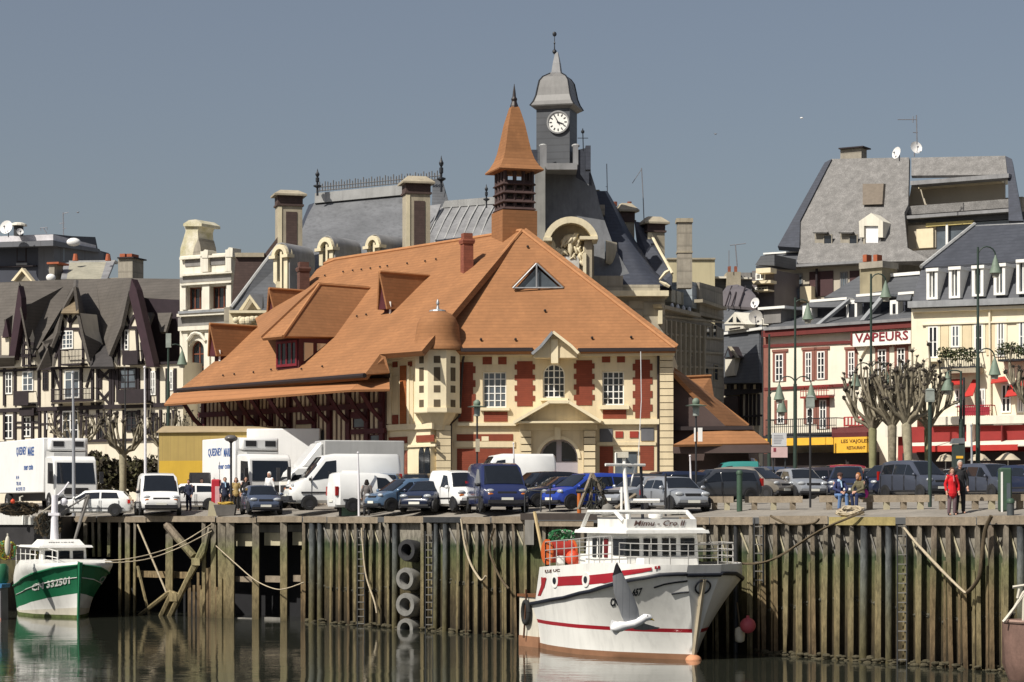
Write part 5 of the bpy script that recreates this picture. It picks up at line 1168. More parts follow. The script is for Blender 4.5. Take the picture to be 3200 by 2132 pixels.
m = MB(); m.slab([gg(2848,493,-9), gg(3141,487,-9), gg(3148,546,-7.4), gg(2848,549,-7.4)], .3); m.build('upper_roof', mott, GA)
m = MB(); m.slab([gg(2850,570,-9.5), gg(3140,566,-9.5), gg(3140,640,-9.5), gg(2838,640,-9.5)], .2); m.build('balcony_back', beige, GA)
boxp(FG, GA, 'body', stone_d, (2500, 640, 3195, 1500), -18, -9.8)
for px, o, mm in (((2845,554,3152,567),-6.6,lead),((2834,633,3162,660),-5.4,mott),((2822,663,3166,673),-4.6,lead),((2836,774,3200,815),-1.2,mott),((2870,566,3130,580),-8.8,cream_w)):
    boxp(FG, GA, 'ledge', mm, px, o-1.6, o)
boxp(FG, GA, 'balcony_recess', slate, (2838,674,3200,694), -9, -5.5); boxp(FG, GA, 'balcony_wall', beige, (2838,694,2925,776), -7, -5.5); boxp(FG, GA, 'balcony_glass', glass_l, (2925,694,3195,776), -7, -5.6)
for px, mm in (((2893,693,3040,704),mat('gold_awning', (.55,.45,.18), .8)),((2864,715,2916,775),cream_w),((2955,700,2962,775),whitep)): boxp(FG, GA, 'balcony_panel', mm, px, -5.5, -5.2)
m = MB(); m.prism([gg(2703,577,tq(577)), gg(2768,576,tq(577)), gg(2764,640,tq(640)), gg(2703,642,tq(640))], FG.n*.5); m.build('roof_window_box', mat('brown_blind', (.16,.13,.10), .7), GA)
c = boxp(FG, GA, 'chimney', stone_d, (2626, 462, 2692, 500), -10.5, -9.3); boxp(FG, c, 'chimney_cap', timber, (2620,459,2697,463), -10.8, -9)
for x in (2540, 2620):
    o = tq(730)+.9; d = boxp(FG, GA, 'dormer', stone_d, (x+6,727,x+38,768), o-2, o-.1); window(FG, GA, (x+8,727,x+36,766), stone_d, glass, 1, 1, o-.08, .08)
    m = MB(); m.slab([gg(x+25,694,o-1.2), gg(x,726,o+.4), gg(x+44,726,o+.4)], .12); m.slab([gg(x+25,694,o-1.2), gg(x+44,726,o+.4), gg(x+53,742,o-1.2)], .12); m.build('dormer_roof', mott, d)
o = tq(730)+1; d = polyp(FG, GA, 'dormer', whs, [(2684,692),(2722,666),(2759,692),(2759,742),(2744,742),(2744,706),(2700,706),(2700,742),(2686,742)], o-2, o); boxp(FG, d, 'shutter', mat('white_shutter', (.82,.82,.84), .5), (2704,707,2744,773), o-.5, o-.2); boxp(FG, d, 'jamb', stone_d, (2697,707,2704,776), o-.6, o-.1)
boxp(FG, GA, 'wall', beige, (2408,826,2700, 1500), -8, -.6); boxp(FG, GA, 'eaves', lead, (2488,820,2700,828), -2, .5)
m = MB(); m.slab([gg(2445,790,-3), gg(2500,786,-3), gg(2490,825,.5), gg(2362,832,.5)], .2); m.slab([gg(2362,832,.45), gg(2385,798,-3), gg(2446,789,-3), gg(2450,826,.45)], .2); m.build('side_roof', slate, GA)
boxp(FG, GA, 'coping', whitep, (2385,787,2498,792), -4, -2.5)
for px, mm in (((2420,855,2500,938),glass_l),((2617,848,2641,905),glass_l)): window(FG, GA, px, whg, mm, 3, 1, -.58, .1)
for px in ((2529,848,2603,926),(2655,846,2684,880)): boxp(FG, GA, 'shutter', mat('maroon_shutter', (.06,.028,.03), .7, .1), px, -.6, -.5)
boxp(FG, GA, 'balcony_panel', glass_l, (2420,905,2500,935), -.5, .6); boxp(FG, GA, 'balcony_panel', cream_w, (2500,895,2535,942), -.5, .7); boxp(FG, GA, 'balcony_post', cream_w, (2410,897,2424,950), -.4, .8)
m = MB(); c = gg(2550,915,-.3); m.tube([gg(2552,930,-.2), gg(2552,840,-.2)], .12, 6); m.build('flue', timber, GA)
pole_thing('antenna', 'tall rake shaped aerial on the big grey roof', 'antenna', [(2866,452),(2864,360)], .05, 190, antm, 'roof antennas', [[(2805,374),(2866,374)],[(2853,414),(2868,415)],[(2853,364),(2853,384)]])
def dish(x, y, r, Y, label, face=(-.5,-.8,.35), mm=None):
    f = Vector(face).normalized(); c = P(x, y, Y); s = F/Y; rr = r/s; e1 = f.cross(Vector((0,0,1))).normalized(); e2 = e1.cross(f); rows = []
    for k in range(17):
        a = 2*math.pi*k/16; rows.append([c+(e1*math.cos(a)+e2*math.sin(a))*rr*q+f*(.28*rr*q*q) for q in (.02,.35,.7,1)])
    t = thing('satellite_dish', label, 'satellite dish', c-Vector((0,0,rr*1.2)), 'satellite dishes on roofs')
    m = MB(); m.ngrid(rows, .04); m.build('reflector', mm or mat('white_dish', (.78,.77,.75), .5, .08, 2), t, smooth=60)
    m = MB(); m.tube([c-f*.05, c-f*.4*rr-Vector((0,0,.3*rr)), c-f*.4*rr-Vector((0,0,1.2*rr))], .05, 6); m.build('mast', antm, t)
    m = MB(); m.tube([c-e2*rr*.9+f*.2*rr, c+f*.75*rr-e2*.1*rr], .025, 5); m.ball(c+f*.75*rr-e2*.1*rr, .09, 5); m.build('feed_arm', antm, t)
dish(2805, 479, 19, 195, 'white satellite dish turned left beside a taller one on the grey roof', (-.8,-.5,.2)); dish(2861, 463, 20, 194, 'tall oval white satellite dish right of another on the big grey roof', (.3,-.9,.25))
dish(2362, 948, 17, 164, 'white satellite dish edge on at the left end of the pink restaurant roof', (-.7,-.7,.2)); dish(2362, 992, 22, 163.5, 'grey satellite dish below the white one by the slate house', (-.2,-.95,.15), mat('grey_dish', (.42,.40,.37), .6, .2, 2, streak=.4))
dish(22, 712, 22, 198, 'large pale satellite dish on the far left flat roof', (-.3,-.9,.25)); dish(62, 725, 11, 198, 'small satellite dish right of a larger dish on the far left roof', (.4,-.85,.25))
# vents beside the dishes
t = thing('roof_vent', 'dark metal vent stack with white hood on the far left roof', 'roof vent', P(62, 737, 199))
m = MB(); c = P(58, 737, 199.5); m.tube([c, c+Vector((0,0,.85))], .42, 10); m.build('stack', steel_dk, t); m = MB(); m.lathe((c.x,c.y,0), [(.75,c.z+.85),(.7,c.z+1.0),(.4,c.z+1.12),(.05,c.z+1.15)], 12); m.build('hood', whs, t)
pole_thing('antenna', 'thin aerial mast with short arms on the far left roof', 'antenna', [(198,735),(197,664)], .05, 206, antm, 'roof antennas', [[(197,668),(214,664)],[(186,699),(202,697)],[(198,714),(206,714)]])
pole_thing('antenna', 'low comb aerial left of the aerial mast', 'antenna', [(146,730),(135,712)], .05, 206, antm, 'roof antennas', [[(126,713),(147,711)],[(126,713),(128,721)],[(147,711),(147,719)]])
for x, y, r, lab in ((230,757,22,'white dome shaped roof light on the far left block'),(159,868,14,'white round dish back below the grey block beside the brown roof')):
    m = MB(); c = P(x, y, 198 if x > 200 else 184); m.ball(c, r/36, 8, (1,.6,.6 if x > 200 else .8)); tag(m.build('roof_dome', mat('white_dish', (.78,.77,.75)), smooth=60), lab, 'roof light')
# pink and cream restaurant
FV = Fr(2385, 150, 2870, 142)
RV = thing('restaurant_building', 'cream restaurant building with dark red trim and a white lettered roof sign', 'restaurant', FV.pt(8, 5.9))
rcream = mat('restaurant_cream', (.79,.73,.60), .85, .08, .6, streak=.15); rtrim = mat('dark_red_trim', (.14,.025,.022), .7, .15, 2); rbrick = mat('pink_brick', (.24,.10,.075), .85, .15, 2)
vv = lambda x, y, o: FV.pt(*FV.uz(x, y, o), o)
boxp(FV, RV, 'wall', rcream, (2386,1030,2866,1500), -9, 0)
def band(fr, root, x0, x1, ya, yb, h, o, mm, name='string_course'):
    polyp(fr, root, name, mm, [(x0,ya),(x1,yb),(x1,yb+h),(x0,ya+h)], .002, o)
u0 = FV.uz(2383,1036)[0]
for x0, x1, y, h, o, mm in ((2380,2868,1028,20,.5,rtrim),(2383,2664,1072,9,.1,rtrim),(2388,2660,1206,9,.12,rtrim),(2386,2866,1018,9,.65,lead)):
    band(FV, RV, x0, x1, y+6, y-26 if x1 > 2800 else y-8, h, o, mm)
for px in ((2386,1055,2402, 1500),(2849,1008,2864,1160)): boxp(FV, RV, 'pilaster', rbrick if px[0] < 2400 else rtrim, px, .002, .08)
for px, sx in (((2424,1106,2449,1192),6),((2518,1100,2538,1190),8),((2555,1098,2579,1186),6),((2652,1098,2672,1180),8),((2745,1092,2771,1172),8),((2805,1088,2830,1165),8)):
    window(FV, RV, px, whitep, glass, 2, 4, .01, .08, .05, surround=rbrick, sw=.2)
    boxp(FV, RV, 'arch_head', rbrick, (px[0]-sx-6, px[1]-14, px[2]+sx+6, px[1]-6), .002, .1)
for px in ((2430,1262,2452,1325),(2522,1255,2543,1325),(2562,1250,2584,1340)): window(FV, RV, px, whitep, glass, 2, 3, .01, .08, .05, surround=rbrick, sw=.22)
sg = boxp(FV, RV, 'sign_board', mat('sign_white', (.80,.78,.72), .6, .04), (2663,1038,2846,1079), .15, .45)
boxp(FV, sg, 'sign_edge', rtrim, (2658,1040,2663,1081), .12, .5)
a = FV.uz(2672,1071,.47); b = FV.uz(2838,1071,.47)
text_mesh('VAPEURS', .56, None, FV.pt(a[0], a[1], .46), FV.u, (0,0,1), FV.n, width=b[0]-a[0], bold=.012, th=.03).build('lettering', mat('sign_red', (.22,.02,.03), .6), sg)
polyp(FV, RV, 'pediment', rcream, [(2672,1082),(2708,1082),(2689,1116)], .02, .2)
balcony(FV, RV, (2392,1308,2612,1356), iron, 0, .9, .16); balcony(FV, RV, (2500,1206,2590,1238), mat('red_iron', (.28,.03,.025), .6), 0, .6, .2)
boxp(FV, RV, 'balcony_sign', mat('red_sign', (.35,.04,.04), .6), (2636,1302,2697,1332), .4, .5); 
for k in range(5): boxp(FV, RV, 'sign_letter', whs, (2642+k*11,1306,2648+k*11,1328), .5, .53)
yell = mat('yellow_awning', (.75,.42,.04), .7, .12, 2)
m = MB(); m.slab([vv(2382,1362,.4), vv(2604,1360,.4), vv(2604,1368,2.2), vv(2382,1368,2.2)], .05); m.build('awning_top', iron, RV); boxp(FV, RV, 'awning', yell, (2384,1369,2604,1392), 2.1, 2.2)
m = MB(); m.slab([vv(2598,1336,.4), vv(2716,1332,.4), vv(2718,1362,2.4), vv(2600,1364,2.4)], .06); m.build('awning_roof', mat('maroon_awning', (.10,.018,.018), .8), RV)
aw = boxp(FV, RV, 'awning_sign', yell, (2606,1366,2718,1415), 2.35, 2.45)
for txt, x0, x1, y in (('LES VAJOLES', 2628, 2714, 1388), ('RESTAURANT', 2646, 2704, 1405)):
    a = FV.uz(x0,y,2.47); b = FV.uz(x1,y,2.47)
    text_mesh(txt, .28 if y < 1400 else .2, None, FV.pt(a[0], a[1], 2.455), FV.u, (0,0,1), FV.n, width=b[0]-a[0], bold=.01, th=.015).build('lettering', mat('awning_brown', (.10,.04,.01), .7), aw)
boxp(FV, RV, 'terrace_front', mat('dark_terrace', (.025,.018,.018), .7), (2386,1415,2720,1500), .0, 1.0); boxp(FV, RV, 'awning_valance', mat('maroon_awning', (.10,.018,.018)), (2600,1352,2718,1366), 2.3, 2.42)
# its slate roofs and dormers
m = MB(); m.slab([vv(2384,1030,.5), vv(2866,1000,.5), vv(2880,905,-7), vv(2560,940,-7), vv(2510,950,-5)], .25); m.build('roof', slate, RV)
def pent(x0, x1, y0, y1, xw0, xw1, yw0, yw1, yt, o):
    """flat topped dormer: white front, slate cheek, white coping"""
    d = boxp(FV, RV, 'dormer', slate_d, (xw1, y0+8, x1, y1), -7, o-.6); boxp(FV, d, 'dormer_front', whitep, (xw0, yw0, xw1, yw1), o-.6, o); boxp(FV, d, 'coping', whitep, (x0, yt-3, x1+6, yt+5), -6, o+.2); boxp(FV, d, 'pane', glass, (xw0+8, yw0+12, xw1-8, yw1-12), o, o+.03)
    m = MB(); m.slab([vv(x0,yt+2,o+.1), vv(x1,yt+2,o+.1), vv(x1-6,yt+24,o+.4), vv(x0-6,yt+24,o+.4)], .12); m.build('dormer_roof', slate, d)
pent(2530, 2640, 945, 1010, 2508, 2538, 955, 1014, 936, -1.2); pent(2675, 2752, 930, 985, 2644, 2678, 938, 1008, 920, -1.2); pent(2806, 2850, 930, 990, 2781, 2806, 938, 992, 915, -1.2)
m = MB(); m.slab([vv(2645,935,-1), vv(2655,935,-1), vv(2560,1014,.4), vv(2548,1014,.4)], .2); m.build('roof_valley', zinc, RV); m = MB(); m.slab([vv(2750,925,-1), vv(2762,925,-1), vv(2700,1000,.3), vv(2686,1002,.3)], .2); m.build('roof_valley', zinc, RV)
m = MB(); m.slab([vv(2575,930,-7), vv(2690,860,-9), vv(2690,930,-7)], .2); m.slab([vv(2700,920,-7), vv(2770,858,-8.5), vv(2872,850,-8.5), vv(2872,920,-6)], .25); m.build('rear_roof', slate, RV); boxp(FV, RV, 'coping', whitep, (2770,852,2874,862), -8.6, -8)
c = boxp(FV, RV, 'chimney', mat('beige_chimney', (.30,.26,.17), .85, .2, 1, streak=.3), (2687,838,2756,980), -8.5, -7); boxp(FV, c, 'chimney_cap', stone_d, (2684,818,2758,838), -8.7, -6.8); 
for x in (2702, 2735): boxp(FV, c, 'chimney_pot', mat('terracotta', (.36,.10,.045)), (x-6,796,x+6,818), -8.2, -7.6)
boxp(FV, RV, 'coping', whitep, (2368,958,2452,966), -3, -.5); boxp(FV, RV, 'attic_wall', whg, (2386,966,2440,1010), -4, -.8)
# cream house with slate mansard
FX = Fr(2850, 141, 3200, 137)
CH = thing('mansard_corner_house', 'cream corner house with dark slate mansard, tall white dormers and red shopfront', 'house', FX.pt(6, 5.9))
xx = lambda x, y, o: FX.pt(*FX.uz(x, y, o), o)
hc = mat('warm_cream_render', (.79,.72,.55), .85, .08, .6, streak=.15)
boxp(FX, CH, 'wall', hc, (2848,955,3330,1300), -10, 0)
m = MB(); m.slab([xx(2882,834,-1.6), xx(3330,808,-1.6), xx(3330,930,-.1), xx(2850,942,-.1)], .3); m.build('mansard', mat('blue_slate', (.065,.07,.085), .55, .2, .6, course=4), CH)
m = MB(); m.slab([xx(2878,836,-1.4), xx(3046,702,-7), xx(3330,690,-7), xx(3330,806,-1.4)], .3); m.build('upper_roof', mat('blue_slate', (.065,.07,.085)), CH)
m = MB(); m.tube([xx(2878,834,-1.3), xx(3046,700,-6.9)], .12, 6); m.prism([xx(3040,705,-6.8), xx(3330,690,-6.8), xx(3330,698,-6.8), xx(3040,712,-6.8)], (0,.4,0)); m.build('verge', zincb, CH)
band(FX, CH, 2836, 3330, 942, 925, 20, .6, zinc, 'cornice'); band(FX, CH, 2848, 3330, 966, 950, 10, .35, hc, 'cornice'); band(FX, CH, 2880, 3330, 1012, 997, 5, .15, hc)
for x0, x1, y0, y1 in ((2895,2930,838,936),(2965,3000,833,932),(3037,3073,829,926),(3105,3141,823,922),(3176,3218,810,918)):
    d = MB(); FX.bx(d, x0, y0+8, x0+9, y1, -1.5, .15); FX.bx(d, x1-9, y0+8, x1, y1, -1.5, .15); FX.bx(d, x0-2, y0, x1+2, y0+10, -1.5, .25); FX.bx(d, x0, y1-7, x1, y1, -1, .2); d = d.build('dormer', whitep, CH)
    boxp(FX, d, 'pane', glass_l, (x0+9, y0+10, x1-9, y1-7), -1, -.1); boxp(FX, d, 'mullion', whitep, ((x0+x1)/2-2, y0+10, (x0+x1)/2+2, y1-7), -.1, 0); boxp(FX, d, 'cheek', slate_d, (x1, y0+8, x1+12, y0+40), -1.4, -.6)
for q in ([(3032,740),(3050,722),(3062,720),(3046,742)], [(3098,750),(3125,715),(3144,712),(3118,752)]):
    m = MB(); nrm = Vector((0,-.12,.1)); 
    oo = lambda y: -1.4-5.6*(836-y)/134+.12
    m.slab([xx(x, y, oo(y)) for x, y in q], .1); m.build('skylight', glass_l, CH)
for px in ((2902,1019,2932,1120),(2974,1016,3000,1086),(3046,1012,3073,1100),(3117,1006,3140,1115),(3185,1003,3212,1100)): window(FX, CH, px, whitep, glass_l if px[0] in (2974,3185) else glass, 2, 2, .01, .1, .05, surround=hc, sw=.15)
for px in ((2940,1020,2964,1110),(3008,1016,3036,1090),(3082,1012,3108,1110)): boxp(FX, CH, 'shutter', cream, px, .002, .06)
for px in ((2985,1215,3010,1270),(3060,1215,3080,1285),(3130,1200,3160,1290),(3180,1200,3200,1290)): window(FX, CH, px, whitep, glass, 2, 2, .01, .1, .05)
m = MB(); m.tube([xx(3092,955,.15), xx(3095,1290,.15)], .07, 6); m.build('downpipe', hc, CH)
boxp(FX, CH, 'sill', hc, (2898,1121,2940,1130), 0, .4); boxp(FX, CH, 'balcony_slab', stone, (2945,1150,3056,1166), 0, .9); balcony(FX, CH, (2935,1100,3052,1146), iron, 0, .9); balcony(FX, CH, (3118,1085,3300,1120), iron, 0, .9)
redaw = mat('red_awning', (.42,.028,.022), .75, .1, 2)
for q in ([(2966,1186),(3008,1184),(3008,1200),(2966,1202)], [(3040,1186),(3056,1186),(3040,1236),(3010,1240)], [(3100,1182),(3140,1176),(3150,1190),(3096,1198)], [(3160,1195),(3190,1182),(3180,1235),(3140,1240)], [(3190,1180),(3260,1178),(3260,1210),(3180,1205)]):
    m = MB(); m.slab([xx(q[0][0],q[0][1],.1), xx(q[1][0],q[1][1],.1), xx(q[2][0],q[2][1],1.2), xx(q[3][0],q[3][1],1.2)], .05); m.build('awning', redaw, CH)
balcony(FX, CH, (2990,1266,3096,1302), mat('crimson_rail', (.30,.02,.035), .7), 0, .7, .12)
boxp(FX, CH, 'balcony_banner', mat('crimson_rail', (.30,.02,.035)), (3000,1272,3092,1298), .6, .66)
band(FX, CH, 2906, 3330, 1303, 1294, 26, .8, whs, 'shop_fascia')
shop = mat('shop_red', (.26,.022,.02), .7, .1, 2)
boxp(FX, CH, 'shopfront', shop, (2806,1330,3330,1500), -2, .4)
m = MB(); m.slab([xx(2850,1384,.5), xx(3330,1372,.5), xx(3330,1390,1.8), xx(2850,1396,1.8)], .06); m.build('shop_awning', whs, CH); boxp(FX, CH, 'awning_valance', redaw, (2850,1393,3010,1412), 1.7, 1.8); boxp(FX, CH, 'awning_valance', redaw, (3040,1390,3180,1408), 1.7, 1.8)
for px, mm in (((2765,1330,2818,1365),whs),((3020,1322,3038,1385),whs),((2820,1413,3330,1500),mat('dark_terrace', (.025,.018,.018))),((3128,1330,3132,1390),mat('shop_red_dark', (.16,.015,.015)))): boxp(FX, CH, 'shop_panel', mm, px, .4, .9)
grn = [mat('box_hedge_dark', (.02,.03,.012), .9), mat('box_hedge_green', (.05,.07,.025), .9), mat('box_hedge_olive', (.08,.08,.035), .9)]
foliage('planter_hedge', 'clipped green hedge along the first floor balcony of the cream corner house', 'hedge', [(xx(x,1108+rnd.uniform(-5,8),1.0), (.32,.3,.42)) for x in range(2942,3050,12)], grn, .09, 420)
foliage('planter_hedge', 'green hedge on the right balcony of the cream corner house', 'hedge', [(xx(x,1092+rnd.uniform(-6,6),1.0), (.32,.3,.4)) for x in range(3125,3300,12)], grn, .09, 420)
# ------------------------------------------------------------------ vehicles
def paint(name, c, metal=0): return mat('paint_'+name, c, .28, .04, 2, metal=metal, coat=.6)
cwhite = paint('white', (.80,.80,.78)); csilver = paint('silver', (.36,.38,.41), .4); cgrey = paint('dark_grey', (.05,.055,.065), .2); cnavy = paint('navy', (.015,.022,.05)); cblue = paint('bright_blue', (.02,.05,.30)); cslate = paint('slate_blue', (.07,.09,.14), .2); cblueg = paint('steel_blue', (.09,.15,.24), .2)
cblack = paint('black', (.012,.012,.015)); cbeige = paint('beige', (.25,.225,.19), .3); cteal = paint('teal', (.04,.22,.20)); cmar = paint('maroon', (.20,.02,.04)); cvan = paint('deep_navy', (.018,.026,.085))
carglass = mat('car_glass', (.012,.015,.02), .04, .2, 1, spec=.7); tyrem = mat('tyre_rubber', (.018,.018,.018), .85, .2, 4); rimm = mat('alloy_rim', (.42,.42,.43), .35, .1, 3, metal=.6); lampm = mat('headlamp', (.40,.42,.44), .12, .2, 8, spec=.8); redl = mat('tail_lamp', (.35,.015,.012), .2, .1, 3); plast = mat('black_plastic', (.025,.025,.028), .6, .15, 3); platem = mat('plate_white', (.75,.74,.66), .5, .04); amber = mat('amber_lens', (.45,.13,.02), .3)
KIND = {
 'hatch': dict(L=3.85, W=1.66, H=1.43, st=[(-1.0,.30,.50,.56),(-.985,.16,.56,.62),(-.955,.14,.64,.74),(-.80,.13,.65,.95),(-.62,.13,.65,.99),(-.2,.13,.645,1.0),(.16,.13,.63,.975),(.50,.13,.62,.655),(.78,.13,.56,.595),(.93,.16,.47,.50),(.985,.22,.38,.41),(1.0,.27,.34,.36)], ws=(6,7), rw=(2,3), sw=[(-.72,-.27,-.66,-.27),(-.22,.44,-.22,.14)]),
 'sedan': dict(L=4.2, W=1.68, H=1.36, st=[(-1.0,.30,.50,.54),(-.985,.16,.58,.62),(-.93,.14,.64,.69),(-.66,.13,.655,.72),(-.42,.13,.655,.97),(-.15,.13,.65,1.0),(.12,.13,.64,.975),(.46,.13,.63,.665),(.78,.13,.57,.60),(.93,.16,.48,.51),(.985,.22,.38,.41),(1.0,.27,.34,.36)], ws=(6,7), rw=(3,4), sw=[(-.52,-.22,-.40,-.22),(-.17,.40,-.17,.11)]),
 'mpv': dict(L=4.1, W=1.74, H=1.62, st=[(-1.0,.26,.46,.50),(-.99,.15,.56,.66),(-.96,.13,.6,.80),(-.87,.12,.61,.95),(-.6,.12,.61,.99),(-.1,.12,.60,1.0),(.24,.12,.585,.97),(.66,.12,.57,.60),(.84,.13,.52,.55),(.95,.16,.43,.46),(.99,.21,.36,.39),(1.0,.26,.32,.34)], ws=(6,7), rw=(2,3), sw=[(-.80,-.36,-.76,-.36),(-.32,.10,-.32,.10),(.13,.58,.13,.22)]),
 'smallvan': dict(L=4.1, W=1.74, H=1.83, st=[(-1.0,.2,.5,.55),(-.995,.14,.56,.85),(-.97,.12,.57,.96),(-.9,.12,.57,1.0),(-.4,.12,.57,1.0),(.05,.12,.56,.99),(.26,.12,.55,.955),(.60,.12,.53,.57),(.84,.13,.48,.51),(.95,.15,.40,.43),(.99,.2,.34,.37),(1.0,.25,.3,.32)], ws=(6,7), rw=None, sw=[(-.02,.50,-.02,.20)]),
 'bigvan': dict(L=4.8, W=2.0, H=2.1, st=[(-1.0,.18,.5,.55),(-.995,.13,.54,.9),(-.98,.12,.54,.97),(-.93,.12,.54,1.0),(-.4,.12,.54,1.0),(.2,.12,.54,1.0),(.40,.12,.53,.965),(.72,.12,.51,.55),(.88,.13,.46,.50),(.97,.15,.38,.41),(.995,.19,.33,.35),(1.0,.24,.28,.30)], ws=(6,7), rw=None, sw=[(.18,.62,.18,.36)]),
}
def wheel(root, x, y, r, w_, side, rim=rimm):
    m = MB(); prof = [(r*.55,-w_/2),(r*.93,-w_/2),(r,-w_*.35),(r,w_*.35),(r*.93,w_/2),(r*.55,w_/2)]
    rows = [[Vector((x+q*math.cos(2*math.pi*k/18), y+z*side, r+q*math.sin(2*math.pi*k/18))) for k in range(19)] for q, z in prof]
    m.grid(rows); wv = m.build('wheel', tyrem, root, local=True, smooth=40)
    m = MB(); n = 14; q = r*.6; yo = y+side*(w_/2-.03)
    m.prism([Vector((x+q*math.cos(2*math.pi*k/n), yo, r+q*math.sin(2*math.pi*k/n))) for k in range(n)], (0,-side*.03,0)); m.build('rim', rim, wv, local=True)
    m = MB()
    for k in range(5):
        a = 2*math.pi*k/5; a2 = a+.5; m.prism([Vector((x+d*math.cos(t), yo+side*.002, r+d*math.sin(t))) for d, t in ((q*.35,a),(q*.85,a),(q*.85,a2),(q*.35,a2))], (0,side*.012,0))
    m.build('wheel_slots', plast, wv, local=True)
def car(name, label, px, Y, al, kind, col, cat='car', group='cars parked along the quay', L=None, W=None, H=None, bump=None, base=None, parts=True, sidewin=True, rear_glass=False, plate='', dz=0):
    K = KIND[kind]; L = L or K['L']; W = W or K['W']; H = H or K['H']
    hd = Vector((math.sin(R(al)), -math.cos(R(al)), 0)); p = P(px, YH, Y); z = G(p.x, p.y)+dz
    t = thing(name, label, cat, (p.x, p.y, z), group, math.atan2(hd.y, hd.x))
    st = []
    for (xr, zb, zl, zt) in K['st']:
        e = abs(xr); wf = 1-.22*sm(.86, 1.0, e)-.03*sm(.5,.9,e); gh = sm(.7, .95, zt)
        wt = .90-.13*gh if kind != 'bigvan' else .92-.05*gh
        st.append((xr*L/2, zb*H, zl*H, zt*H, W/2*wf, W/2*wf*wt))
    def ring(s):
        x, zb, zl, zt, w, wt = s
        h = [(0,zb),(w*.80,zb),(w*.96,zb+.06*H),(w,zb+(zl-zb)*.55),(w*.985,zl),(wt,zt-.045*(zt-zl)/.3 if zt-zl > .2 else zt-.02),(wt*.86,zt),(wt*.45,zt+.012),(0,zt+.018)]
        return [Vector((x,y,z)) for y, z in h]+[Vector((x,-y,z)) for y, z in h[-2:0:-1]]
    rg = [ring(s) for s in st]; n = len(rg[0]); m = MB()
    m.add([v for r_ in rg for v in r_], [(i*n+k, i*n+(k+1)%n, (i+1)*n+(k+1)%n, (i+1)*n+k) for i in range(len(rg)-1) for k in range(n)]+[tuple(range(n)), tuple((len(rg)-1)*n+k for k in range(n))[::-1]])
    b = m.build('body', col, t, local=True, smooth=35)
    def patch(nm, q, mm, off=.014, parent=t, th=.02):
        nr = (q[1]-q[0]).cross(q[3]-q[0]).normalized(); c = sum(q, Vector())/4
        if nr.dot(c-Vector((0,0,H*.5))) < 0: nr = -nr
        m = MB(); m.prism([v+nr*off for v in q], -nr*th); return m.build(nm, mm, parent, local=True)
    def at(x, f):
        for a, c in zip(st, st[1:]):
            if a[0] <= x <= c[0]:
                k = (x-a[0])/(c[0]-a[0]); ra, rc = ring(a), ring(c); u = ra[4].lerp(rc[4], k); v = ra[5].lerp(rc[5], k); return u.lerp(v, f)
        return Vector((x, W/2, H*.6))
    mir = lambda v: Vector((v.x, -v.y, v.z))
    i, j = K['ws']; T, Bq = rg[i], rg[j]
    def screen(nm, lo, hi, f0, f1, sx):
        m = MB(); o_ = Vector((sx*.016, 0, .016)); m.ngrid([[lo[k].lerp(hi[k], f)*1.0+o_ for k in (5,6,7,8,9,10,11)] for f in (f0, f1)], .012)
        for v in m.v: v.y *= .93
        return m.build(nm, carglass, t, local=True)
    screen('windscreen', Bq, T, .05, .93, 1)
    if K['rw'] or rear_glass:
        i, j = K['rw'] or (1, 2); T, Bq = rg[j], rg[i]
        if K['rw']: screen('rear_window', Bq, T, .15, .9, -1)
        else:
            for sg in (-1, 1): patch('rear_window', [Vector((-L/2-.005, sg*W*.05, H*.56)), Vector((-L/2-.005, sg*W*.38, H*.56)), Vector((-L/2+.0, sg*W*.36, H*.85)), Vector((-L/2+.0, sg*W*.05, H*.85))], carglass, .02)
    if sidewin:
        for a, c, d, e in K['sw']:
            q = [at(a*L/2,.1), at(c*L/2,.1), at(e*L/2,.88), at(d*L/2,.88)]
            patch('side_window', q, carglass); patch('side_window', [mir(v) for v in q], carglass)
    r = .30 if kind not in ('bigvan',) else .34; wb = L*.31
    for sx in (-1, 1):
        for sy in (-1, 1):
            x = sx*wb+(.05*L if kind != 'bigvan' else .02*L)*(sx > 0)
            m = MB(); m.prism([Vector((x+(r+.07)*math.cos(2*math.pi*k/16), sy*(W/2+.003), r+(r+.07)*math.sin(2*math.pi*k/16))) for k in range(16) if r+(r+.07)*math.sin(2*math.pi*k/16) > .12], (0,-sy*.06,0)); m.build('wheel_arch', plast, t, local=True)
            wheel(t, x, sy*(W/2-.085), r, .2, sy)
    for sy in (-1, 1):
        zl = st[-3][3] if kind in ('hatch','sedan') else st[-3][3]*1.05
        m = MB(); m.ball((L/2-.15*L/4, sy*W*.345, zl+.01), .19, 8, (.55,1.0,.48)); hl = m.build('headlight', lampm, t, local=True, smooth=60)
        if kind == 'bigvan' or kind == 'smallvan': m = MB(); m.ball((L/2-.08, sy*W*.34, zl-.13), .12, 6, (.5,1.2,.5)); m.build('indicator', amber, hl, local=True)
        m = MB(); m.ball((st[K['ws'][1]][0]-.18, sy*(W/2+.09), st[K['ws'][1]][2]+.10), .11, 6, (.6,.95,.75)); m.build('mirror', col if kind != 'bigvan' else plast, t, local=True, smooth=60)
        m = MB(); hh = .55 if kind in ('bigvan','smallvan') else .62; m.box(-L/2-.015, -L/2+.12, sy*W*.40-.07, sy*W*.40+.07, H*(hh-.13), H*(hh+(.02 if kind in ('hatch','sedan') else .1))); m.build('tail_light', redl, t, local=True)
    m = MB(); m.box(L/2-.16, L/2+.025, -W*.40, W*.40, .26*H/1.4, .36*H/1.4); m.box(L/2-.3, L/2-.02, -W*.46, W*.46, .2*H/1.4, .25*H/1.4); m.build('bumper', bump or plast, t, local=True)
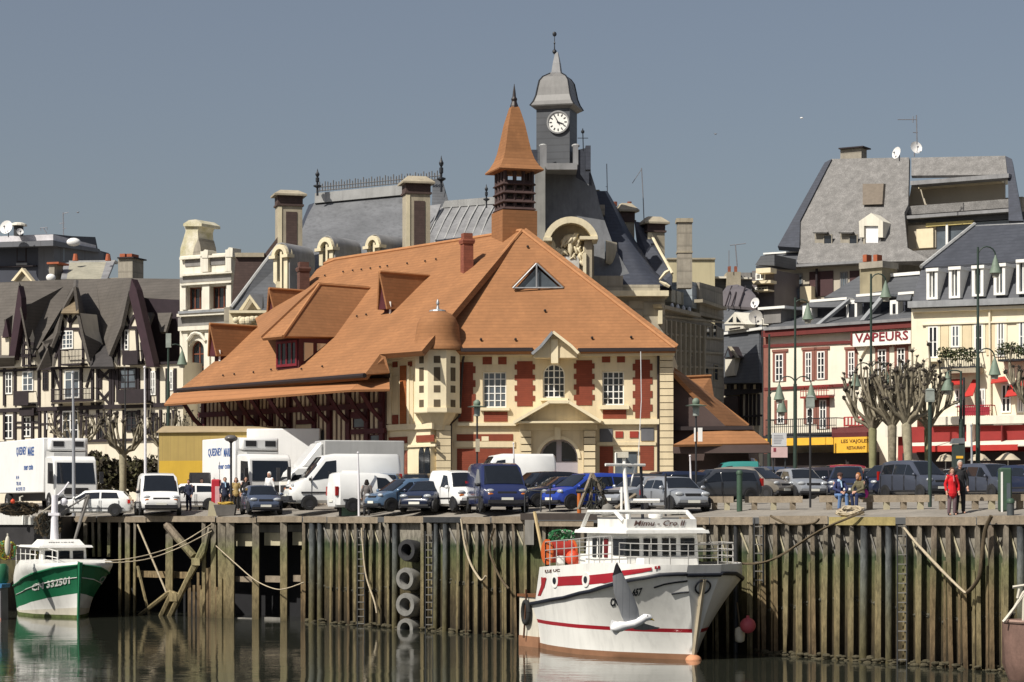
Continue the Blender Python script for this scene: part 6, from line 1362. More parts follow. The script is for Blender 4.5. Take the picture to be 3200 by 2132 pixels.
    m = MB(); m.box(L/2-.14, L/2-.035, -W*.2, W*.2, st[-3][3]-.06, st[-3][3]+.03); m.build('grille', plast, t, local=True)
    for sx in (-1, 1):
        m = MB(); x = sx*(L/2+.03); m.box(min(x,x+sx*.012), max(x,x+sx*.012), -.26, .26, .38*H/1.5, .38*H/1.5+.11); m.build('number_plate', platem, t, local=True)
    m = MB(); m.box(-L*.42, L*.40, -W/2-.012, W/2+.012, H*.30, H*.33) if kind in ('hatch','smallvan','bigvan') else m.box(-L*.36, L*.30, -W*.5-.006, W*.5+.006, H*.2, H*.225)
    m.build('rubbing_strip', plast, t, local=True)
    for sy in (-1, 1):
        for xs in sorted({v for q in K['sw'] for v in (q[0], q[1])}):
            m = MB(); x = xs*L/2; m.prism([Vector((x-.012,sy*W*.48,H*.2)), Vector((x+.012,sy*W*.48,H*.2)), Vector((x+.012,sy*W*.48,H*.6)), Vector((x-.012,sy*W*.48,H*.6))], (0,sy*(W*.02+.004),0)); m.build('door_seam', plast, t, local=True)
    return t
car('parked_car', 'white low hatchback facing left beside the green fishing boat mast', 290, 119, -88, 'hatch', cwhite, L=4.0, H=1.34)
car('parked_van', 'white square nosed van with black bumper at the left quay edge', 492, 117.8, 14, 'bigvan', cwhite, 'van', 'vans parked along the quay', L=4.4, W=2.05, H=2.16)
car('parked_car', 'white rounded small car poking out right of the square nosed van', 582, 122.5, -80, 'hatch', cwhite)
car('parked_car', 'grey blue small car facing out beside the crate bin at the pier edge', 815, 113.8, 14, 'hatch', cslate, L=3.7, plate='x')
car('parked_van', 'long high roofed white delivery van facing left', 1070, 111.5, -74, 'bigvan', cwhite, 'van', 'vans parked along the quay', L=5.5, W=2.0, H=2.72, bump=plast)
car('parked_van', 'small white box van seen from behind next to the woman in a grey coat', 1165, 108.4, 112, 'smallvan', cwhite, 'van', 'vans parked along the quay', rear_glass=False)
car('parked_car', 'dark blue people carrier seen from behind right of the grey coated woman', 1210, 111.5, 178, 'mpv', cblueg, H=1.75)
car('parked_car', 'black car seen from behind with red lights, left of the white van roof', 1310, 117, 176, 'mpv', cblack)
car('parked_car', 'steel blue people carrier facing left by the small white van', 1282, 106, -58, 'mpv', cblueg, H=1.55)
car('parked_car', 'navy small car squeezed between the steel blue car and white van', 1345, 104.6, -20, 'hatch', cnavy)
car('parked_van', 'white compact van with dark windscreen half hidden by the navy van', 1432, 103.5, 24, 'smallvan', cwhite, 'van', 'vans parked along the quay', L=3.9)
car('parked_van', 'big navy blue van facing the water', 1549, 100.6, 13, 'bigvan', cvan, 'van', 'vans parked along the quay', L=4.6, W=2.05, H=2.15)
car('parked_van', 'white van whose roof shows above the navy blue van', 1592, 113, -78, 'bigvan', cwhite, 'van', 'vans parked along the quay', L=4.4, H=2.45)
car('parked_car', 'black people carrier just right of the navy van roof', 1695, 108.5, -50, 'mpv', cblack)
car('parked_car', 'dark navy saloon facing left behind the bright blue car', 1752, 104.5, -66, 'sedan', cnavy, H=1.42)
car('parked_car', 'bright blue car facing left by the wooden net frame', 1842, 98.5, -58, 'mpv', cblue, H=1.55)
car('parked_car', 'dark grey car facing left behind the net frame', 1958, 101.5, -56, 'mpv', cgrey, H=1.5)
car('parked_car', 'pale silver car facing left, mostly behind the angular silver hatchback', 2008, 97, -52, 'hatch', csilver, H=1.38)
car('parked_car', 'angular silver hatchback with plate facing the white fishing boat', 2108, 91.7, 20, 'hatch', csilver, L=3.7, W=1.62, H=1.4)
car('parked_car', 'navy estate with roof just above the angular silver hatchback', 2085, 103, -62, 'mpv', cnavy, H=1.5)
car('parked_car', 'charcoal hatchback facing left beside the beige people carrier', 2238, 104, -62, 'mpv', cgrey, H=1.5)
car('parked_car', 'beige people carrier behind the green post', 2348, 109.5, 48, 'mpv', cbeige, H=1.55)
car('parked_car', 'rounded silver hatchback right of the beige people carrier', 2498, 110, 14, 'hatch', csilver, H=1.46)
car('parked_car', 'dark navy car behind the two seated people', 2650, 109, -12, 'mpv', cnavy, L=4.2, H=1.55)
car('parked_car', 'tall dark slate people carrier with pale headlight left of the standing couple', 2862, 108, 27, 'mpv', paint('dark_slate', (.075,.085,.115), .3), H=1.8, L=4.0)
car('parked_car', 'navy car behind the tall dark slate people carrier', 2780, 116.5, -50, 'mpv', cnavy, H=1.75)
car('parked_car', 'white hatchback behind the standing couple', 2985, 116, -62, 'hatch', cwhite, H=1.5)
car('parked_car', 'slate blue people carrier between the standing couple and the green machine', 3090, 106.5, 22, 'mpv', paint('dark_slate', (.075,.085,.115)), H=1.62)
car('parked_car', 'navy hatchback at the right edge beside the green machine', 3222, 104, 24, 'hatch', cnavy, H=1.5)
car('parked_car', 'white car behind the navy hatchback at the right edge', 3205, 113, -60, 'mpv', cwhite, H=1.65)
car('parked_car', 'navy car roof in the back row below the teal van', 2368, 116.5, -75, 'mpv', cslate, H=1.68)
car('parked_car', 'dark plum grey car in the back row below the yellow awning', 2530, 119, -70, 'mpv', paint('plum_grey', (.045,.04,.05)), H=1.68)
car('parked_car', 'maroon car roof in the back row below the yellow sign', 2608, 123.5, -85, 'hatch', cmar, H=1.85)
car('parked_car', 'long dark grey car in the back row behind the seated pair', 2690, 121, -80, 'sedan', cgrey, L=4.6, H=1.62)
car('parked_van', 'long white minibus with dark side windows under the market canopy', 2302, 121, 82, 'bigvan', cwhite, 'van', 'vans parked along the quay', L=4.6, H=2.25)
car('parked_van', 'teal van in front of the long white minibus', 2280, 117, -86, 'smallvan', cteal, 'van', 'vans parked along the quay', L=3.0, H=1.95)
# lorries
def rbox(root, name, mm, x0, x1, y0, y1, z0, z1, bev=.06):
    m = MB(); m.box(x0, x1, y0, y1, z0, z1); o = m.build(name, mm, root, local=True)
    md = o.modifiers.new('bevel', 'BEVEL'); md.width = bev; md.segments = 2; o.data.shade_smooth(); o.data.set_sharp_from_angle(angle=R(40)); return o
boxw = mat('lorry_box_white', (.74,.74,.73), .5, .06, .8, streak=.12); boxg = mat('lorry_box_grey', (.42,.42,.41), .6, .1, .8, streak=.2); txtb = mat('lettering_blue', (.03,.09,.28), .6)
def lorry(label, px, Yf, al, L, W, H, boxm, cabm, cab=True, reefer=None, text=None, cabH=2.75, boxz=.95, cabl=1.9):
    hd = Vector((math.sin(R(al)), -math.cos(R(al)), 0)); f = P(px, YH, Yf); c = f-hd*L/2; z = G(c.x, c.y)
    t = thing('box_lorry', label, 'lorry', (c.x, c.y, z), 'refrigerated lorries and box trucks behind the quay', math.atan2(hd.y, hd.x))
    xb = L/2-(cabl+.15 if cab else .05)
    rbox(t, 'cargo_box', boxm, -L/2, xb, -W/2, W/2, boxz, H, .05)
    m = MB(); m.box(-L/2+.2, L/2-.3, -.45, .45, .5, boxz); m.build('chassis', plast, t, local=True)
    if cab:
        x1 = L/2; x0 = L/2-cabl; w2 = W/2-.05; m = MB()
        pr = [(x0,.55),(x1-.02,.5),(x1,1.35),(x1-.22,cabH-.25),(x1-.5,cabH),(x0,cabH)]
        m.prism([Vector((x,-w2,z_)) for x, z_ in pr], (0,2*w2,0)); o = m.build('cab', cabm, t, local=True); md = o.modifiers.new('bevel','BEVEL'); md.width = .09; md.segments = 3; o.data.shade_smooth(); o.data.set_sharp_from_angle(angle=R(30))
        m = MB(); a, b = Vector((x1+.012,0,1.42)), Vector((x1-.195,0,cabH-.36)); m.prism([Vector((a.x,-w2+.14,a.z)), Vector((a.x,w2-.14,a.z)), Vector((b.x,w2-.2,b.z)), Vector((b.x,-w2+.2,b.z))], (-.03,0,-.005)); m.build('windscreen', carglass, t, local=True)
        for sy in (-1, 1):
            m = MB(); m.prism([Vector((x,sy*(w2+.008),z_)) for x, z_ in ((x0+.55,1.45),(x1-.12,1.4),(x1-.3,cabH-.4),(x0+.6,cabH-.35))], (0,-sy*.02,0)); m.build('side_window', carglass, t, local=True)
            m = MB(); m.box(x1-.1, x1+.06, sy*(W/2+.16)-.1, sy*(W/2+.16)+.1, 1.45, 2.1); m.build('mirror', plast, t, local=True)
            m = MB(); m.ball((x1-.02, sy*w2*.72, .78), .17, 7, (.5,1.2,.7)); m.build('headlight', lampm, t, local=True)
        m = MB(); m.box(x1-.1, x1+.05, -w2, w2, .42, .66); m.build('bumper', plast, t, local=True)
        m = MB(); m.box(x1-.02, x1+.02, -w2*.55, w2*.55, .85, 1.2); m.build('grille', plast, t, local=True)
    if reefer:
        rz0, rz1, mm = reefer; rbox(t, 'cooling_unit', mm, xb, xb+.55, -W*.42, W*.42, rz0, rz1, .12)
        m = MB(); m.box(xb+.55, xb+.57, -W*.34, -W*.1, rz1-.45, rz1-.15); m.box(xb+.55, xb+.57, W*.1, W*.34, rz1-.45, rz1-.15); m.build('cooling_grille', plast, t, local=True)
        m = MB(); m.prism([Vector((xb+.1,-W*.45,rz0)), Vector((xb+.1,W*.45,rz0)), Vector((xb+.8,W*.35,rz0-.1)), Vector((xb+.8,-W*.35,rz0-.1))], (0,0,-.3)); m.build('air_deflector', boxg, t, local=True)
    for x in (-L*.30, L/2-cabl*.55):
        for sy in (-1, 1): wheel(t, x, sy*(W/2-.16), .48, .3, sy)
    if text:
        sy, rowsT = text    # side, [(string, x from box front, z, height, width)]
        for s_, xo, z_, h_, w_ in rowsT:
            o = text_mesh(s_, h_, None, (-L/2+.35+xo, sy*(W/2+.003), z_), (1,0,0) if sy < 0 else (-1,0,0), (0,0,1), (0,sy,0), width=w_, bold=.018, th=.012)
            o.build('lettering', txtb, t, local=True)
    return t
lorry('white refrigerated lorry with blue lettering at the far left', 238, 127, 27, 12.5, 2.55, 4.0, boxw, cwhite, reefer=(3.25,3.95,boxw), cabH=2.95, text=(-1, [('QUESNEY', 4.4, 3.05, .55, 2.2), ('MAREE', 6.9, 3.05, .5, 1.3), ('mer cote', 6.1, 2.25, .3, 1.9), ('N 14', 4.4, 1.75, .2, .6), ('TEL 02', 4.4, 1.4, .2, 1.0), ('M COTE 173', 4.4, 1.08, .2, 1.9)]))
lorry('white refrigerated lorry with blue lettering in front of the yellow trailer', 848, 121, 28, 7.0, 2.5, 3.75, boxw, cwhite, reefer=(3.05,3.72,boxw), cabH=2.85, text=(-1, [('QUESNEY', .6, 2.75, .5, 2.1), ('MAREE', 3.0, 2.75, .46, 1.2), ('mer cote', 2.2, 2.1, .26, 1.8), ('24 h', .7, 1.3, .16, .6)]))
lorry('white box truck with sloping cab roof between the lorry and the delivery van', 885, 115.5, -72, 6.0, 2.2, 3.45, boxg, cwhite, cabH=2.1, cabl=1.7)
lorry('white lorry top with black cooling unit behind the white vans', 1130, 127, 80, 6.2, 2.5, 4.15, boxw, cwhite, reefer=(3.4,4.1,plast), cabH=2.8)
# wind deflector of the box truck
t = bpy.data.objects['box_lorry.002']; m = MB(); x0 = 3.0-1.75; m.prism([Vector((x0-.1,-.95,2.05)), Vector((3.0-.6,-.95,2.08)), Vector((x0+.15,-.95,3.3)), Vector((x0-.1,-.95,3.4))], (0,1.9,0)); o = m.build('wind_deflector', cwhite, t, local=True); o.modifiers.new('bevel','BEVEL').width = .12
# yellow sided tarpaulin trailer
t = thing('tarpaulin_trailer', 'tall yellow sided trailer with beige tarpaulin roof behind the white lorry', 'trailer', P(680, 1590, 127.5), 'refrigerated lorries and box trucks behind the quay')
fy = Fr(497, 128.3, 862, 126.8); z0 = G(P(680,YH,128).x, 128)
m = MB(); u0, u1 = 0, fy.len; fy.ub(m, u0, u1, z0+.9, zz(1440,128), -2.6, 0); m.build('side_panel', mat('yellow_panel', (.52,.33,.03), .6, .12, .6, streak=.15), t)
m = MB(); fy.ub(m, u0, u1, zz(1440,128), zz(1352,128), -2.6, 0); m.build('tarpaulin_side', mat('ochre_tarpaulin', (.36,.26,.08), .7, .12, .6, streak=.3, stripe=(0,2.2,.08,(.30,.21,.07))), t)
m = MB(); rows = []
for k in range(7):
    a = k/6; rows.append([fy.pt(u0-.1, zz(1352,128)+.38*math.sin(math.pi*a), .15-2.9*a), fy.pt(u1+.1, zz(1352,128)+.30*math.sin(math.pi*a), .15-2.9*a)])
m.ngrid(rows, .04); m.build('tarpaulin_roof', mat('beige_tarpaulin', (.36,.28,.17), .8, .12, .8, streak=.25), t, smooth=60)
for u in (1.0, 2.0, u1-1.2):
    for o in (-2.3, -.3):
        m = MB(); c = fy.pt(u, z0, o); m.tube([Vector((c.x,c.y-.12,c.z+.48)), Vector((c.x,c.y+.12,c.z+.48))], .48, 16); m.build('wheel', tyrem, t)
# ------------------------------------------------------------------ boats
bwhite = mat('boat_white', (.77,.76,.72), .42, .07, .8, streak=.3, coat=.15); bred = mat('boat_red', (.32,.012,.022), .4, .08, 1, coat=.2); bblack = mat('boat_black_line', (.012,.014,.022), .5, .1); bbrown = mat('antifoul_brown', (.26,.13,.07), .7, .25, 1.2); bgreen = mat('boat_green', (.012,.15,.065), .5, .12, .7, coat=.05, streak=.2); brail = mat('boat_rail', (.36,.35,.33), .5, .2, 3); bolive = mat('weed_band', (.10,.13,.04), .9, .4, 4); bdirty = mat('stained_white', (.62,.58,.48), .6, .15, 1, streak=.3)
borange = mat('orange_float', (.62,.07,.025), .5, .12, 2)
class Boat:
    def __init__(s, px, Y, al, L):
        s.h = Vector((math.sin(R(al)), -math.cos(R(al)), 0)); s.sb = Vector((s.h.y, -s.h.x, 0)); f = P(px, YH, Y); f.z = 0; s.stem = f; s.L = L
    def w(s, x, y, z): return s.stem+s.h*(x-s.L)+s.sb*y+Vector((0,0,z))      # y positive = starboard, the side we see
    def box(s, m, x0, x1, y0, y1, z0, z1, dx=0, dy=0):
        q = [s.w(x0,y0,z0), s.w(x1,y0,z0), s.w(x1,y1,z0), s.w(x0,y1,z0), s.w(x0+dx,y0+dy,z1), s.w(x1-dx,y0+dy,z1), s.w(x1-dx,y1-dy,z1), s.w(x0+dx,y1-dy,z1)]
        return m.hexa(q)
def lerpf(tab, t):
    for (a, va), (b, vb) in zip(tab, tab[1:]):
        if t <= b: k = (t-a)/(b-a); k = max(0, k); return va+(vb-va)*(k*k*(3-2*k)*.3+k*.7)
    return tab[-1][1]
def text_map(txt, fn, th=.012, bold=.01, slant=0):
    """letters laid on a surface: fn(a, b) with a, b in 0..1 gives (point, outward)"""
    mb = text_mesh(txt, 1, None, (0,0,0), (1,0,0), (0,1,0), (0,0,1), width=1, bold=bold, th=0, slant=slant)
    k = len(mb.v)//2; out = []
    for i, v in enumerate(mb.v):
        p, n = fn(v.x, v.y); out.append(p+n*(th if i < k else .001))
    mb.v = out; return mb
# ---- white fishing boat
b = Boat(2165, 82.3, 26, 9.3)
bd = [(0,1.8),(.25,2.3),(.55,2.55),(.75,2.6),(.87,2.45),(.95,1.75),(1,.7)]; bw = [(0,1.6),(.25,2.1),(.5,2.25),(.7,1.8),(.85,1.0),(.95,.35),(1,.05)]
zf = [(0,1.70),(.1,1.78),(.42,2.06),(.67,2.40),(.81,2.70),(.91,2.93),(.97,3.1),(1,3.1)]; ztp = [(0,3.1),(.4,3.28),(.75,3.46),(1,3.42)]
def HS(t, z, side=1):
    f = max(0, z)/lerpf(zf, t); f = min(f, 1.25); bwv, bdv = lerpf(bw, t), lerpf(bd, t)
    y = bwv+(bdv-bwv)*(f**1.5 if f < 1 else 1-.12*(f-1)) if z >= 0 else bwv*max(0, 1+z/1.0)**.6
    x = b.L*t+.75*sm(.55, 1, t)*min(f, 1.1)
    return b.w(x, y*side, z)
def HN(t, z, side=1):
    e = .01; n = (HS(min(1,t+e), z, side)-HS(max(0,t-e), z, side)).cross(HS(t, z+.05, side)-HS(t, z-.05, side)).normalized()
    c = HS(t, z, side)-b.w(b.L*t, 0, z); return n if n.dot(c) > 0 else -n
ts = [0,.06,.13,.2,.28,.36,.44,.52,.6,.67,.74,.8,.85,.89,.93,.96,.985,1]
def on_hull(H, px, py, side=1):
    """the place (t, z) on a hull side seen at a photo point"""
    z = 1.8; t = .5
    for _ in range(12):
        lo, hi = 0.0, 1.0
        for _ in range(26):
            t = (lo+hi)/2
            if PX(H(t, z, side))[0] < px: 
                if side > 0: lo = t
                else: hi = t
            elif side > 0: hi = t
            else: lo = t
        z = zz(py, H(t, z, side).y)
    return t, z
FB = thing('fishing_boat', 'white fishing boat with red stripe and wheelhouse moored at the right piles', 'fishing boat', b.w(4, 0, 0))
m = MB(); mats = [bbrown, bwhite, bred, bwhite]
for side in (1, -1):
    lv = lambda t: [-.7,-.35,0,.2,.38,.62,.98,1.12]+[1.12+(lerpf(zf,t)-1.12)*k for k in (.25,.5,.75,1)]
    rows = [[HS(t, z, side) for z in lv(t)] for t in ts]
    for k in range(11):
        m.k = 0 if k < 3 else 1 if k < 6 else 2 if k < 7 else 3
        m.grid([[r[k], r[k+1]] for r in rows])
m.k = 1; lv0 = [0,.38,1.12,1.72]; m.grid([[HS(0,z,1), HS(0,z,-1)] for z in (-.7,0,.38,1.0,1.72)])
m.grid([[HS(1,z,1), HS(1,z,-1)] for z in (-.7,0,.38,1.0,1.12,1.7,2.3,3.05)])
hull = m.build('hull', mats, FB, smooth=35)
m = MB(); tb = [t for t in ts if t >= .06]
for side in (1, -1):
    rows = [[HS(t, lerpf(zf,t)+(lerpf(ztp,t)-lerpf(zf,t))*k/3*(1 if t > .08 else .12), side) for k in range(4)] for t in tb]; m.grid(rows)
    m.grid([[r[-1], r[-1].lerp(b.w(b.L*t*.99, 0, r[-1].z), .10)] for t, r in zip(tb, rows)])
m.grid([[HS(1, 3.05+.12*k, 1), HS(1, 3.05+.12*k, -1)] for k in range(4)])
m.grid([[HS(t, lerpf(ztp,t)*.985-.06, 1), HS(t, lerpf(ztp,t)*.985-.06, -1)] for t in tb if t > .1])
m.build('bulwark', bwhite, FB, smooth=35)
m = MB()
for side in (1, -1): m.tube([HS(t, lerpf(zf,t), side)+HN(t, lerpf(zf,t), side)*.03 for t in ts], .075, 6)
m.tube([HS(1, 3.05, 1)+b.h*.05, HS(1, 3.05, -1)+b.h*.05], .075, 6)
m.build('rubbing_strake', bblack, FB, smooth=60)
m = MB(); m.tube([HS(1, z, 1).lerp(HS(1, z, -1), .5)+b.h*.04 for z in (-.6,0,1,2,2.9)], [.1,.09,.09,.1,.12], 6); m.build('stem_post', mat('stem_beige', (.45,.38,.27), .7, .2, 2), FB)
m = MB(); c = b.w(9.35, 0, -.02); m.ball(c, .3, 8, (1,1,.75)); m.build('bulb', mat('bulb_orange', (.55,.25,.13), .7, .2, 2), FB, smooth=60)
def spatch(name, mm, t0, t1, zlo, zhi, root, n=10, off=.015):
    m = MB(); m.grid([[HS(t, zlo(t), 1)+HN(t, zlo(t))*off, HS(t, zhi(t), 1)+HN(t, zhi(t))*off] for t in [t0+(t1-t0)*k/n for k in range(n+1)]]); return m.build(name, mm, root)
hp = lambda x, y, o=.015, sd=1: (lambda t, z: HS(t, z, sd)+HN(t, z, sd)*o)(*on_hull(HS, x, y, sd))
for rows_ in ([(1692,1804,1836),(1740,1803,1832),(1790,1800,1829),(1840,1798,1827),(1890,1793,1823),(1932,1788,1815)], [(1944,1783,1800),(1975,1780,1795),(2005,1777,1790),(2037,1773,1783)]):
    m = MB(); m.grid([[hp(x,a), hp(x,(a+c)/2), hp(x,c)] for x, a, c in rows_]); m.build('red_stripe', bred, hull)
m = MB(); m.grid([[hp(1698,1805), hp(1708,1805)], [hp(1690,1835), hp(1702,1835)], [hp(1681,1862), hp(1690,1862)]]); m.build('red_stripe', bred, hull)
for t, z in (on_hull(HS,1736,1815), on_hull(HS,1833,1812)):
    n = HN(t,z); c = HS(t,z); e1 = b.h; e2 = n.cross(e1).normalized(); m = MB(); ring = lambda r, o: [c+n*o+(e1*math.cos(2*math.pi*k/18)*1.05+e2*math.sin(2*math.pi*k/18))*r for k in range(18)]
    m.prism(ring(.27,.045), -n*.05); ph = m.build('porthole', bwhite, FB); m = MB(); m.prism(ring(.13,.06), -n*.02); m.build('pane', glass, ph)
def hull_text(txt, t0, t1, z0, z1, mm, bold=.01, side=1, tilt=0, slant=0):
    mb = text_map(txt, lambda u, v: ((lambda t, z: (HS(t, z, side), HN(t, z, side)))(t0+(t1-t0)*u, z0+(z1-z0)*v+tilt*u)), .02, bold, slant); return mb.build('lettering', mm, hull)
def px_text(H, N, txt, x0, y0, x1, y1, h, mm, root, bold=.02, side=1, slant=0):
    return text_map(txt, lambda u, v: ((lambda t, z: (H(t, z, side), N(t, z, side)))(*on_hull(H, x0+(x1-x0)*u, y0+(y1-y0)*u-h*v, side))), .02, bold, slant).build('lettering', mm, root)
px_text(HS, HN, 'LUJ UC', 1704, 1792, 1750, 1789, 11, mat('lettering_brown', (.12,.07,.06), .7), hull); px_text(HS, HN, 'CN', 1908, 1896, 1932, 1892, 26, bblack, hull, .03); px_text(HS, HN, '657', 1976, 1864, 2008, 1860, 24, bblack, hull, .03, slant=.3)
px_text(HS, HN, 'II', 2046, 1779, 2062, 1777, 9, bred, hull, .04)
# bow badge: ring and sweeping lines
m = MB(); c0 = (1, 2.62); rg = []
for k in range(25):
    a = 2*math.pi*k/24; p = HS(1, 2.62, 1).lerp(HS(1, 2.62, -1), .5)+b.h*.07; rg.append(p+b.sb*.30*math.cos(a)+Vector((0,0,.24*math.sin(a)))+b.h*(.0+.1*math.sin(a)))
m.tube(rg, .035, 5); m.build('bow_ring', bblack, hull)
for pts, side in (([(2044,1836),(2075,1826),(2110,1820),(2145,1816),(2172,1815)],1), ([(2098,1856),(2125,1852),(2150,1850),(2174,1849)],1), ([(2234,1815),(2262,1820),(2290,1832)],-1), ([(2226,1849),(2240,1850),(2258,1855)],-1)):
    m = MB(); m.tube([hp(x, y, .02, side) for x, y in pts], .03, 4); m.build('bow_line', bblack, hull)
# stern platform and its fender
m = MB(); b.box(m, -1.15, .55, -1.5, 1.78, -.3, 1.95, .05); m.build('stern_platform', bdirty, FB); m = MB(); b.box(m, -1.2, .6, -1.55, 1.84, 1.95, 2.05); m.build('stern_rail', mat('varnished_wood', (.17,.07,.03), .5), FB); m = MB(); b.box(m, -1.14, .58, -1.5, 1.80, -.3, .42); m.build('stern_boot', bbrown, FB)
# wheelhouse
m = MB(); b.box(m, 3.9, 7.2, -1.5, 1.5, 3.2, 4.5, .06, .05); wh = m.build('wheelhouse', bwhite, FB)
m = MB(); b.box(m, 3.5, 7.55, -1.75, 1.75, 4.5, 4.62, .03, .03); b.box(m, 3.6, 7.45, -1.65, 1.65, 4.62, 4.70, .1, .1); m.build('roof', bwhite, wh)
m = MB(); b.box(m, 7.0, 7.12, -1.45, 1.5, 4.70, 5.02, .0, .02); b.box(m, 4.9, 7.0, 1.40, 1.5, 4.70, 5.02, .0, .0); nb = m.build('name_board', bwhite, wh)
text_mesh('Mimu - Cro II', .2, None, b.w(7.13, 1.2, 4.77), -b.sb, (0,0,1), b.h, width=2.15, bold=.012, th=.012, slant=.25).build('lettering', mat('lettering_brown', (.12,.07,.06)), nb)
m = MB(); 
for y in (-1.5, 1.5):
    m.tube([b.w(3.7,y,4.7), b.w(4.2,y,5.28), b.w(6.3,y,5.28), b.w(6.9,y,4.95)], .09, 6)
for x in (4.2, 6.3): m.tube([b.w(x,-1.5,5.28), b.w(x,1.5,5.28)], .09, 6)
m.build('bridge_rail', bwhite, wh, smooth=60)
def pane(x0, x1, y0, y1, z0, z1, face, mm=glass):
    m = MB()
    if face == 'f': b.box(m, 7.12, 7.215, y0, y1, z0, z1)
    else: b.box(m, x0, x1, 1.42, 1.512, z0, z1)
    return m.build('window', mm, wh)
for y in (-1.3, -.52, .26, 1.02): pane(0,0,y,y+.56,3.68,4.32,'f', carglass)
m = MB()
for y in (-.24,.54): b.box(m, 7.215, 7.23, y-.02-.0, y+.02, 3.68, 4.32)
m.build('window_bar', bwhite, wh)
for x in (4.5, 4.95, 5.4): pane(x,x+.28,0,0,3.6,4.3,'s', carglass if x < 5.3 else mat('red_reflection_glass', (.12,.01,.015), .15))
pane(6.1,6.95,0,0,3.7,4.3,'s', carglass)
m = MB(); b.box(m, 7.2, 7.85, -1.1, 1.2, 3.2, 3.62, .05, .05); b.box(m, 3.2, 3.9, .2, 1.4, 3.2, 3.7); m.build('coaming', bwhite, wh)
# rails
def brail_run(pts, h, posts, r=.021, rails=3):
    m = MB()
    for k in range(rails):
        m.tube([p+Vector((0,0,h*(k+1)/rails)) for p in pts], r, 5)
    for k in posts: m.tube([pts[k], pts[k]+Vector((0,0,h))], r, 5)
    return m.build('rail', brail, FB)
top = lambda t, side=1, i=.12: HS(t, lerpf(ztp, t), side).lerp(b.w(b.L*t, 0, lerpf(ztp, t)), i)
brail_run([top(.13), top(.2), top(.28), top(.36), top(.44), top(.52), top(.6), top(.68), top(.76)], .95, range(9)); brail_run([top(.80), top(.86), top(.92), top(.97), top(1), top(1,-1), top(.97,-1), top(.92,-1), top(.86,-1), top(.78,-1), top(.6,-1), top(.4,-1)], .72, range(12)); brail_run([top(.13), top(.13,-1)], .95, (0,1))
# mast with radar, aerials
m = MB(); m.tube([b.w(4.6,0,4.7), b.w(4.4,.02,6.0), b.w(4.2,0,7.3)], [.11,.09,.07], 8); m.tube([b.w(4.9,.5,4.7), b.w(4.75,.4,6.2)], .05, 6); m.tube([b.w(4.3,-.85,7.05), b.w(4.3,.85,7.05)], .06, 6); m.tube([b.w(4.3,-.2,5.7), b.w(4.6,-1.3,5.7)], .09, 6); m.tube([b.w(4.2,.35,7.05), b.w(4.2,.35,7.5)], .05, 6); m.tube([b.w(4.2,-.5,7.05), b.w(4.3,-.2,6.2)], .04, 6); mt = m.build('mast', bwhite, FB, smooth=60)
m = MB(); m.box(*(lambda c: (c.x-.25,c.x+.25,c.y-.12,c.y+.12,c.z,c.z+.22))(b.w(4.2,.1,7.32))); m.build('lamp_box', bdirty, mt)
m = MB(); m.lathe(b.w(5.2,-.8,4.72), [(.2,0),(.08,.05),(.08,.28),(.27,.34),(.28,.5),(.2,.6),(.05,.64)], 12); m.build('radar_dome', bwhite, wh, smooth=50)
m = MB(); m.tube([b.w(4.2,-.6,7.05), b.w(4.2,-.75,9.5), b.w(4.2,-.72,11.35)], .015, 5); m.build('whip_aerial', mat('aerial_white', (.7,.7,.7)), mt)
m = MB(); m.tube([b.w(4.25,-.7,7.0), b.w(4.3,-.75,5.0)], .06, 5); m.build('mast_cable', bblack, mt)
# gear on the boat and beside it
def ballthing(name, label, cat, px, py, rpx, Y, mm, group=None, sc=(1,1,1), eye=True):
    c = P(px, py, Y); r = rpx*Y/F; t = thing(name, label, cat, c-Vector((0,0,r)), group)
    m = MB(); m.ball(c, r, 12, sc); m.build('body', mm, t, smooth=60)
    if eye: m = MB(); m.tube([c+Vector((0,0,r*.9*sc[2])), c+Vector((0,0,r*1.25*sc[2]))], r*.22, 8); m.build('lifting_eye', mm, t)
    return t
ballthing('orange_buoy', 'large orange inflatable buoy on the aft deck of the white fishing boat', 'buoy', 1790, 1745, 24, 88.6, borange, sc=(.95,.95,1.05)); ballthing('pink_buoy', 'pink ball buoy hanging by the bow of the white fishing boat', 'buoy', 2337, 1955, 25, 83.5, mat('pink_buoy', (.42,.075,.095), .5, .15, 2))
t = thing('white_fender', 'white can shaped fender hanging just behind the pink buoy', 'fender', P(2312, 2004, 84)); m = MB(); c = P(2312, 1985, 84); m.lathe(c, [(.05,-.28),(.17,-.22),(.19,0),(.17,.24),(.06,.3)], 12); m.build('body', bdirty, t, smooth=60); m = MB(); m.tube([c+Vector((0,0,.3)), c+Vector((-.1,0,1.2))], .03, 5); m.build('lanyard', rope_d, t)
t = thing('net_drum', 'red net drum under the rail at the stern of the white fishing boat', 'net drum', P(1745, 1768, 89)); m = MB(); c = P(1748, 1725, 89); m.tube([c-b.sb*.5, c+b.sb*.5], .42, 14); m.build('drum', mat('red_drum', (.35,.03,.02), .6, .2, 3), t, smooth=50); m = MB(); m.tube([c-b.sb*.55, c-b.sb*.5], .5, 14); m.tube([c+b.sb*.5, c+b.sb*.55], .5, 14); m.build('flange', mat('drum_orange', (.5,.1,.02), .6), t)
m = MB(); c = P(1752, 1752, 88); m.box(c.x-.16,c.x+.16,c.y-.15,c.y+.15,c.z-.16,c.z+.18); o = m.build('life_raft_box', bwhite, None); md = o.modifiers.new('bevel','BEVEL'); md.width = .08; md.segments = 3; tag(o, 'small white rounded box left of the orange buoy on the boat', 'box')
gm = [mat('green_net', (.03,.17,.06), .9, .3, 8), mat('pale_green_net', (.10,.30,.13), .9), mat('grey_net', (.3,.32,.27), .9)]
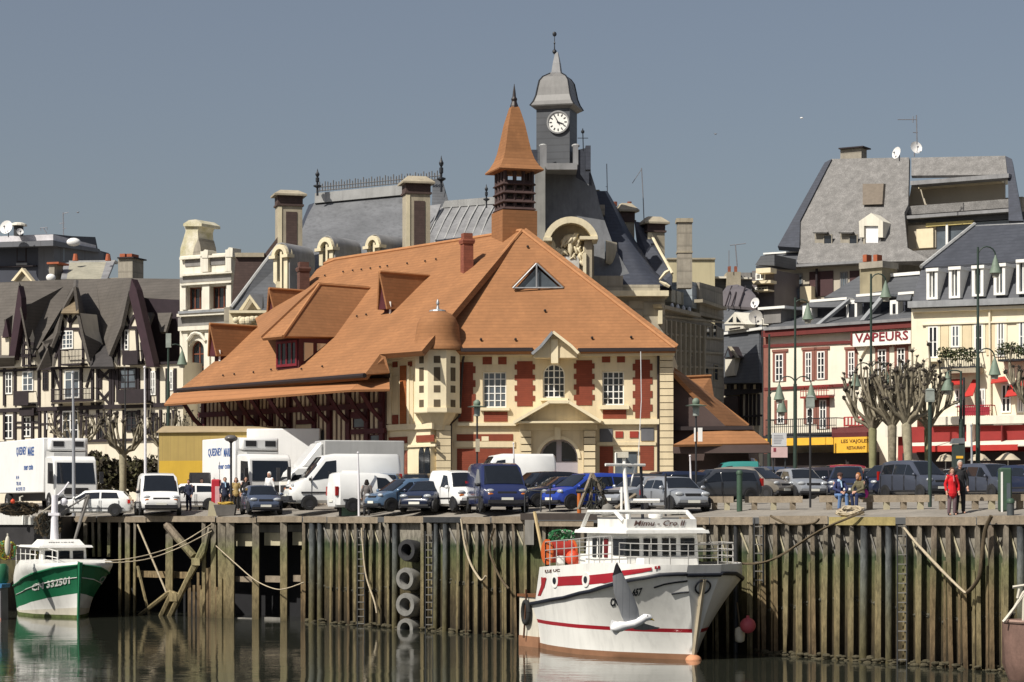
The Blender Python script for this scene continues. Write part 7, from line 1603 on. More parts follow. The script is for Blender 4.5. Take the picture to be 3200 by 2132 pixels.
def netheap(name, label, px, py, hw, hh, Y, cols, n=160, r=.05):
    m = MB(); c = P(px, py, Y); a, h = hw*Y/F, hh*Y/F
    for k in range(n):
        m.k = rnd.choices(range(len(cols)), [6]+[2]*(len(cols)-1))[0]; t0 = rnd.uniform(0, 6.3); q = []
        for j in range(5):
            u = t0+j*.4; d = rnd.uniform(.6, 1); q.append(c+Vector((a*d*math.cos(u), a*.7*d*math.sin(u*1.3), h*(1-2*rnd.random())*math.sqrt(max(.05,1-(d*math.cos(u))**2*.8)))))
        m.tube(q, r, 4)
    return tag(m.build(name, cols, None, loc=c-Vector((0,0,h))), label, 'fishing net')
netheap('net_heap', 'heap of green fishing net at the stern of the white fishing boat', 1755, 1676, 42, 20, 89.8, gm)
m = MB(); m.tube([P(1670,1600,90.5), P(1700,1750,90)], .07, 6); tag(m.build('wooden_pole', mat('pale_pole', (.5,.38,.2), .7, .2, 2), None), 'pale wooden pole leaning behind the stern of the white fishing boat', 'pole')
t = thing('tyre_fender', 'black tyre and rope hung on the stern quarter of the white fishing boat', 'tyre', b.w(-.4, 1.9, .9)); m = MB(); c = b.w(-.25, 1.92, 1.35); m.tube([c+b.h*.25*math.cos(2*math.pi*k/16)+Vector((0,0,.42*math.sin(2*math.pi*k/16))) for k in range(17)], .1, 8, False); m.build('tyre', tyrem, t, smooth=60); m = MB(); m.tube([c+Vector((0,0,.9)), c+Vector((0,0,.4)), c+b.h*(-.2)+Vector((0,0,-1.0))], .04, 5); m.build('lanyard', mat('brown_rope', (.09,.04,.02), .9), t)
# steel gantry beam on the quay above the stern
t = thing('gantry_beam', 'dark steel beam with pale timber below behind the white fishing boat stern', 'beam', QP(1750, 4.6)); m = MB(); qstrip(m, 1626, 1866, lambda p: EZ(p)-.16, lambda p: EZ(p)+.12, -.5, -.05); m.build('beam', mat('brown_steel', (.045,.035,.03), .7), t); m = MB(); qstrip(m, 1685, 1855, lambda p: EZ(p)-.42, lambda p: EZ(p)-.2, -.4, -.05); m.build('timber', T_beam, t); m = MB(); qstrip(m, 1640, 1668, 3.9, lambda p: EZ(p)-.16, -.5, -.1); m.build('masonry_post', concrete_grey, t)
# ---- green boat on the left
b2 = Boat(243, 113.7, 28, 6.8)
bd2 = [(0,1.3),(.3,1.8),(.6,2.05),(.8,1.98),(.92,1.3),(1,.15)]; bw2 = [(0,1.1),(.3,1.55),(.6,1.4),(.8,.8),(.92,.25),(1,.04)]; zf2 = [(0,1.42),(.25,1.5),(.5,1.72),(.75,2.1),(1,2.62)]
def HS2(t, z, side=1):
    f = max(0, z)/lerpf(zf2, t); bwv, bdv = lerpf(bw2, t), lerpf(bd2, t)
    y = bwv+(bdv-bwv)*min(f,1.2)**1.3 if z >= 0 else bwv*max(0, 1+z/.9)**.6
    return b2.w(b2.L*t+.35*sm(.6,1,t)*min(f,1.1), y*side, z)
def HN2(t, z, side=1):
    n = (HS2(min(1,t+.01), z, side)-HS2(max(0,t-.01), z, side)).cross(HS2(t, z+.05, side)-HS2(t, z-.05, side)).normalized(); c = HS2(t, z, side)-b2.w(b2.L*t, 0, z); return n if n.dot(c) > 0 else -n
GB = thing('green_boat', 'green and white fishing boat at the far left with white wheelhouse', 'fishing boat', b2.w(3, 0, 0))
m = MB(); zg = lambda t: .28+.95*t**1.5
for side in (1, -1):
    lv = lambda t: [-.6,-.3,0,.14]+[.14+(zg(t)-.14)*k for k in (.35,.5,1)]+[zg(t)+(lerpf(zf2,t)-zg(t))*k for k in (.25,.5,.75,1)]
    rows = [[HS2(t, z, side) for z in lv(t)] for t in ts]
    for k in range(10):
        m.k = 0 if k < 3 else 1 if k < 4 else 2 if k < 6 else 3
        m.grid([[r[k], r[k+1]] for r in rows])
m.k = 3; m.grid([[HS2(0,z,1), HS2(0,z,-1)] for z in (-.6,0,.5,1.42)]); m.k = 2
h2 = m.build('hull', [bolive, bdirty, bwhite, bgreen], GB, smooth=35)
m = MB()
for side in (1, -1):
    wz = lambda t: lerpf(zf2,t)+.95*sm(0,.18,t)*(1-sm(.55,1,t)*.88)
    rows = [[HS2(t, lerpf(zf2,t)+.01+(wz(t)-lerpf(zf2,t))*k/4, side)-HN2(t, 1, side)*.12*(k/4)**2 for k in range(5)] for t in ts]; m.grid(rows)
    m.grid([[r[-1], b2.w(b2.L*t*.98, 0, r[-1].z+.06)] for t, r in zip(ts, rows)])
m.build('bulwark', bwhite, GB, smooth=35)
for f_, w_ in ((1,.05),):
    for side in (1,-1):
        m = MB(); m.tube([HS2(t, lerpf(zf2,t), side)+HN2(t, 1, side)*.02 for t in ts], .05, 6); m.build('strake', bgreen, GB)
        m = MB(); m.tube([HS2(t, zg(t)+(lerpf(zf2,t)-zg(t))*.56, side)+HN2(t, 1, side)*.015 for t in ts if t > .06], .025, 4); m.build('white_line', bwhite, h2)
m = MB(); m.tube([HS2(1, z, 1).lerp(HS2(1, z, -1), .5)+b2.h*.03 for z in (-.5,.6,1.2,2.0,2.75)], [.07,.07,.08,.1,.14], 6); m.k = 0; m.build('stem_post', bgreen, GB)
px_text(HS2, HN2, 'CN 332501', 100, 1848, 218, 1824, 22, whitep, h2, .025)
text_map('CN', lambda u, v: ((lambda t, z: (HS2(t, z, -1), HN2(t, z, -1)))(.86-.1*u, 1.75-.1*u+.3*v)), .02, .015).build('lettering', mat('lettering_grey', (.35,.36,.34)), h2)
dz2 = 2.3
m = MB(); b2.box(m, 2.2, 4.6, -1.2, 1.15, dz2-.3, 3.45, .08, .08); wh2 = m.build('wheelhouse', bwhite, GB)
m = MB(); b2.box(m, 1.3, 4.9, -1.4, 1.4, 3.45, 3.56, .06, .06); b2.box(m, 2.6, 4.5, -1.1, 1.1, 3.56, 3.85, .3, .2); m.build('roof', bwhite, wh2)
for y in (-1.0,-.28,.44): 
    m = MB(); b2.box(m, 4.5, 4.58, y, y+.55, 2.75, 3.28); m.build('window', carglass, wh2)
for x in (2.5, 3.3):
    m = MB(); b2.box(m, x, x+.6, 1.04, 1.13, 2.75, 3.28); m.build('window', carglass, wh2)
text_mesh('TERRE NEUVE', .11, None, b2.w(4.36, .75, 3.62), -b2.sb, (0,0,1), b2.h, width=1.3, bold=.01, th=.02).build('lettering', bblack, wh2)
m = MB(); tp = lambda t, s_=1: b2.w(b2.L*t, 1.25*s_*(1 if t < .7 else .7), dz2)
for k in range(1, 4): m.tube([tp(.05)+Vector((0,0,.4*k)), tp(.4)+Vector((0,0,.4*k)), tp(.75)+Vector((0,0,.36*k)), tp(.93)+Vector((0,0,.33*k))], .025, 5)
for t_ in (.05,.17,.3,.42,.55,.68,.8,.93): m.tube([tp(t_)+Vector((0,0,-.2)), tp(t_)+Vector((0,0,1.05))], .025, 5)
m.build('rail', bwhite, GB)
lil = mat('mast_white', (.72,.70,.74), .5, .05, 2)
m = MB(); m.tube([b2.w(2.9,0,3.8), b2.w(2.9,0,4.4), b2.w(2.95,0,6.1)], [.22,.19,.16], 10); m.box(*(lambda c: (c.x-.28,c.x+.28,c.y-.2,c.y+.2,c.z,c.z+.14))(b2.w(2.9,0,5.05))); m.tube([b2.w(2.9,0,5.9), b2.w(2.9,-.5,6.4), b2.w(2.9,-.75,6.75)], .05, 6); m.ball(b2.w(2.9,-.5,5.75), .2, 6); m.build('mast', lil, GB, smooth=50)
m = MB()
for dx in (0, .35): m.tube([b2.w(3.2,-.9,3.6), b2.w(3.1-dx,-1.75,6.1)], .07, 6)
m.tube([b2.w(3.1,-1.75,6.1), b2.w(2.9,-.3,5.2)], .05, 6); m.build('gallows', mat('grey_steel_gallows', (.14,.13,.12), .6, .2, 2), GB)
m = MB(); m.tube([b2.w(.2,.6,2.3), b2.w(-.3,.8,4.3), b2.w(-.9,.7,6.0), b2.w(-1.1,.5,6.05)], .05, 6); m.tube([b2.w(.4,.2,5.0), b2.w(2.9,0,5.7)], .035, 5); m.build('davit', bdirty, GB)
# clutter and the neighbour boats at the far left
NB = thing('moored_boat', 'grey hulled boat with blue rim cut by the left edge of the picture', 'boat', P(-60, 1930, 112)); fb = Fr(-240, 112.4, 24, 111.8)
m = MB(); fb.pg(m, [(-240,1836),(2,1838),(3,1952),(-240,1952)], -1, 0); m.build('hull', mat('grey_hull', (.16,.15,.15), .6, .2, 1, streak=.3), NB); m = MB(); fb.pg(m, [(-240,1824),(6,1826),(4,1838),(-240,1838)], -1.1, .1); m.build('rim', mat('blue_rim', (.04,.17,.33), .5, .1), NB); m = MB(); fb.pg(m, [(-240,1930),(3,1932),(3,1953),(-240,1953)], 0.002, .03); m.build('boot', mat('pink_boot', (.33,.17,.13), .7), NB)
m = MB(); c = P(4, 1826, 113); m.lathe(c, [(.25,0),(.36,.15),(.36,.85),(.25,1.0)], 12); tag(m.build('green_drum', mat('green_drum', (.02,.13,.06), .5), None, smooth=50), 'green plastic drum on the boat at the left edge', 'drum')
WR = thing('rail_boat', 'white railed boat deck with gear behind the green boat at the left edge', 'boat', P(60, 1750, 119)); fr2 = Fr(-60, 119.5, 200, 119)
for px in ((-60,1640,188,1650),(-60,1605,30,1611)): m = MB(); fr2.bx(m, *px, -.1, .1); m.build('rail', bwhite, WR)
for x in (15, 58, 100, 140, 182): m = MB(); fr2.bx(m, x, 1612 if x < 60 else 1625, x+4, 1760, -.05, .05); m.build('post', bdirty, WR)
m = MB(); m.tube([P(72,1640,119), P(74,1602,119), P(86,1592,119), P(98,1602,119), P(100,1640,119)], .07, 6); m.build('hoop', bwhite, WR, smooth=60)
m = MB(); fr2.bx(m, -260, 1750, 190, 1960, -3, 0); fr2.bx(m, -60, 1660, 130, 1750, -3, -.6); m.build('hull', mat('dark_hull', (.035,.033,.035), .7, .3, 1, streak=.4), WR)
for k, (x, y, hw, hh, cols) in enumerate(((60,1590,55,22,[rope_d, mat('dark_net', (.03,.03,.025), .95)]),(150,1640,40,40,[mat('dark_net', (.03,.03,.025)), rope_d]),(20,1720,26,30,[mat('yellow_net', (.4,.35,.05), .9), rust, gm[1]]))):
    netheap('net_heap', ['dark tangled nets on the deck left of the green boat mast','dark nets behind the green boat mast','yellow and rusty nets at the far left edge'][k], x, y, hw, hh, 118, cols, 110, .06)
t = ballthing('white_float', 'pale spindle shaped float hanging at the far left', 'float', 24, 1706, 12, 112.6, bdirty, sc=(.8,.8,2.6)); ballthing('red_float', 'small red float among the dark nets at the far left', 'float', 40, 1567, 7, 117, borange)
# ---- rusty boat at the lower right corner
RB = thing('rusty_boat', 'rusty brown hulled boat cut off by the lower right corner', 'boat', P(3200, 2130, 71)); m = MB(); Yr = 71; c = P(3175, 2130, Yr); s_ = F/Yr; rows = []
for k, (dx, dw) in enumerate(((0,.15),(.12,.6),(.35,1.0),(.9,1.4),(2.2,1.7),(5,1.8))):
    rows.append([Vector((c.x+dx+.22*q*(1 if k < 4 else 0)+off, c.y+1.9+dw*sd*w_, z)) for sd, w_, z, q, off in ((-1,.3,-.6,2,0),(-1,.75,0,.9,0),(-1,.9,.5,.2,0),(-1,1,1.2,0,0),(-1,1,1.86,0,0),(1,1,1.86,0,0),(1,.9,.5,0,0),(1,.3,-.6,2,0))])
m.grid(rows); m.add(rows[0], [tuple(range(8))]); m.add(rows[-1], [tuple(range(8))]); m.grid([[r[4], r[5]] for r in rows]); m.build('hull', mat('rusty_hull', (.20,.12,.095), .75, .3, 1.2, streak=.5, fine=.3), RB, smooth=40)
m = MB(); m.tube([r[4]+Vector((0,-.02,0)) for r in rows], .06, 6); m.build('gunwale', mat('pale_rust', (.3,.2,.16), .8), RB)
m = MB(); m.tube([r[1]+Vector((-.01,-.03,.15)) for r in rows], .03, 5); m.build('boot_line', mat('dark_red_rust', (.16,.07,.055), .8), RB)
for pts in ([(3135,1944),(3170,1900),(3198,1852),(3230,1830)], [(3165,1835),(3210,1828)], [(3180,1870),(3184,1850),(3186,1840)], [(3198,1940),(3200,1850)], [(3140,1940),(3185,1880),(3200,1858)]):
    m = MB(); m.tube([P(x, y, 72.3) for x, y in pts], .05, 6); m.build('frame', bdirty, RB)
# ---- gull in flight
gw = mat('gull_white', (.80,.80,.80), .7, .04, 3); gg_ = mat('gull_grey', (.30,.31,.33), .75, .12, 6, stripe=(0, 14, .12, (.24,.25,.27))); gk = mat('gull_black', (.03,.03,.035), .7)
Yg = 24.0; pg = lambda x, y, d=0: P(x, y, Yg+d)
m = MB(); path = [(1910,1966,-.02,.015),(1922,1962,0,.07),(1940,1958,.01,.075),(1958,1955,.02,.055),(1980,1950,.03,.06),(2000,1940,.04,.062),(2016,1930,.05,.056),(2030,1930,.06,.045),(2037,1936,.065,.02)]
m.tube([pg(x,y,d) for x,y,d,r in path], [r*.74 for *_, r in path], 10)
m.ngrid([[pg(1945,1948,.01), pg(1948,1966,.02)], [pg(1912,1938,0), pg(1925,1986,.02)], [pg(1906,1958,0), pg(1908,1972,.01)]], .01)
def wing(m, lead, trail, n):
    rows = []
    for (a, c) in zip(lead, trail):
        p, q = pg(*a), pg(*c); mid = p.lerp(q, .35)+Vector((.012,-.018,.01)); rows.append([p, mid, q, p.lerp(q,.4)+Vector((0,.012,0)), p])
    for k in range(len(rows)-1):
        m.k = 2 if k >= n else 1; m.grid(rows[k:k+2])
wing(m, [(2000,1938,.03),(1995,1905,.0),(1982,1868,-.06),(1965,1832,-.12),(1945,1790,-.18),(1928,1757,-.22)], [(1955,1952,.03),(1942,1925,.0),(1930,1888,-.04),(1918,1850,-.08),(1914,1800,-.14),(1922,1768,-.2)], 4)
wing(m, [(2000,1940,.06),(2018,1950,.12),(2040,1956,.2),(2060,1962,.28)], [(1960,1955,.06),(1985,1968,.14),(2010,1970,.2),(2056,1966,.28)], 3)
gl = m.build('gull', [gw, gg_, gk], None, smooth=50); tag(gl, 'white gull with grey raised wing flying in front of the white fishing boat', 'bird')
m = MB(); m.tube([pg(2033,1934,.05), pg(2045,1940,.06)], [.016,.003], 6); bk_ = m.build('beak', mat('gull_beak', (.5,.35,.05), .5), gl)
m = MB(); m.ball(pg(2024,1925,0), .008, 5); m.build('eye', gk, gl)
for x, y, r, lab in ((2505,369,5,'tiny white gull high in the sky right of the clock tower'),(2236,419,4,'tiny grey gull in the sky between the tower and the big grey roof'),(243,664,4,'tiny dark bird in the sky above the far left roof')):
    m = MB(); Yb = 150; c = P(x, y, Yb); k = r/48; m.ball(c, k*.7, 6, (1.4,1,.8)); m.add([c, c+Vector((-k*1.8,0,k*.9)), c+Vector((-k*.5,.1,k*.2))], [(0,1,2)]); m.add([c, c+Vector((k*1.8,0,k*.7)), c+Vector((k*.5,.1,k*.1))], [(0,1,2)])
    tag(m.build('sky_bird', gw if y < 400 else mat('bird_grey', (.2,.2,.22)), None), lab, 'bird', 'birds in the sky')
# ------------------------------------------------------------------ people
skin = mat('skin', (.48,.27,.19), .55, .05, 6)
def cloth(n, c): return mat('cloth_'+n, c, .9, .12, 5, bump=.1)
def remesh(o, v):
    md = o.modifiers.new('skin', 'REMESH'); md.mode = 'VOXEL'; md.voxel_size = v; md.use_smooth_shade = True
    s = o.modifiers.new('soft', 'SMOOTH'); s.iterations = 3; s.factor = .5
def caps(m, pts, rs, n=8):
    m.tube(pts, rs, n)
    for p, r in zip(pts, rs): m.ball(p, r*.98, 6)
def person(label, px, Y, rz, pose, H, coat, trous, hair, coatlen=.95, hairlen=0, vox=.012, seat=0, shoe='black', z=None, hat=None, scarf=None, group='people on the quay', lean=0, legs=None, bare_arm=False):
    p = P(px, YH, Y); gz = G(p.x, p.y) if z is None else z
    t = thing('person', label, 'person', (p.x, p.y, gz), group, rz); k = H/1.75
    J = {}
    if pose == 'sit':
        s = seat
        J = dict(hip=(0,0,s+.1), knee=[(sx*.13,-.43,s+.08) for sx in (-1,1)], ank=[(sx*.14,-.40-.06*sx,.09) for sx in (-1,1)], chest=(0,-.05-lean*.4,s+.45), sh=[(sx*.19,-.04-lean*.6,s+.57) for sx in (-1,1)], el=[(sx*.26,-.16-lean*.6,s+.33) for sx in (-1,1)], wr=[(sx*.09,-.36-lean*.3,s+.22) for sx in (-1,1)], neck=(0,-.06-lean*.75,s+.64), head=(0,-.10-lean,s+.80))
    else:
        w_ = legs or 0
        J = dict(hip=(0,0,.93), knee=[(sx*.10,-.02-.05*sx*w_,.50) for sx in (-1,1)], ank=[(sx*.11,.03-.12*sx*w_,.08) for sx in (-1,1)], chest=(0,0,1.28), sh=[(sx*.185,0,1.43) for sx in (-1,1)], el=[(sx*.25,.03,1.14) for sx in (-1,1)], wr=[(sx*.24,-.07,.90) for sx in (-1,1)], neck=(0,.0,1.50), head=(0,-.02,1.635))
        if pose == 'hold': J['wr'] = [(sx*.10,-.22,1.08) for sx in (-1,1)]; J['el'] = [(sx*.26,-.02,1.12) for sx in (-1,1)]
    V = lambda a: Vector(a)*k
    hip, chest, neck, head = V(J['hip']), V(J['chest']), V(J['neck']), V(J['head'])
    m = MB()
    caps(m, [hip, hip.lerp(chest,.5), chest, neck-Vector((0,0,.06*k))], [.13*k,.125*k,.14*k,.07*k])
    caps(m, [neck-Vector((0,0,.06*k)), neck+Vector((0,0,.06*k))], [.055*k,.052*k])
    m.ball(head, .1*k, 10, (.82,.98,1.2)); m.ball(head+Vector((0,-.092,-.012))*k, .021*k, 5, (.7,1,1.2)); m.ball(head+Vector((0,-.055,-.085))*k, .045*k, 6)
    for sx in (-1, 1): m.ball(head+Vector((sx*.082,.01,-.01))*k, .025*k, 5, (.4,.8,1.2))
    for i, sx in enumerate((-1, 1)):
        a, e, w_, kn, an = V(J['sh'][i]), V(J['el'][i]), V(J['wr'][i]), V(J['knee'][i]), V(J['ank'][i])
        caps(m, [a, e, w_], [.056*k,.045*k,.032*k]); caps(m, [hip+Vector((sx*.09,0,-.02))*k, kn, an], [.085*k,.06*k,.042*k])
        caps(m, [an-Vector((0,0,.03*k)), an+Vector((0,-.17,-.045))*k], [.042*k,.035*k])
        d = (w_-e).normalized(); q = d.cross(Vector((0,1,0))); q = q.normalized() if q.length > .1 else Vector((1,0,0))
        caps(m, [w_, w_+d*.07*k], [.03*k,.036*k])
        for f_ in range(4):
            o = q*(f_-1.5)*.021*k; ln = (.075,.088,.082,.062)[f_]*k; b0 = w_+d*.085*k+o; bend = Vector((0,-.02,-.008))*k
            caps(m, [b0, b0+d*ln*.55+bend*.3, b0+d*ln+bend], [.0105*k,.010*k,.009*k], 6)
        caps(m, [w_+d*.03*k-q*.03*k*sx, w_+d*.075*k-q*.062*k*sx+Vector((0,-.015,0))], [.0125*k,.0105*k], 6)
    b_ = m.build('body', skin, t, local=True); remesh(b_, vox)
    m = MB()
    for sx in (-1, 1): m.ball(head+Vector((sx*.033,-.088,.012))*k, .011*k, 5)
    m.build('eyes', mat('eye_dark', (.03,.02,.018), .3), t, local=True) if False else None
    for sx in (-1, 1):
        m = MB(); m.ball(head+Vector((sx*.034,-.09,.012))*k, .012*k, 5); m.build('eye', mat('eye_dark', (.03,.02,.018), .3), t, local=True)
    m = MB(); m.tube([head+Vector((-.025,-.098,-.055))*k, head+Vector((0,-.103,-.057))*k, head+Vector((.025,-.098,-.055))*k], .007*k, 5); m.build('mouth', mat('lip', (.30,.10,.085), .6), t, local=True)
    # clothing
    m = MB(); hem = chest.lerp(hip, 1) if pose == 'sit' else Vector((0,0,coatlen*k))
    flare = .02+.09*max(0, (.95-coatlen))
    caps(m, [hem, hip if pose != 'sit' else hip.lerp(chest,.3), hip.lerp(chest,.5), chest, neck-Vector((0,0,.09*k))], [(.165+flare)*k,(.165+flare*.4)*k,.15*k,.168*k,.10*k], 10)
    for i, sx in enumerate((-1, 1)):
        a, e, w_ = V(J['sh'][i]), V(J['el'][i]), V(J['wr'][i]); caps(m, [chest+Vector((0,0,.08*k)), a-Vector((sx*.03,0,0))*k, e, e.lerp(w_,.92)], [.11*k,.082*k,.066*k,.052*k])
    for v in m.v: v.y = chest.y+(v.y-chest.y)*.86 if pose != 'sit' else v.y
    o = m.build('coat' if coatlen < .85 else 'jacket', coat, t, local=True); remesh(o, max(vox, .014))
    for i, sx in enumerate((-1, 1)):
        pass
    m = MB(); caps(m, [hip, hip+Vector((0,0,.06*k))], [.15*k,.145*k])
    for i, sx in enumerate((-1, 1)):
        kn, an = V(J['knee'][i]), V(J['ank'][i]); caps(m, [hip+Vector((sx*.085,0,0))*k, kn, an+Vector((0,0,.03*k))], [.108*k,.082*k,.066*k])
    o = m.build('trousers', trous, t, local=True); remesh(o, max(vox, .014))
    for i, sx in enumerate((-1, 1)):
        an = V(J['ank'][i]); m = MB(); m.ball(an+Vector((0,-.06,-.045))*k, .055*k, 8, (.95,2.3,.85)); m.build('shoe', cloth(shoe, {'black':(.02,.02,.02),'tan':(.25,.15,.08)}[shoe]), t, local=True, smooth=60)
    m = MB(); m.ball(head+Vector((0,.018,.028))*k, .107*k, 9, (.92,1.0,1.08))
    if hairlen:
        for j in range(5): m.ball(head+Vector(((j-2)*.035,.05,-.05-hairlen*.5))*k, .06*k, 6, (1,1,1.2+hairlen*6))
    hv = []
    o = m.build('hair', hair, t, local=True, smooth=60)
    # keep the face clear of hair
    for v in o.data.vertices:
        d = v.co-head
        if d.y < -.035*k and d.z < .055*k: v.co.y = head.y-.03*k; 
    if hat: m = MB(); m.lathe(head+Vector((0,0,.06*k)), [(.115*k,0),(.112*k,.04*k),(.08*k,.085*k),(.01,.1*k)], 12); m.lathe(head+Vector((0,-.08*k,.055*k)), [(.09*k,0),(.09*k,.012*k)], 10); m.build('cap', hat, t, local=True, smooth=60)
    if scarf: m = MB(); m.lathe(neck, [(.075*k,-.05*k),(.1*k,-.02*k),(.09*k,.04*k),(.07*k,.06*k)], 10); m.tube([neck+Vector((.02,-.09,-.03))*k, neck+Vector((.03,-.15,-.25))*k], .035*k, 6); m.build('scarf', scarf, t, local=True, smooth=60)
    return t
hb_ = cloth('brown_hair', (.09,.045,.025)); hd_ = cloth('dark_hair', (.02,.015,.013)); hg_ = cloth('grey_hair', (.42,.38,.33)); ho_ = cloth('auburn_hair', (.30,.12,.035)); navyc = cloth('navy', (.02,.025,.05)); jeans = cloth('jeans', (.11,.19,.36)); blk = cloth('black', (.02,.02,.022)); redc = cloth('red', (.55,.012,.018)); oliv = cloth('olive', (.12,.105,.06))
person('woman in a bright red coat standing at the quay edge', 2975, QY(2975)+1.1, .15, 'stand', 1.62, redc, cloth('mauve', (.14,.09,.10)), hb_, .80, .03, .010, scarf=cloth('pink', (.45,.12,.13)))
person('man in a dark jacket standing close behind the woman in red', 3000, QY(3000)+1.8, .1, 'stand', 1.82, blk, blk, hg_, .88, 0, .012, legs=.3)
BY = lambda px: QY(px)+3.4                 # line of the low timber barrier
seatz = lambda px: .52
person('seated person in jeans and blue and white jumper on the low barrier', 2622, BY(2622)-.5, .25, 'sit', 1.7, cloth('blue_jumper', (.03,.04,.11)), jeans, hb_, 1, 0, .011, seat=.50, shoe='tan', hat=cloth('brown_cap', (.06,.03,.025)), scarf=cloth('pale_blue', (.35,.5,.65)))
person('seated person in olive coat with auburn hair leaning to the left', 2694, BY(2694)-.5, -.9, 'sit', 1.7, oliv, cloth('dark_jeans', (.02,.03,.08)), ho_, 1, .06, .011, seat=.50, lean=.12, shoe='black')
person('woman in a long grey coat seen from behind by the small white van', 1146, QY(1146)+.9, 3.2, 'stand', 1.66, cloth('grey_wool', (.15,.135,.13)), blk, hd_, .55, .03, .012)
person('man in dark jacket over pale blue shirt left of the lamp with round head', 703, 117, .2, 'stand', 1.72, navyc, blk, hb_, .88, 0, .016, scarf=cloth('pale_blue', (.35,.5,.65)))
person('person in black with dark hair right of the lamp with round head', 768, 117.5, .4, 'stand', 1.72, blk, blk, hd_, .8, .05, .016)
person('white haired man in a white shirt before the refrigerated lorry', 842, 117.8, -.6, 'stand', 1.95, cloth('white', (.7,.7,.7)), navyc, cloth('white_hair', (.7,.68,.65)), .9, 0, .016)
person('person in mustard top half hidden behind the crate pile', 738, 118.5, .1, 'stand', 1.68, cloth('mustard', (.35,.25,.10)), blk, hb_, .88, .02, .016)
person('boy in navy beside the square nosed white van', 590, 119.5, -.4, 'stand', 1.60, navyc, navyc, hd_, .9, 0, .016)
person('dark haired person at the yellow trailer stall', 630, 123.5, .2, 'stand', 1.66, cloth('plum', (.10,.03,.035)), blk, hd_, .88, .03, .016)
t = thing('shoulder_bag', 'magenta bag beside the seated person in olive coat', 'bag', P(2702, 1560, BY(2700)-.45)); m = MB(); c = P(2704, 1543, BY(2700)-.5); m.ball(c, .15, 8, (.8,.5,1.1)); m.build('bag', cloth('magenta', (.42,.03,.22)), t, smooth=60); m = MB(); m.tube([c+Vector((-.1,0,.1)), c+Vector((0,0,.4)), c+Vector((.1,0,.1))], .015, 5); m.build('strap', blk, t)
# ------------------------------------------------------------------ low timber barriers
def barrier(x0, x1, label):
    c = P((x0+x1)/2, YH, BY((x0+x1)/2)); z = G(c.x, c.y); t = thing('timber_barrier', label, 'barrier', (c.x, c.y, z), 'low timber barriers along the car park'); m = MB()
    pt = lambda px, b: (lambda v: Vector((v.x, v.y, 0)))(P(px, YH, BY(px)+b)); a, b_ = pt(x0, 0), pt(x1, 0); a1, b1 = pt(x0, .4), pt(x1, .4)
    za, zb = z+.28+rnd.uniform(-.02,.02), z+.53+rnd.uniform(-.02,.02); up_ = lambda v, zz_: Vector((v.x, v.y, zz_))
    m.hexa([up_(v, za) for v in (a, b_, b1, a1)]+[up_(v, zb) for v in (a, b_, b1, a1)]); m.build('beam', T_beam, t)
    n = max(2, int((x1-x0)/48))
    for i in range(n):
        px = x0+(x1-x0)*(i+.5)/n; q = pt(px, .12); m = MB(); m.box(q.x-.1, q.x+.1, q.y-.05, q.y+.2, z-.2, za); m.build('leg', concrete_pale if i % 2 else T_beam, t)
for a, b_, lab in ((2214,2292,'short timber barrier beam left of the green post'),(2328,2508,'timber barrier beam between the green post and the rounded silver car'),(2560,2688,'timber barrier beam under the seated pair'),(2692,2904,'long weathered timber barrier beam right of the seated pair'),(2920,3126,'timber barrier beam behind the standing couple'),(3160,3330,'timber barrier beam at the right edge')): barrier(a, b_, lab)
m = MB(); px0 = 2300; 
# ------------------------------------------------------------------ posts, lamps, masts
gpost = mat('green_post', (.045,.085,.055), .55, .2, 2, streak=.2); lampg = mat('lamp_green', (.03,.05,.04), .5, .15, 3); bellg = mat('verdigris_bell', (.16,.21,.16), .6, .2, 3)
def post(name, label, cat, px, y0, wpx, Y, mm, head=None, group=None):
    p = P(px, YH, Y); z = G(p.x, p.y); p.z = z; t = thing(name, label, cat, p, group); r = wpx*Y/F/2; zt = zz(y0, Y)
    m = MB(); m.tube([p, Vector((p.x,p.y,zt))], r, 10); m.build('post', mm, t, smooth=50)
    if head: head(t, Vector((p.x,p.y,zt)), r)
    return t
def cap_h(t, q, r): m = MB(); m.lathe(q, [(r*1.15,-.03),(r*1.2,.05),(r*.8,.12),(.01,.14)], 10); m.build('cap', gpost, t, smooth=50)
post('mooring_post', 'thick green steel post in front of the beige people carrier', 'post', 2311, 1480, 18, BY(2311)-.6, gpost, cap_h)
t = post('mooring_bollard', 'short grey bollard at the quay edge on the right', 'bollard', 3158, 1570, 22, QY(3158)+.9, mat('grey_bollard', (.06,.07,.075), .6), cap_h)
post('mooring_bollard', 'short dark bollard at the quay edge below the small white box van', 'bollard', 1066, 1578, 15, QY(1066)+.6, plast, cap_h)
post('marker_post', 'short orange post beside the wooden net frame', 'post', 1810, 1532, 13, QY(1810)+.8, mat('orange_post', (.45,.12,.02), .7), None)
t = thing('ticket_machine', 'tall green ticket machine box at the right', 'ticket machine', (lambda p: (p.x, p.y, G(p.x, p.y)))(P(3143, YH, BY(3143)-.9))); f = Fr(3125, BY(3143)-.9, 3163, BY(3143)-.9); m = MB(); f.ub(m, *f.rect(3125,1462,3163,1590)[:2], G(*P(3143,YH,BY(3143)-.9).xy), zz(1462, BY(3143)-.9), -.4, 0); o = m.build('cabinet', gpost, t); o.modifiers.new('bevel','BEVEL').width = .05; m = MB(); f.bx(m, 3128,1475,3134,1495, .005, .02); m.build('notice', whitep, t); m = MB(); f.bx(m, 3146,1510,3158,1535, .005, .02); m.build('screen', glass_l, t)
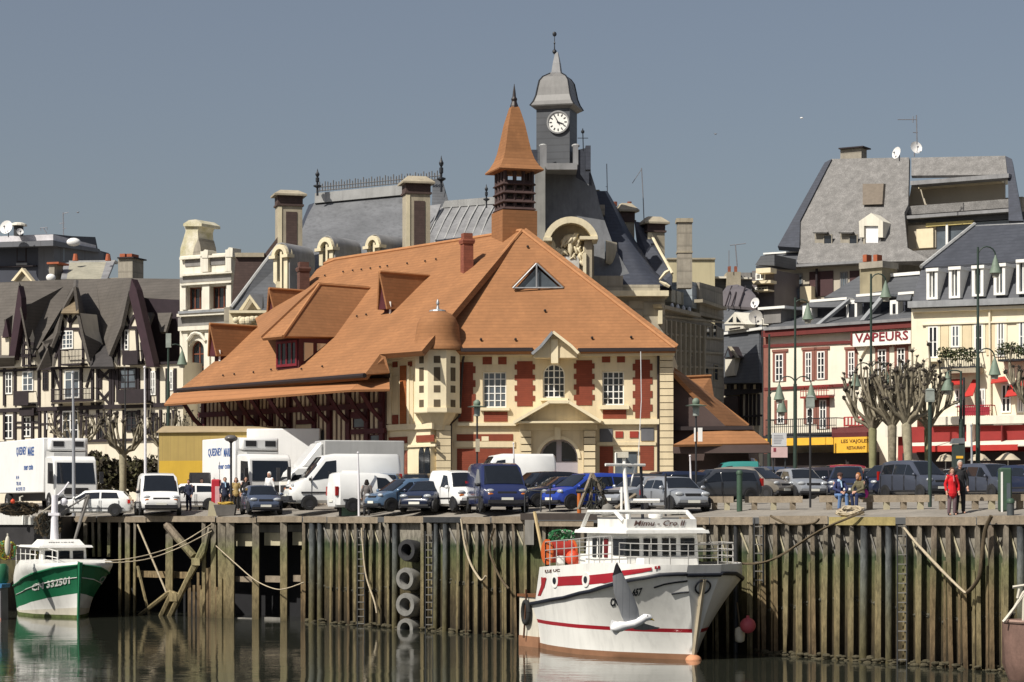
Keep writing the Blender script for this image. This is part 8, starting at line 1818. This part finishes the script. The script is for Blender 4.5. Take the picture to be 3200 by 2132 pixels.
post('lamp_post', 'black lamp post with round globe head left of the refrigerated lorry', 'street lamp', 722, 1378, 7, 115.5, plast, lambda t, q, r: (MB().ball(q+Vector((0,0,.12)), .28, 10, (1.2,1.2,.62)).build('globe', mat('smoked_globe', (.13,.12,.115), .25, .2, 2), t, smooth=60), MB().lathe(q, [(.05,-.12),(.14,-.03),(.16,.02)], 10).build('collar', plast, t)))
def disc_head(t, q, r):
    m = MB(); m.lathe(q, [(.06,-.35),(.13,-.33),(.15,.1),(.1,.16)], 10); m.build('lantern', mat('lantern_grey', (.28,.31,.28), .4), t, smooth=50); m = MB(); m.lathe(q+Vector((0,0,.1)), [(.44,-.02),(.46,0),(.1,.06)], 16); m.build('disc', bellg, t); m = MB(); m.ball(q+Vector((0,0,.25)), .16, 8, (1,1,1.1)); m.build('dome', bellg, t, smooth=60)
for px, y0, Y, lab, sg_ in ((2175,1275,97,'slim dark lamp post with disc head and white notices right of the market',1),(1491,1278,106,'slim lamp post with disc head before the market front brick panel',2)):
    t = post('lamp_post', lab, 'street lamp', px, y0, 6, Y, plast, disc_head, 'disc headed lamp posts')
    f = Fr(px-30, Y, px+30, Y)
    for q in (((2169,1337,2174,1380),(2181,1337,2195,1380)) if sg_ == 1 else ((1486,1372,1499,1412),)): m = MB(); f.bx(m, *q, .05, .09); m.build('notice', whitep if sg_ == 1 else stone, t)
def box_head(t, q, r): m = MB(); m.lathe(q, [(.2,-.02),(.22,.05),(.2,.4),(.23,.42),(.1,.5)], 4, R(45)); m.build('lantern', mat('lantern_grey', (.28,.31,.28)), t)
for px, y0, Y, lab in ((2532,1275,91.5,'dark lamp post standing in front of the rounded silver hatchback'),(2906,1255,87,'dark green lamp post before the tall slate people carrier'),(3012,1180,121,'slim dark pole in front of the red shopfront'),(2080,1480,90,'short dark pole beside the silver hatchback')):
    post('lamp_post', lab, 'street lamp', px, y0, 7 if px != 2906 else 12, Y, lampg if px in (2906,) else plast, box_head if px < 2950 and px != 2080 else None)
def bell_lamp(px, ytop, ybase, Y, label, upper, lower, dirn=1, box=False):
    p = P(px, YH, Y); z = G(p.x, p.y); t = thing('street_lamp', label, 'street lamp', (p.x,p.y,z), 'tall green street lamps with bell shades'); s = F/Y
    m = MB(); zt = zz(ytop, Y); zm = zz(lower[0] if lower else ytop+150, Y); m.tube([(p.x,p.y,z), (p.x,p.y,zm), (p.x,p.y,zm+.01), (p.x,p.y,zt)], [.13,.11,.08,.06], 8); m.build('post', lampg, t, smooth=60)
    def arm(yc, sx, reach, hgt):
        zc = zz(yc, Y); pts = [Vector((p.x+sx*reach*(1-math.cos(a))/2, p.y, zc+hgt*math.sin(a))) for a in [math.pi*k/8 for k in range(9)]]; m = MB(); m.tube(pts, .04, 6); a_ = m.build('arm', lampg, t, smooth=60)
        e = pts[-1]; m = MB(); m.lathe(e, [(.30,-.95),(.34,-.93),(.22,-.55),(.12,-.2),(.06,-.05),(.04,.05)], 12); m.build('bell_shade', bellg, a_, smooth=50)
        m = MB(); m.lathe(e, [(.17,-1.15),(.22,-.94),(.2,-.9)], 10); m.build('lens', mat('lamp_lens', (.3,.3,.26), .3), a_)
    if upper: arm(upper[0], upper[1], upper[2], upper[3])
    if lower:
        for sx in lower[1]: arm(lower[0], sx, lower[2], lower[3])
    if box: m = MB(); f = Fr(px-30, Y, px+30, Y); f.bx(m, px-8, ytop, px+8, ytop+44, -.1, .1); m.build('sign_plate', mat('lantern_grey', (.28,.31,.28)), t)
    return t
bell_lamp(2485, 930, 1410, 137, 'tall green street lamp left of the white lettered sign', (950, 1, .75, .25), (1200, (-1, 1), .95, .45))
bell_lamp(2722, 856, 1410, 134, 'tall green street lamp crossing the white lettered sign', (880, 1, .85, .45), (1158, (-1, 1), .9, .45))
bell_lamp(3056, 772, 1410, 124, 'tallest green street lamp with curved arm before the cream corner house', (800, 1, .95, .5), (1118, (1,), .9, .5))
bell_lamp(526, 1042, 1400, 150, 'street lamp with bell shade in front of the half timbered house right end', (1095, 1, .9, .4), None, box=True)
bell_lamp(2404, 1045, 1410, 139, 'slim dark lamp pole at the left corner of the restaurant', None, (1240, (1,), .75, .35))
bell_lamp(3003, 1160, 1400, 120, 'street lamp with bell shade left of the tallest lamp', (1165, -1, .7, .12), None)
whm = mat('white_mast', (.72,.70,.72), .45, .06, 2)
def mast(px, y0, wpx, Y, label, mm, top=None):
    p = P(px, YH, Y); z = G(p.x, p.y); t = thing('flag_pole', label, 'pole', (p.x,p.y,z), 'poles along the quay'); r = wpx*Y/F/2; zt = zz(y0, Y)
    m = MB(); m.tube([(p.x,p.y,z), (p.x-.02,p.y,z+(zt-z)*.6), (p.x-.05,p.y,zt)], [r,r*.8,r*.5], 8); m.build('pole', mm, t, smooth=60); m = MB(); m.ball((p.x-.05,p.y,zt), r*.9, 6); m.build('knob', mm, t)
mast(231, 1165, 12, 121, 'tall grey steel pole in front of the far left lorry', mat('grey_mast', (.30,.31,.33), .45, .1, 2)); mast(455, 1148, 10, 121, 'tall white pole left of the yellow trailer', whm); mast(1122, 1415, 8, 107, 'white pole beside the woman in the grey coat', whm); mast(1608, 1386, 7, 108, 'short white pole above the navy van', whm); mast(2160, 1425, 8, 100, 'short white pole left of the teal van', whm); mast(393, 1150, 6, 140, 'dark pole before the half timbered house balcony', steel_dk); mast(2385, 1000, 4, 140, 'thin dark service pole at the left edge of the restaurant front', steel_dk); mast(3038, 1330, 9, 119, 'grey pole before the red shopfront', mat('grey_mast', (.30,.31,.33)))
# notice boards
t = thing('notice_board', 'pale notice board with a pink poster right of the market canopy', 'notice board', (lambda p: (p.x,p.y,G(p.x,p.y)))(P(2437,YH,112))); f = Fr(2410, 112, 2465, 112)
m = MB(); f.bx(m, 2412,1353,2458,1395,0,.05); m.build('panel', mat('grey_notice', (.55,.55,.55), .6, .08), t); m = MB(); f.bx(m, 2410,1397,2461,1430,0,.06); m.build('poster', mat('pink_poster', (.60,.42,.40), .6, .1), t); m = MB(); f.bx(m, 2417,1400,2425,1412,.061,.07); m.build('poster_picture', mat('poster_red', (.25,.04,.06), .6), t)
for x in (2416, 2454): m = MB(); q = P(x, YH, 112.1); m.tube([(q.x,q.y,G(q.x,q.y)), (q.x,q.y,zz(1355,112))], .04, 6); m.build('leg', steel_dk, t)
for k in range(6): m = MB(); f.bx(m, 2418,1360+k*5,2418+rnd.randint(20,34),1362+k*5,.051,.058); m.build('text_line', mat('notice_text', (.3,.3,.32)), t)
t = thing('information_board', 'white information board with green lower edge in front of the small white box van', 'notice board', (lambda p: (p.x,p.y,G(p.x,p.y)))(P(1094,YH,QY(1094)+1.0))); yb = QY(1094)+1.0; f = Fr(1060, yb, 1130, yb)
m = MB(); f.bx(m, 1068,1471,1122,1523,0,.04); m.build('panel', whitep, t); m = MB(); f.bx(m, 1068,1524,1122,1535,0,.05); m.build('green_edge', mat('pale_green', (.16,.27,.20), .6), t)
for x in (1073, 1117): m = MB(); q = P(x, YH, yb+.05); m.tube([(q.x,q.y,G(q.x,q.y)), (q.x,q.y,zz(1535,yb))], .035, 6); m.build('leg', gpost, t)
# recycling bin, red machine, crates, stall table, net frame
t = thing('litter_bin', 'grey green bin on the terrace in front of the red shopfront', 'bin', (lambda p: (p.x,p.y,G(p.x,p.y)))(P(2998,YH,115))); f = Fr(2975,115,3020,115); m = MB(); f.ub(m, *f.rect(2980,1390,3015,1440)[:2], G(*P(2998,YH,115).xy), zz(1388,115), -.5, 0); m.build('body', mat('bin_green', (.035,.05,.045), .6), t); m = MB(); f.pg(m, [(2974,1386),(2982,1370),(3014,1369),(3016,1386)], -.6, .05); m.build('lid', mat('bin_lid', (.14,.15,.16), .5), t); m = MB(); f.bx(m, 2988,1425,3010,1433,.002,.02); m.build('sticker', yell, t)
t = thing('red_machine', 'red vending cabinet beside the refrigerated lorry', 'machine', (lambda p: (p.x,p.y,G(p.x,p.y)))(P(675,YH,119))); f = Fr(655,119,695,119); m = MB(); f.ub(m, *f.rect(660,1500,688,1580)[:2], G(*P(675,YH,119).xy), zz(1498,119), -.5, 0); o = m.build('cabinet', mat('pillar_red', (.42,.02,.035), .5, .1), t); o.modifiers.new('bevel','BEVEL').width = .06; m = MB(); f.bx(m, 672,1520,686,1545,.005,.02); m.build('panel', mat('pink_panel', (.6,.35,.35), .5), t)
t = thing('fish_crate', 'grey plastic crate heaped with yellow rope at the pier edge', 'crate', (lambda p: (p.x,p.y,G(p.x,p.y)))(P(708,YH,QY(708)+.8))); yb = QY(708)+.8; c = P(708, YH, yb); g_ = G(c.x, c.y); m = MB(); m.hexa([(c.x-.45,c.y-.3,g_),(c.x+.4,c.y-.3,g_),(c.x+.4,c.y+.3,g_),(c.x-.45,c.y+.3,g_),(c.x-.6,c.y-.4,g_+.55),(c.x+.5,c.y-.4,g_+.55),(c.x+.5,c.y+.4,g_+.55),(c.x-.6,c.y+.4,g_+.55)]); m.build('box', mat('crate_grey', (.15,.14,.13), .7, .2, 3), t); m = MB()
for k in range(30): a = rnd.uniform(0,6.3); m.tube([Vector((c.x-.05+.4*math.cos(a+j*.5)*rnd.uniform(.6,1),c.y+.25*math.sin(a+j*.5),g_+.58+rnd.uniform(-.03,.1))) for j in range(4)], .03, 4)
m.build('rope_heap', mat('yellow_rope', (.5,.33,.06), .9), t)
m = MB(); c = P(668, YH, QY(668)+.6); g_ = G(c.x,c.y); m.prism([(c.x-.3,c.y,g_),(c.x+.35,c.y,g_),(c.x+.25,c.y,g_+.5),(c.x-.22,c.y,g_+.75)], (0,.5,0)); tag(m.build('stone_block', concrete_pale, None, loc=(c.x,c.y,g_)), 'pale concrete block left of the grey crate', 'block')
t = thing('stall_table', 'dark stall table frame in front of the yellow trailer', 'table', (lambda p: (p.x,p.y,G(p.x,p.y)))(P(622,YH,124))); yb = 124; f = Fr(590,124,655,124); m = MB(); f.bx(m, 592,1477,652,1483,-.8,0); m.build('top', plast, t)
for x in (594, 650): 
    for o_ in (-.78,-.06): m = MB(); u = f.uz(x,1480)[0]; f.ub(m, u-.05,u+.05, G(*P(622,YH,124).xy), zz(1483,124), o_, o_+.08); m.build('leg', plast, t)
m = MB(); f.bx(m, 594,1508,652,1515,-.7,-.1); m.build('shelf', plast, t)
t = thing('net_rack', 'weathered timber A frame draped with dark nets on the quay by the blue car', 'net frame', (lambda p: (p.x,p.y,G(p.x,p.y)))(P(1850,YH,QY(1850)+.9))); yb = QY(1850)+.9
for pts in ([(1808,1592),(1850,1480)],[(1905,1592),(1850,1480)],[(1845,1592),(1848,1490)],[(1800,1536),(1935,1538)],[(1925,1590),(1988,1545)]): m = MB(); m.tube([P(x,y,yb) for x,y in pts], .09, 6); m.build('pole', T_beam if pts[0][0] != 1800 else steel_dk, t)
m = MB()
for k in range(60):
    x, y = rnd.uniform(1838,1895), rnd.uniform(1485,1590); m.tube([P(x,y,yb-.1), P(x+rnd.uniform(-14,14),y+rnd.uniform(5,28),yb-.15)], .03, 4)
m.build('draped_net', mat('dark_net', (.03,.03,.025)), t)
m = MB(); c = P(1900, 1592, QY(1900)+.7); c.z = G(c.x,c.y); m.lathe(c, [(.26,0),(.25,.3),(.2,.42),(.03,.5)], 10); tag(m.build('quay_bin', concrete_grey, None, loc=c, smooth=50), 'small grey drum beside the timber net frame', 'drum')
t = thing('quay_rail', 'dark tubular hand rail at the quay edge right of the navy van', 'railing', (lambda p: (p.x,p.y,G(p.x,p.y)))(P(1700,YH,QY(1700)+.5))); yb = QY(1700)+.5
for pts in ([(1640,1600),(1640,1545),(1650,1532),(1690,1535)],[(1718,1600),(1720,1512)],[(1690,1600),(1692,1535),(1740,1535)]): m = MB(); m.tube([P(x,y,yb) for x,y in pts], .035, 6); m.build('tube', steel_dk, t, smooth=60)
# bicycles shapes and terrace parasols behind the cars
for k, (x, y, r, lab) in enumerate(((3150,1426,40,'folded beige parasol top on the restaurant terrace at the right'),(3060,1428,36,'beige parasol top behind the grey bin'),(2955,1430,30,'beige parasol top left of the grey bin'))):
    p = P(x, YH, 126); z = G(p.x,p.y); t = thing('parasol', lab, 'parasol', (p.x,p.y,z), 'terrace parasols'); zt = zz(y-12, 126); m = MB(); m.lathe((p.x,p.y,zt), [(r/57,-.42),(r/60,-.38),(.3,-.1),(.02,0)], 10); m.build('canopy', mat('beige_canvas', (.5,.43,.32), .85, .15, 2), t, smooth=30); m = MB(); m.tube([(p.x,p.y,z),(p.x,p.y,zt)], .03, 6); m.build('pole', whitep, t)
# ------------------------------------------------------------------ pollarded plane trees
bark = mat('plane_bark', (.30,.265,.19), .9, .4, 4, fine=.6, col2=(.11,.09,.06)); barkp = mat('pale_plane_bark', (.36,.32,.22), .9, .35, 3, fine=.4); knob = mat('pollard_knuckle', (.06,.05,.04), .95, .4, 6, fine=.5)
def pollard(label, px, Y, ytrunk, wtr, spread, up_, n=9, seed=1, group='pollarded plane trees', trunkm=barkp, lean=0):
    r_ = random.Random(seed); p = P(px, YH, Y); z = G(p.x,p.y); t = thing('plane_tree', label, 'tree', (p.x,p.y,z), group); s = F/Y; zt = zz(ytrunk, Y); w_ = wtr/s/2
    top = Vector((p.x+lean, p.y, zt)); m = MB(); m.tube([Vector((p.x,p.y,z-.1)), Vector((p.x+lean*.3,p.y,z+(zt-z)*.5)), top, top+Vector((0,0,.25))], [w_*1.15,w_*.95,w_*1.1,w_*.8], 10); m.build('trunk', trunkm, t, smooth=60)
    m = MB(); sp, uh = spread/s, up_/s
    def club(q, rr):
        m.k = 1
        for j in range(4): m.ball(q+Vector((r_.uniform(-1,1),r_.uniform(-1,1),r_.uniform(-.6,1)))*rr*.6, rr*r_.uniform(.55,.85), 5)
        for j in range(6):
            e = q+Vector((r_.uniform(-1,1),r_.uniform(-1,1),r_.uniform(-.1,1)))*rr*r_.uniform(1.6,3.2); m.tube([q, e], [rr*.22,rr*.06], 4)
    for i in range(n):
        a = 2*math.pi*(i+r_.uniform(-.3,.3))/n; rad = sp*r_.uniform(.45,1.0); d = Vector((math.cos(a),math.sin(a)*.8,0)); e1 = top+d*rad*.55+Vector((0,0,uh*r_.uniform(.15,.4))); e2 = top+d*rad+Vector((0,0,uh*r_.uniform(.35,.85)))
        m.k = 0; m.tube([top, top.lerp(e1,.5)+Vector((0,0,.12)), e1, e2], [w_*.62,w_*.5,w_*.40,w_*.27], 7); club(e2, w_*.55)
        for j in range(r_.randint(2,4)):
            b0 = e1.lerp(e2, r_.uniform(0,.7)); e3 = b0+Vector((d.x*r_.uniform(-.2,.5)*sp*.5, d.y*.3*sp*r_.uniform(-1,1), uh*r_.uniform(.25,.62)))
            m.k = 0; m.tube([b0, b0.lerp(e3,.5)+d*.1, e3], [w_*.3,w_*.26,w_*.19], 6); club(e3, w_*.42)
    m.build('crown', [bark, knob], t, smooth=60); return t
pollard('pollarded plane tree at the left of the clump before the restaurant', 2727, 123, 1345, 24, 118, 190, 13, 3, trunkm=mat('mossy_trunk', (.24,.23,.12), .9, .3, 2, fine=.3)); pollard('pollarded plane tree second in the clump with dark trunk', 2788, 121, 1335, 26, 130, 200, 14, 5, trunkm=bark); pollard('pollarded plane tree in the middle right of the clump with pale trunk', 2842, 119, 1330, 28, 120, 205, 14, 8, lean=-.15); pollard('pollarded plane tree at the right of the clump with green trunk', 2900, 122, 1345, 22, 105, 205, 13, 12, trunkm=mat('mossy_trunk', (.24,.23,.12)))
pollard('pollarded plane tree reaching in from the right edge', 3245, 118, 1310, 26, 150, 190, 10, 17)
pollard('leafless pollarded tree behind the square nosed white van', 384, 134, 1425, 22, 95, 125, 10, 21); pollard('leafless pollarded tree against the half timbered house right end', 500, 143, 1400, 14, 80, 110, 9, 25, trunkm=bark); pollard('leafless pollarded tree behind the far left lorry', 250, 146, 1400, 16, 95, 120, 10, 29, trunkm=bark); pollard('leafless pollarded tree behind the trailer beside the market hall', 600, 140, 1380, 12, 55, 95, 8, 33, trunkm=bark)
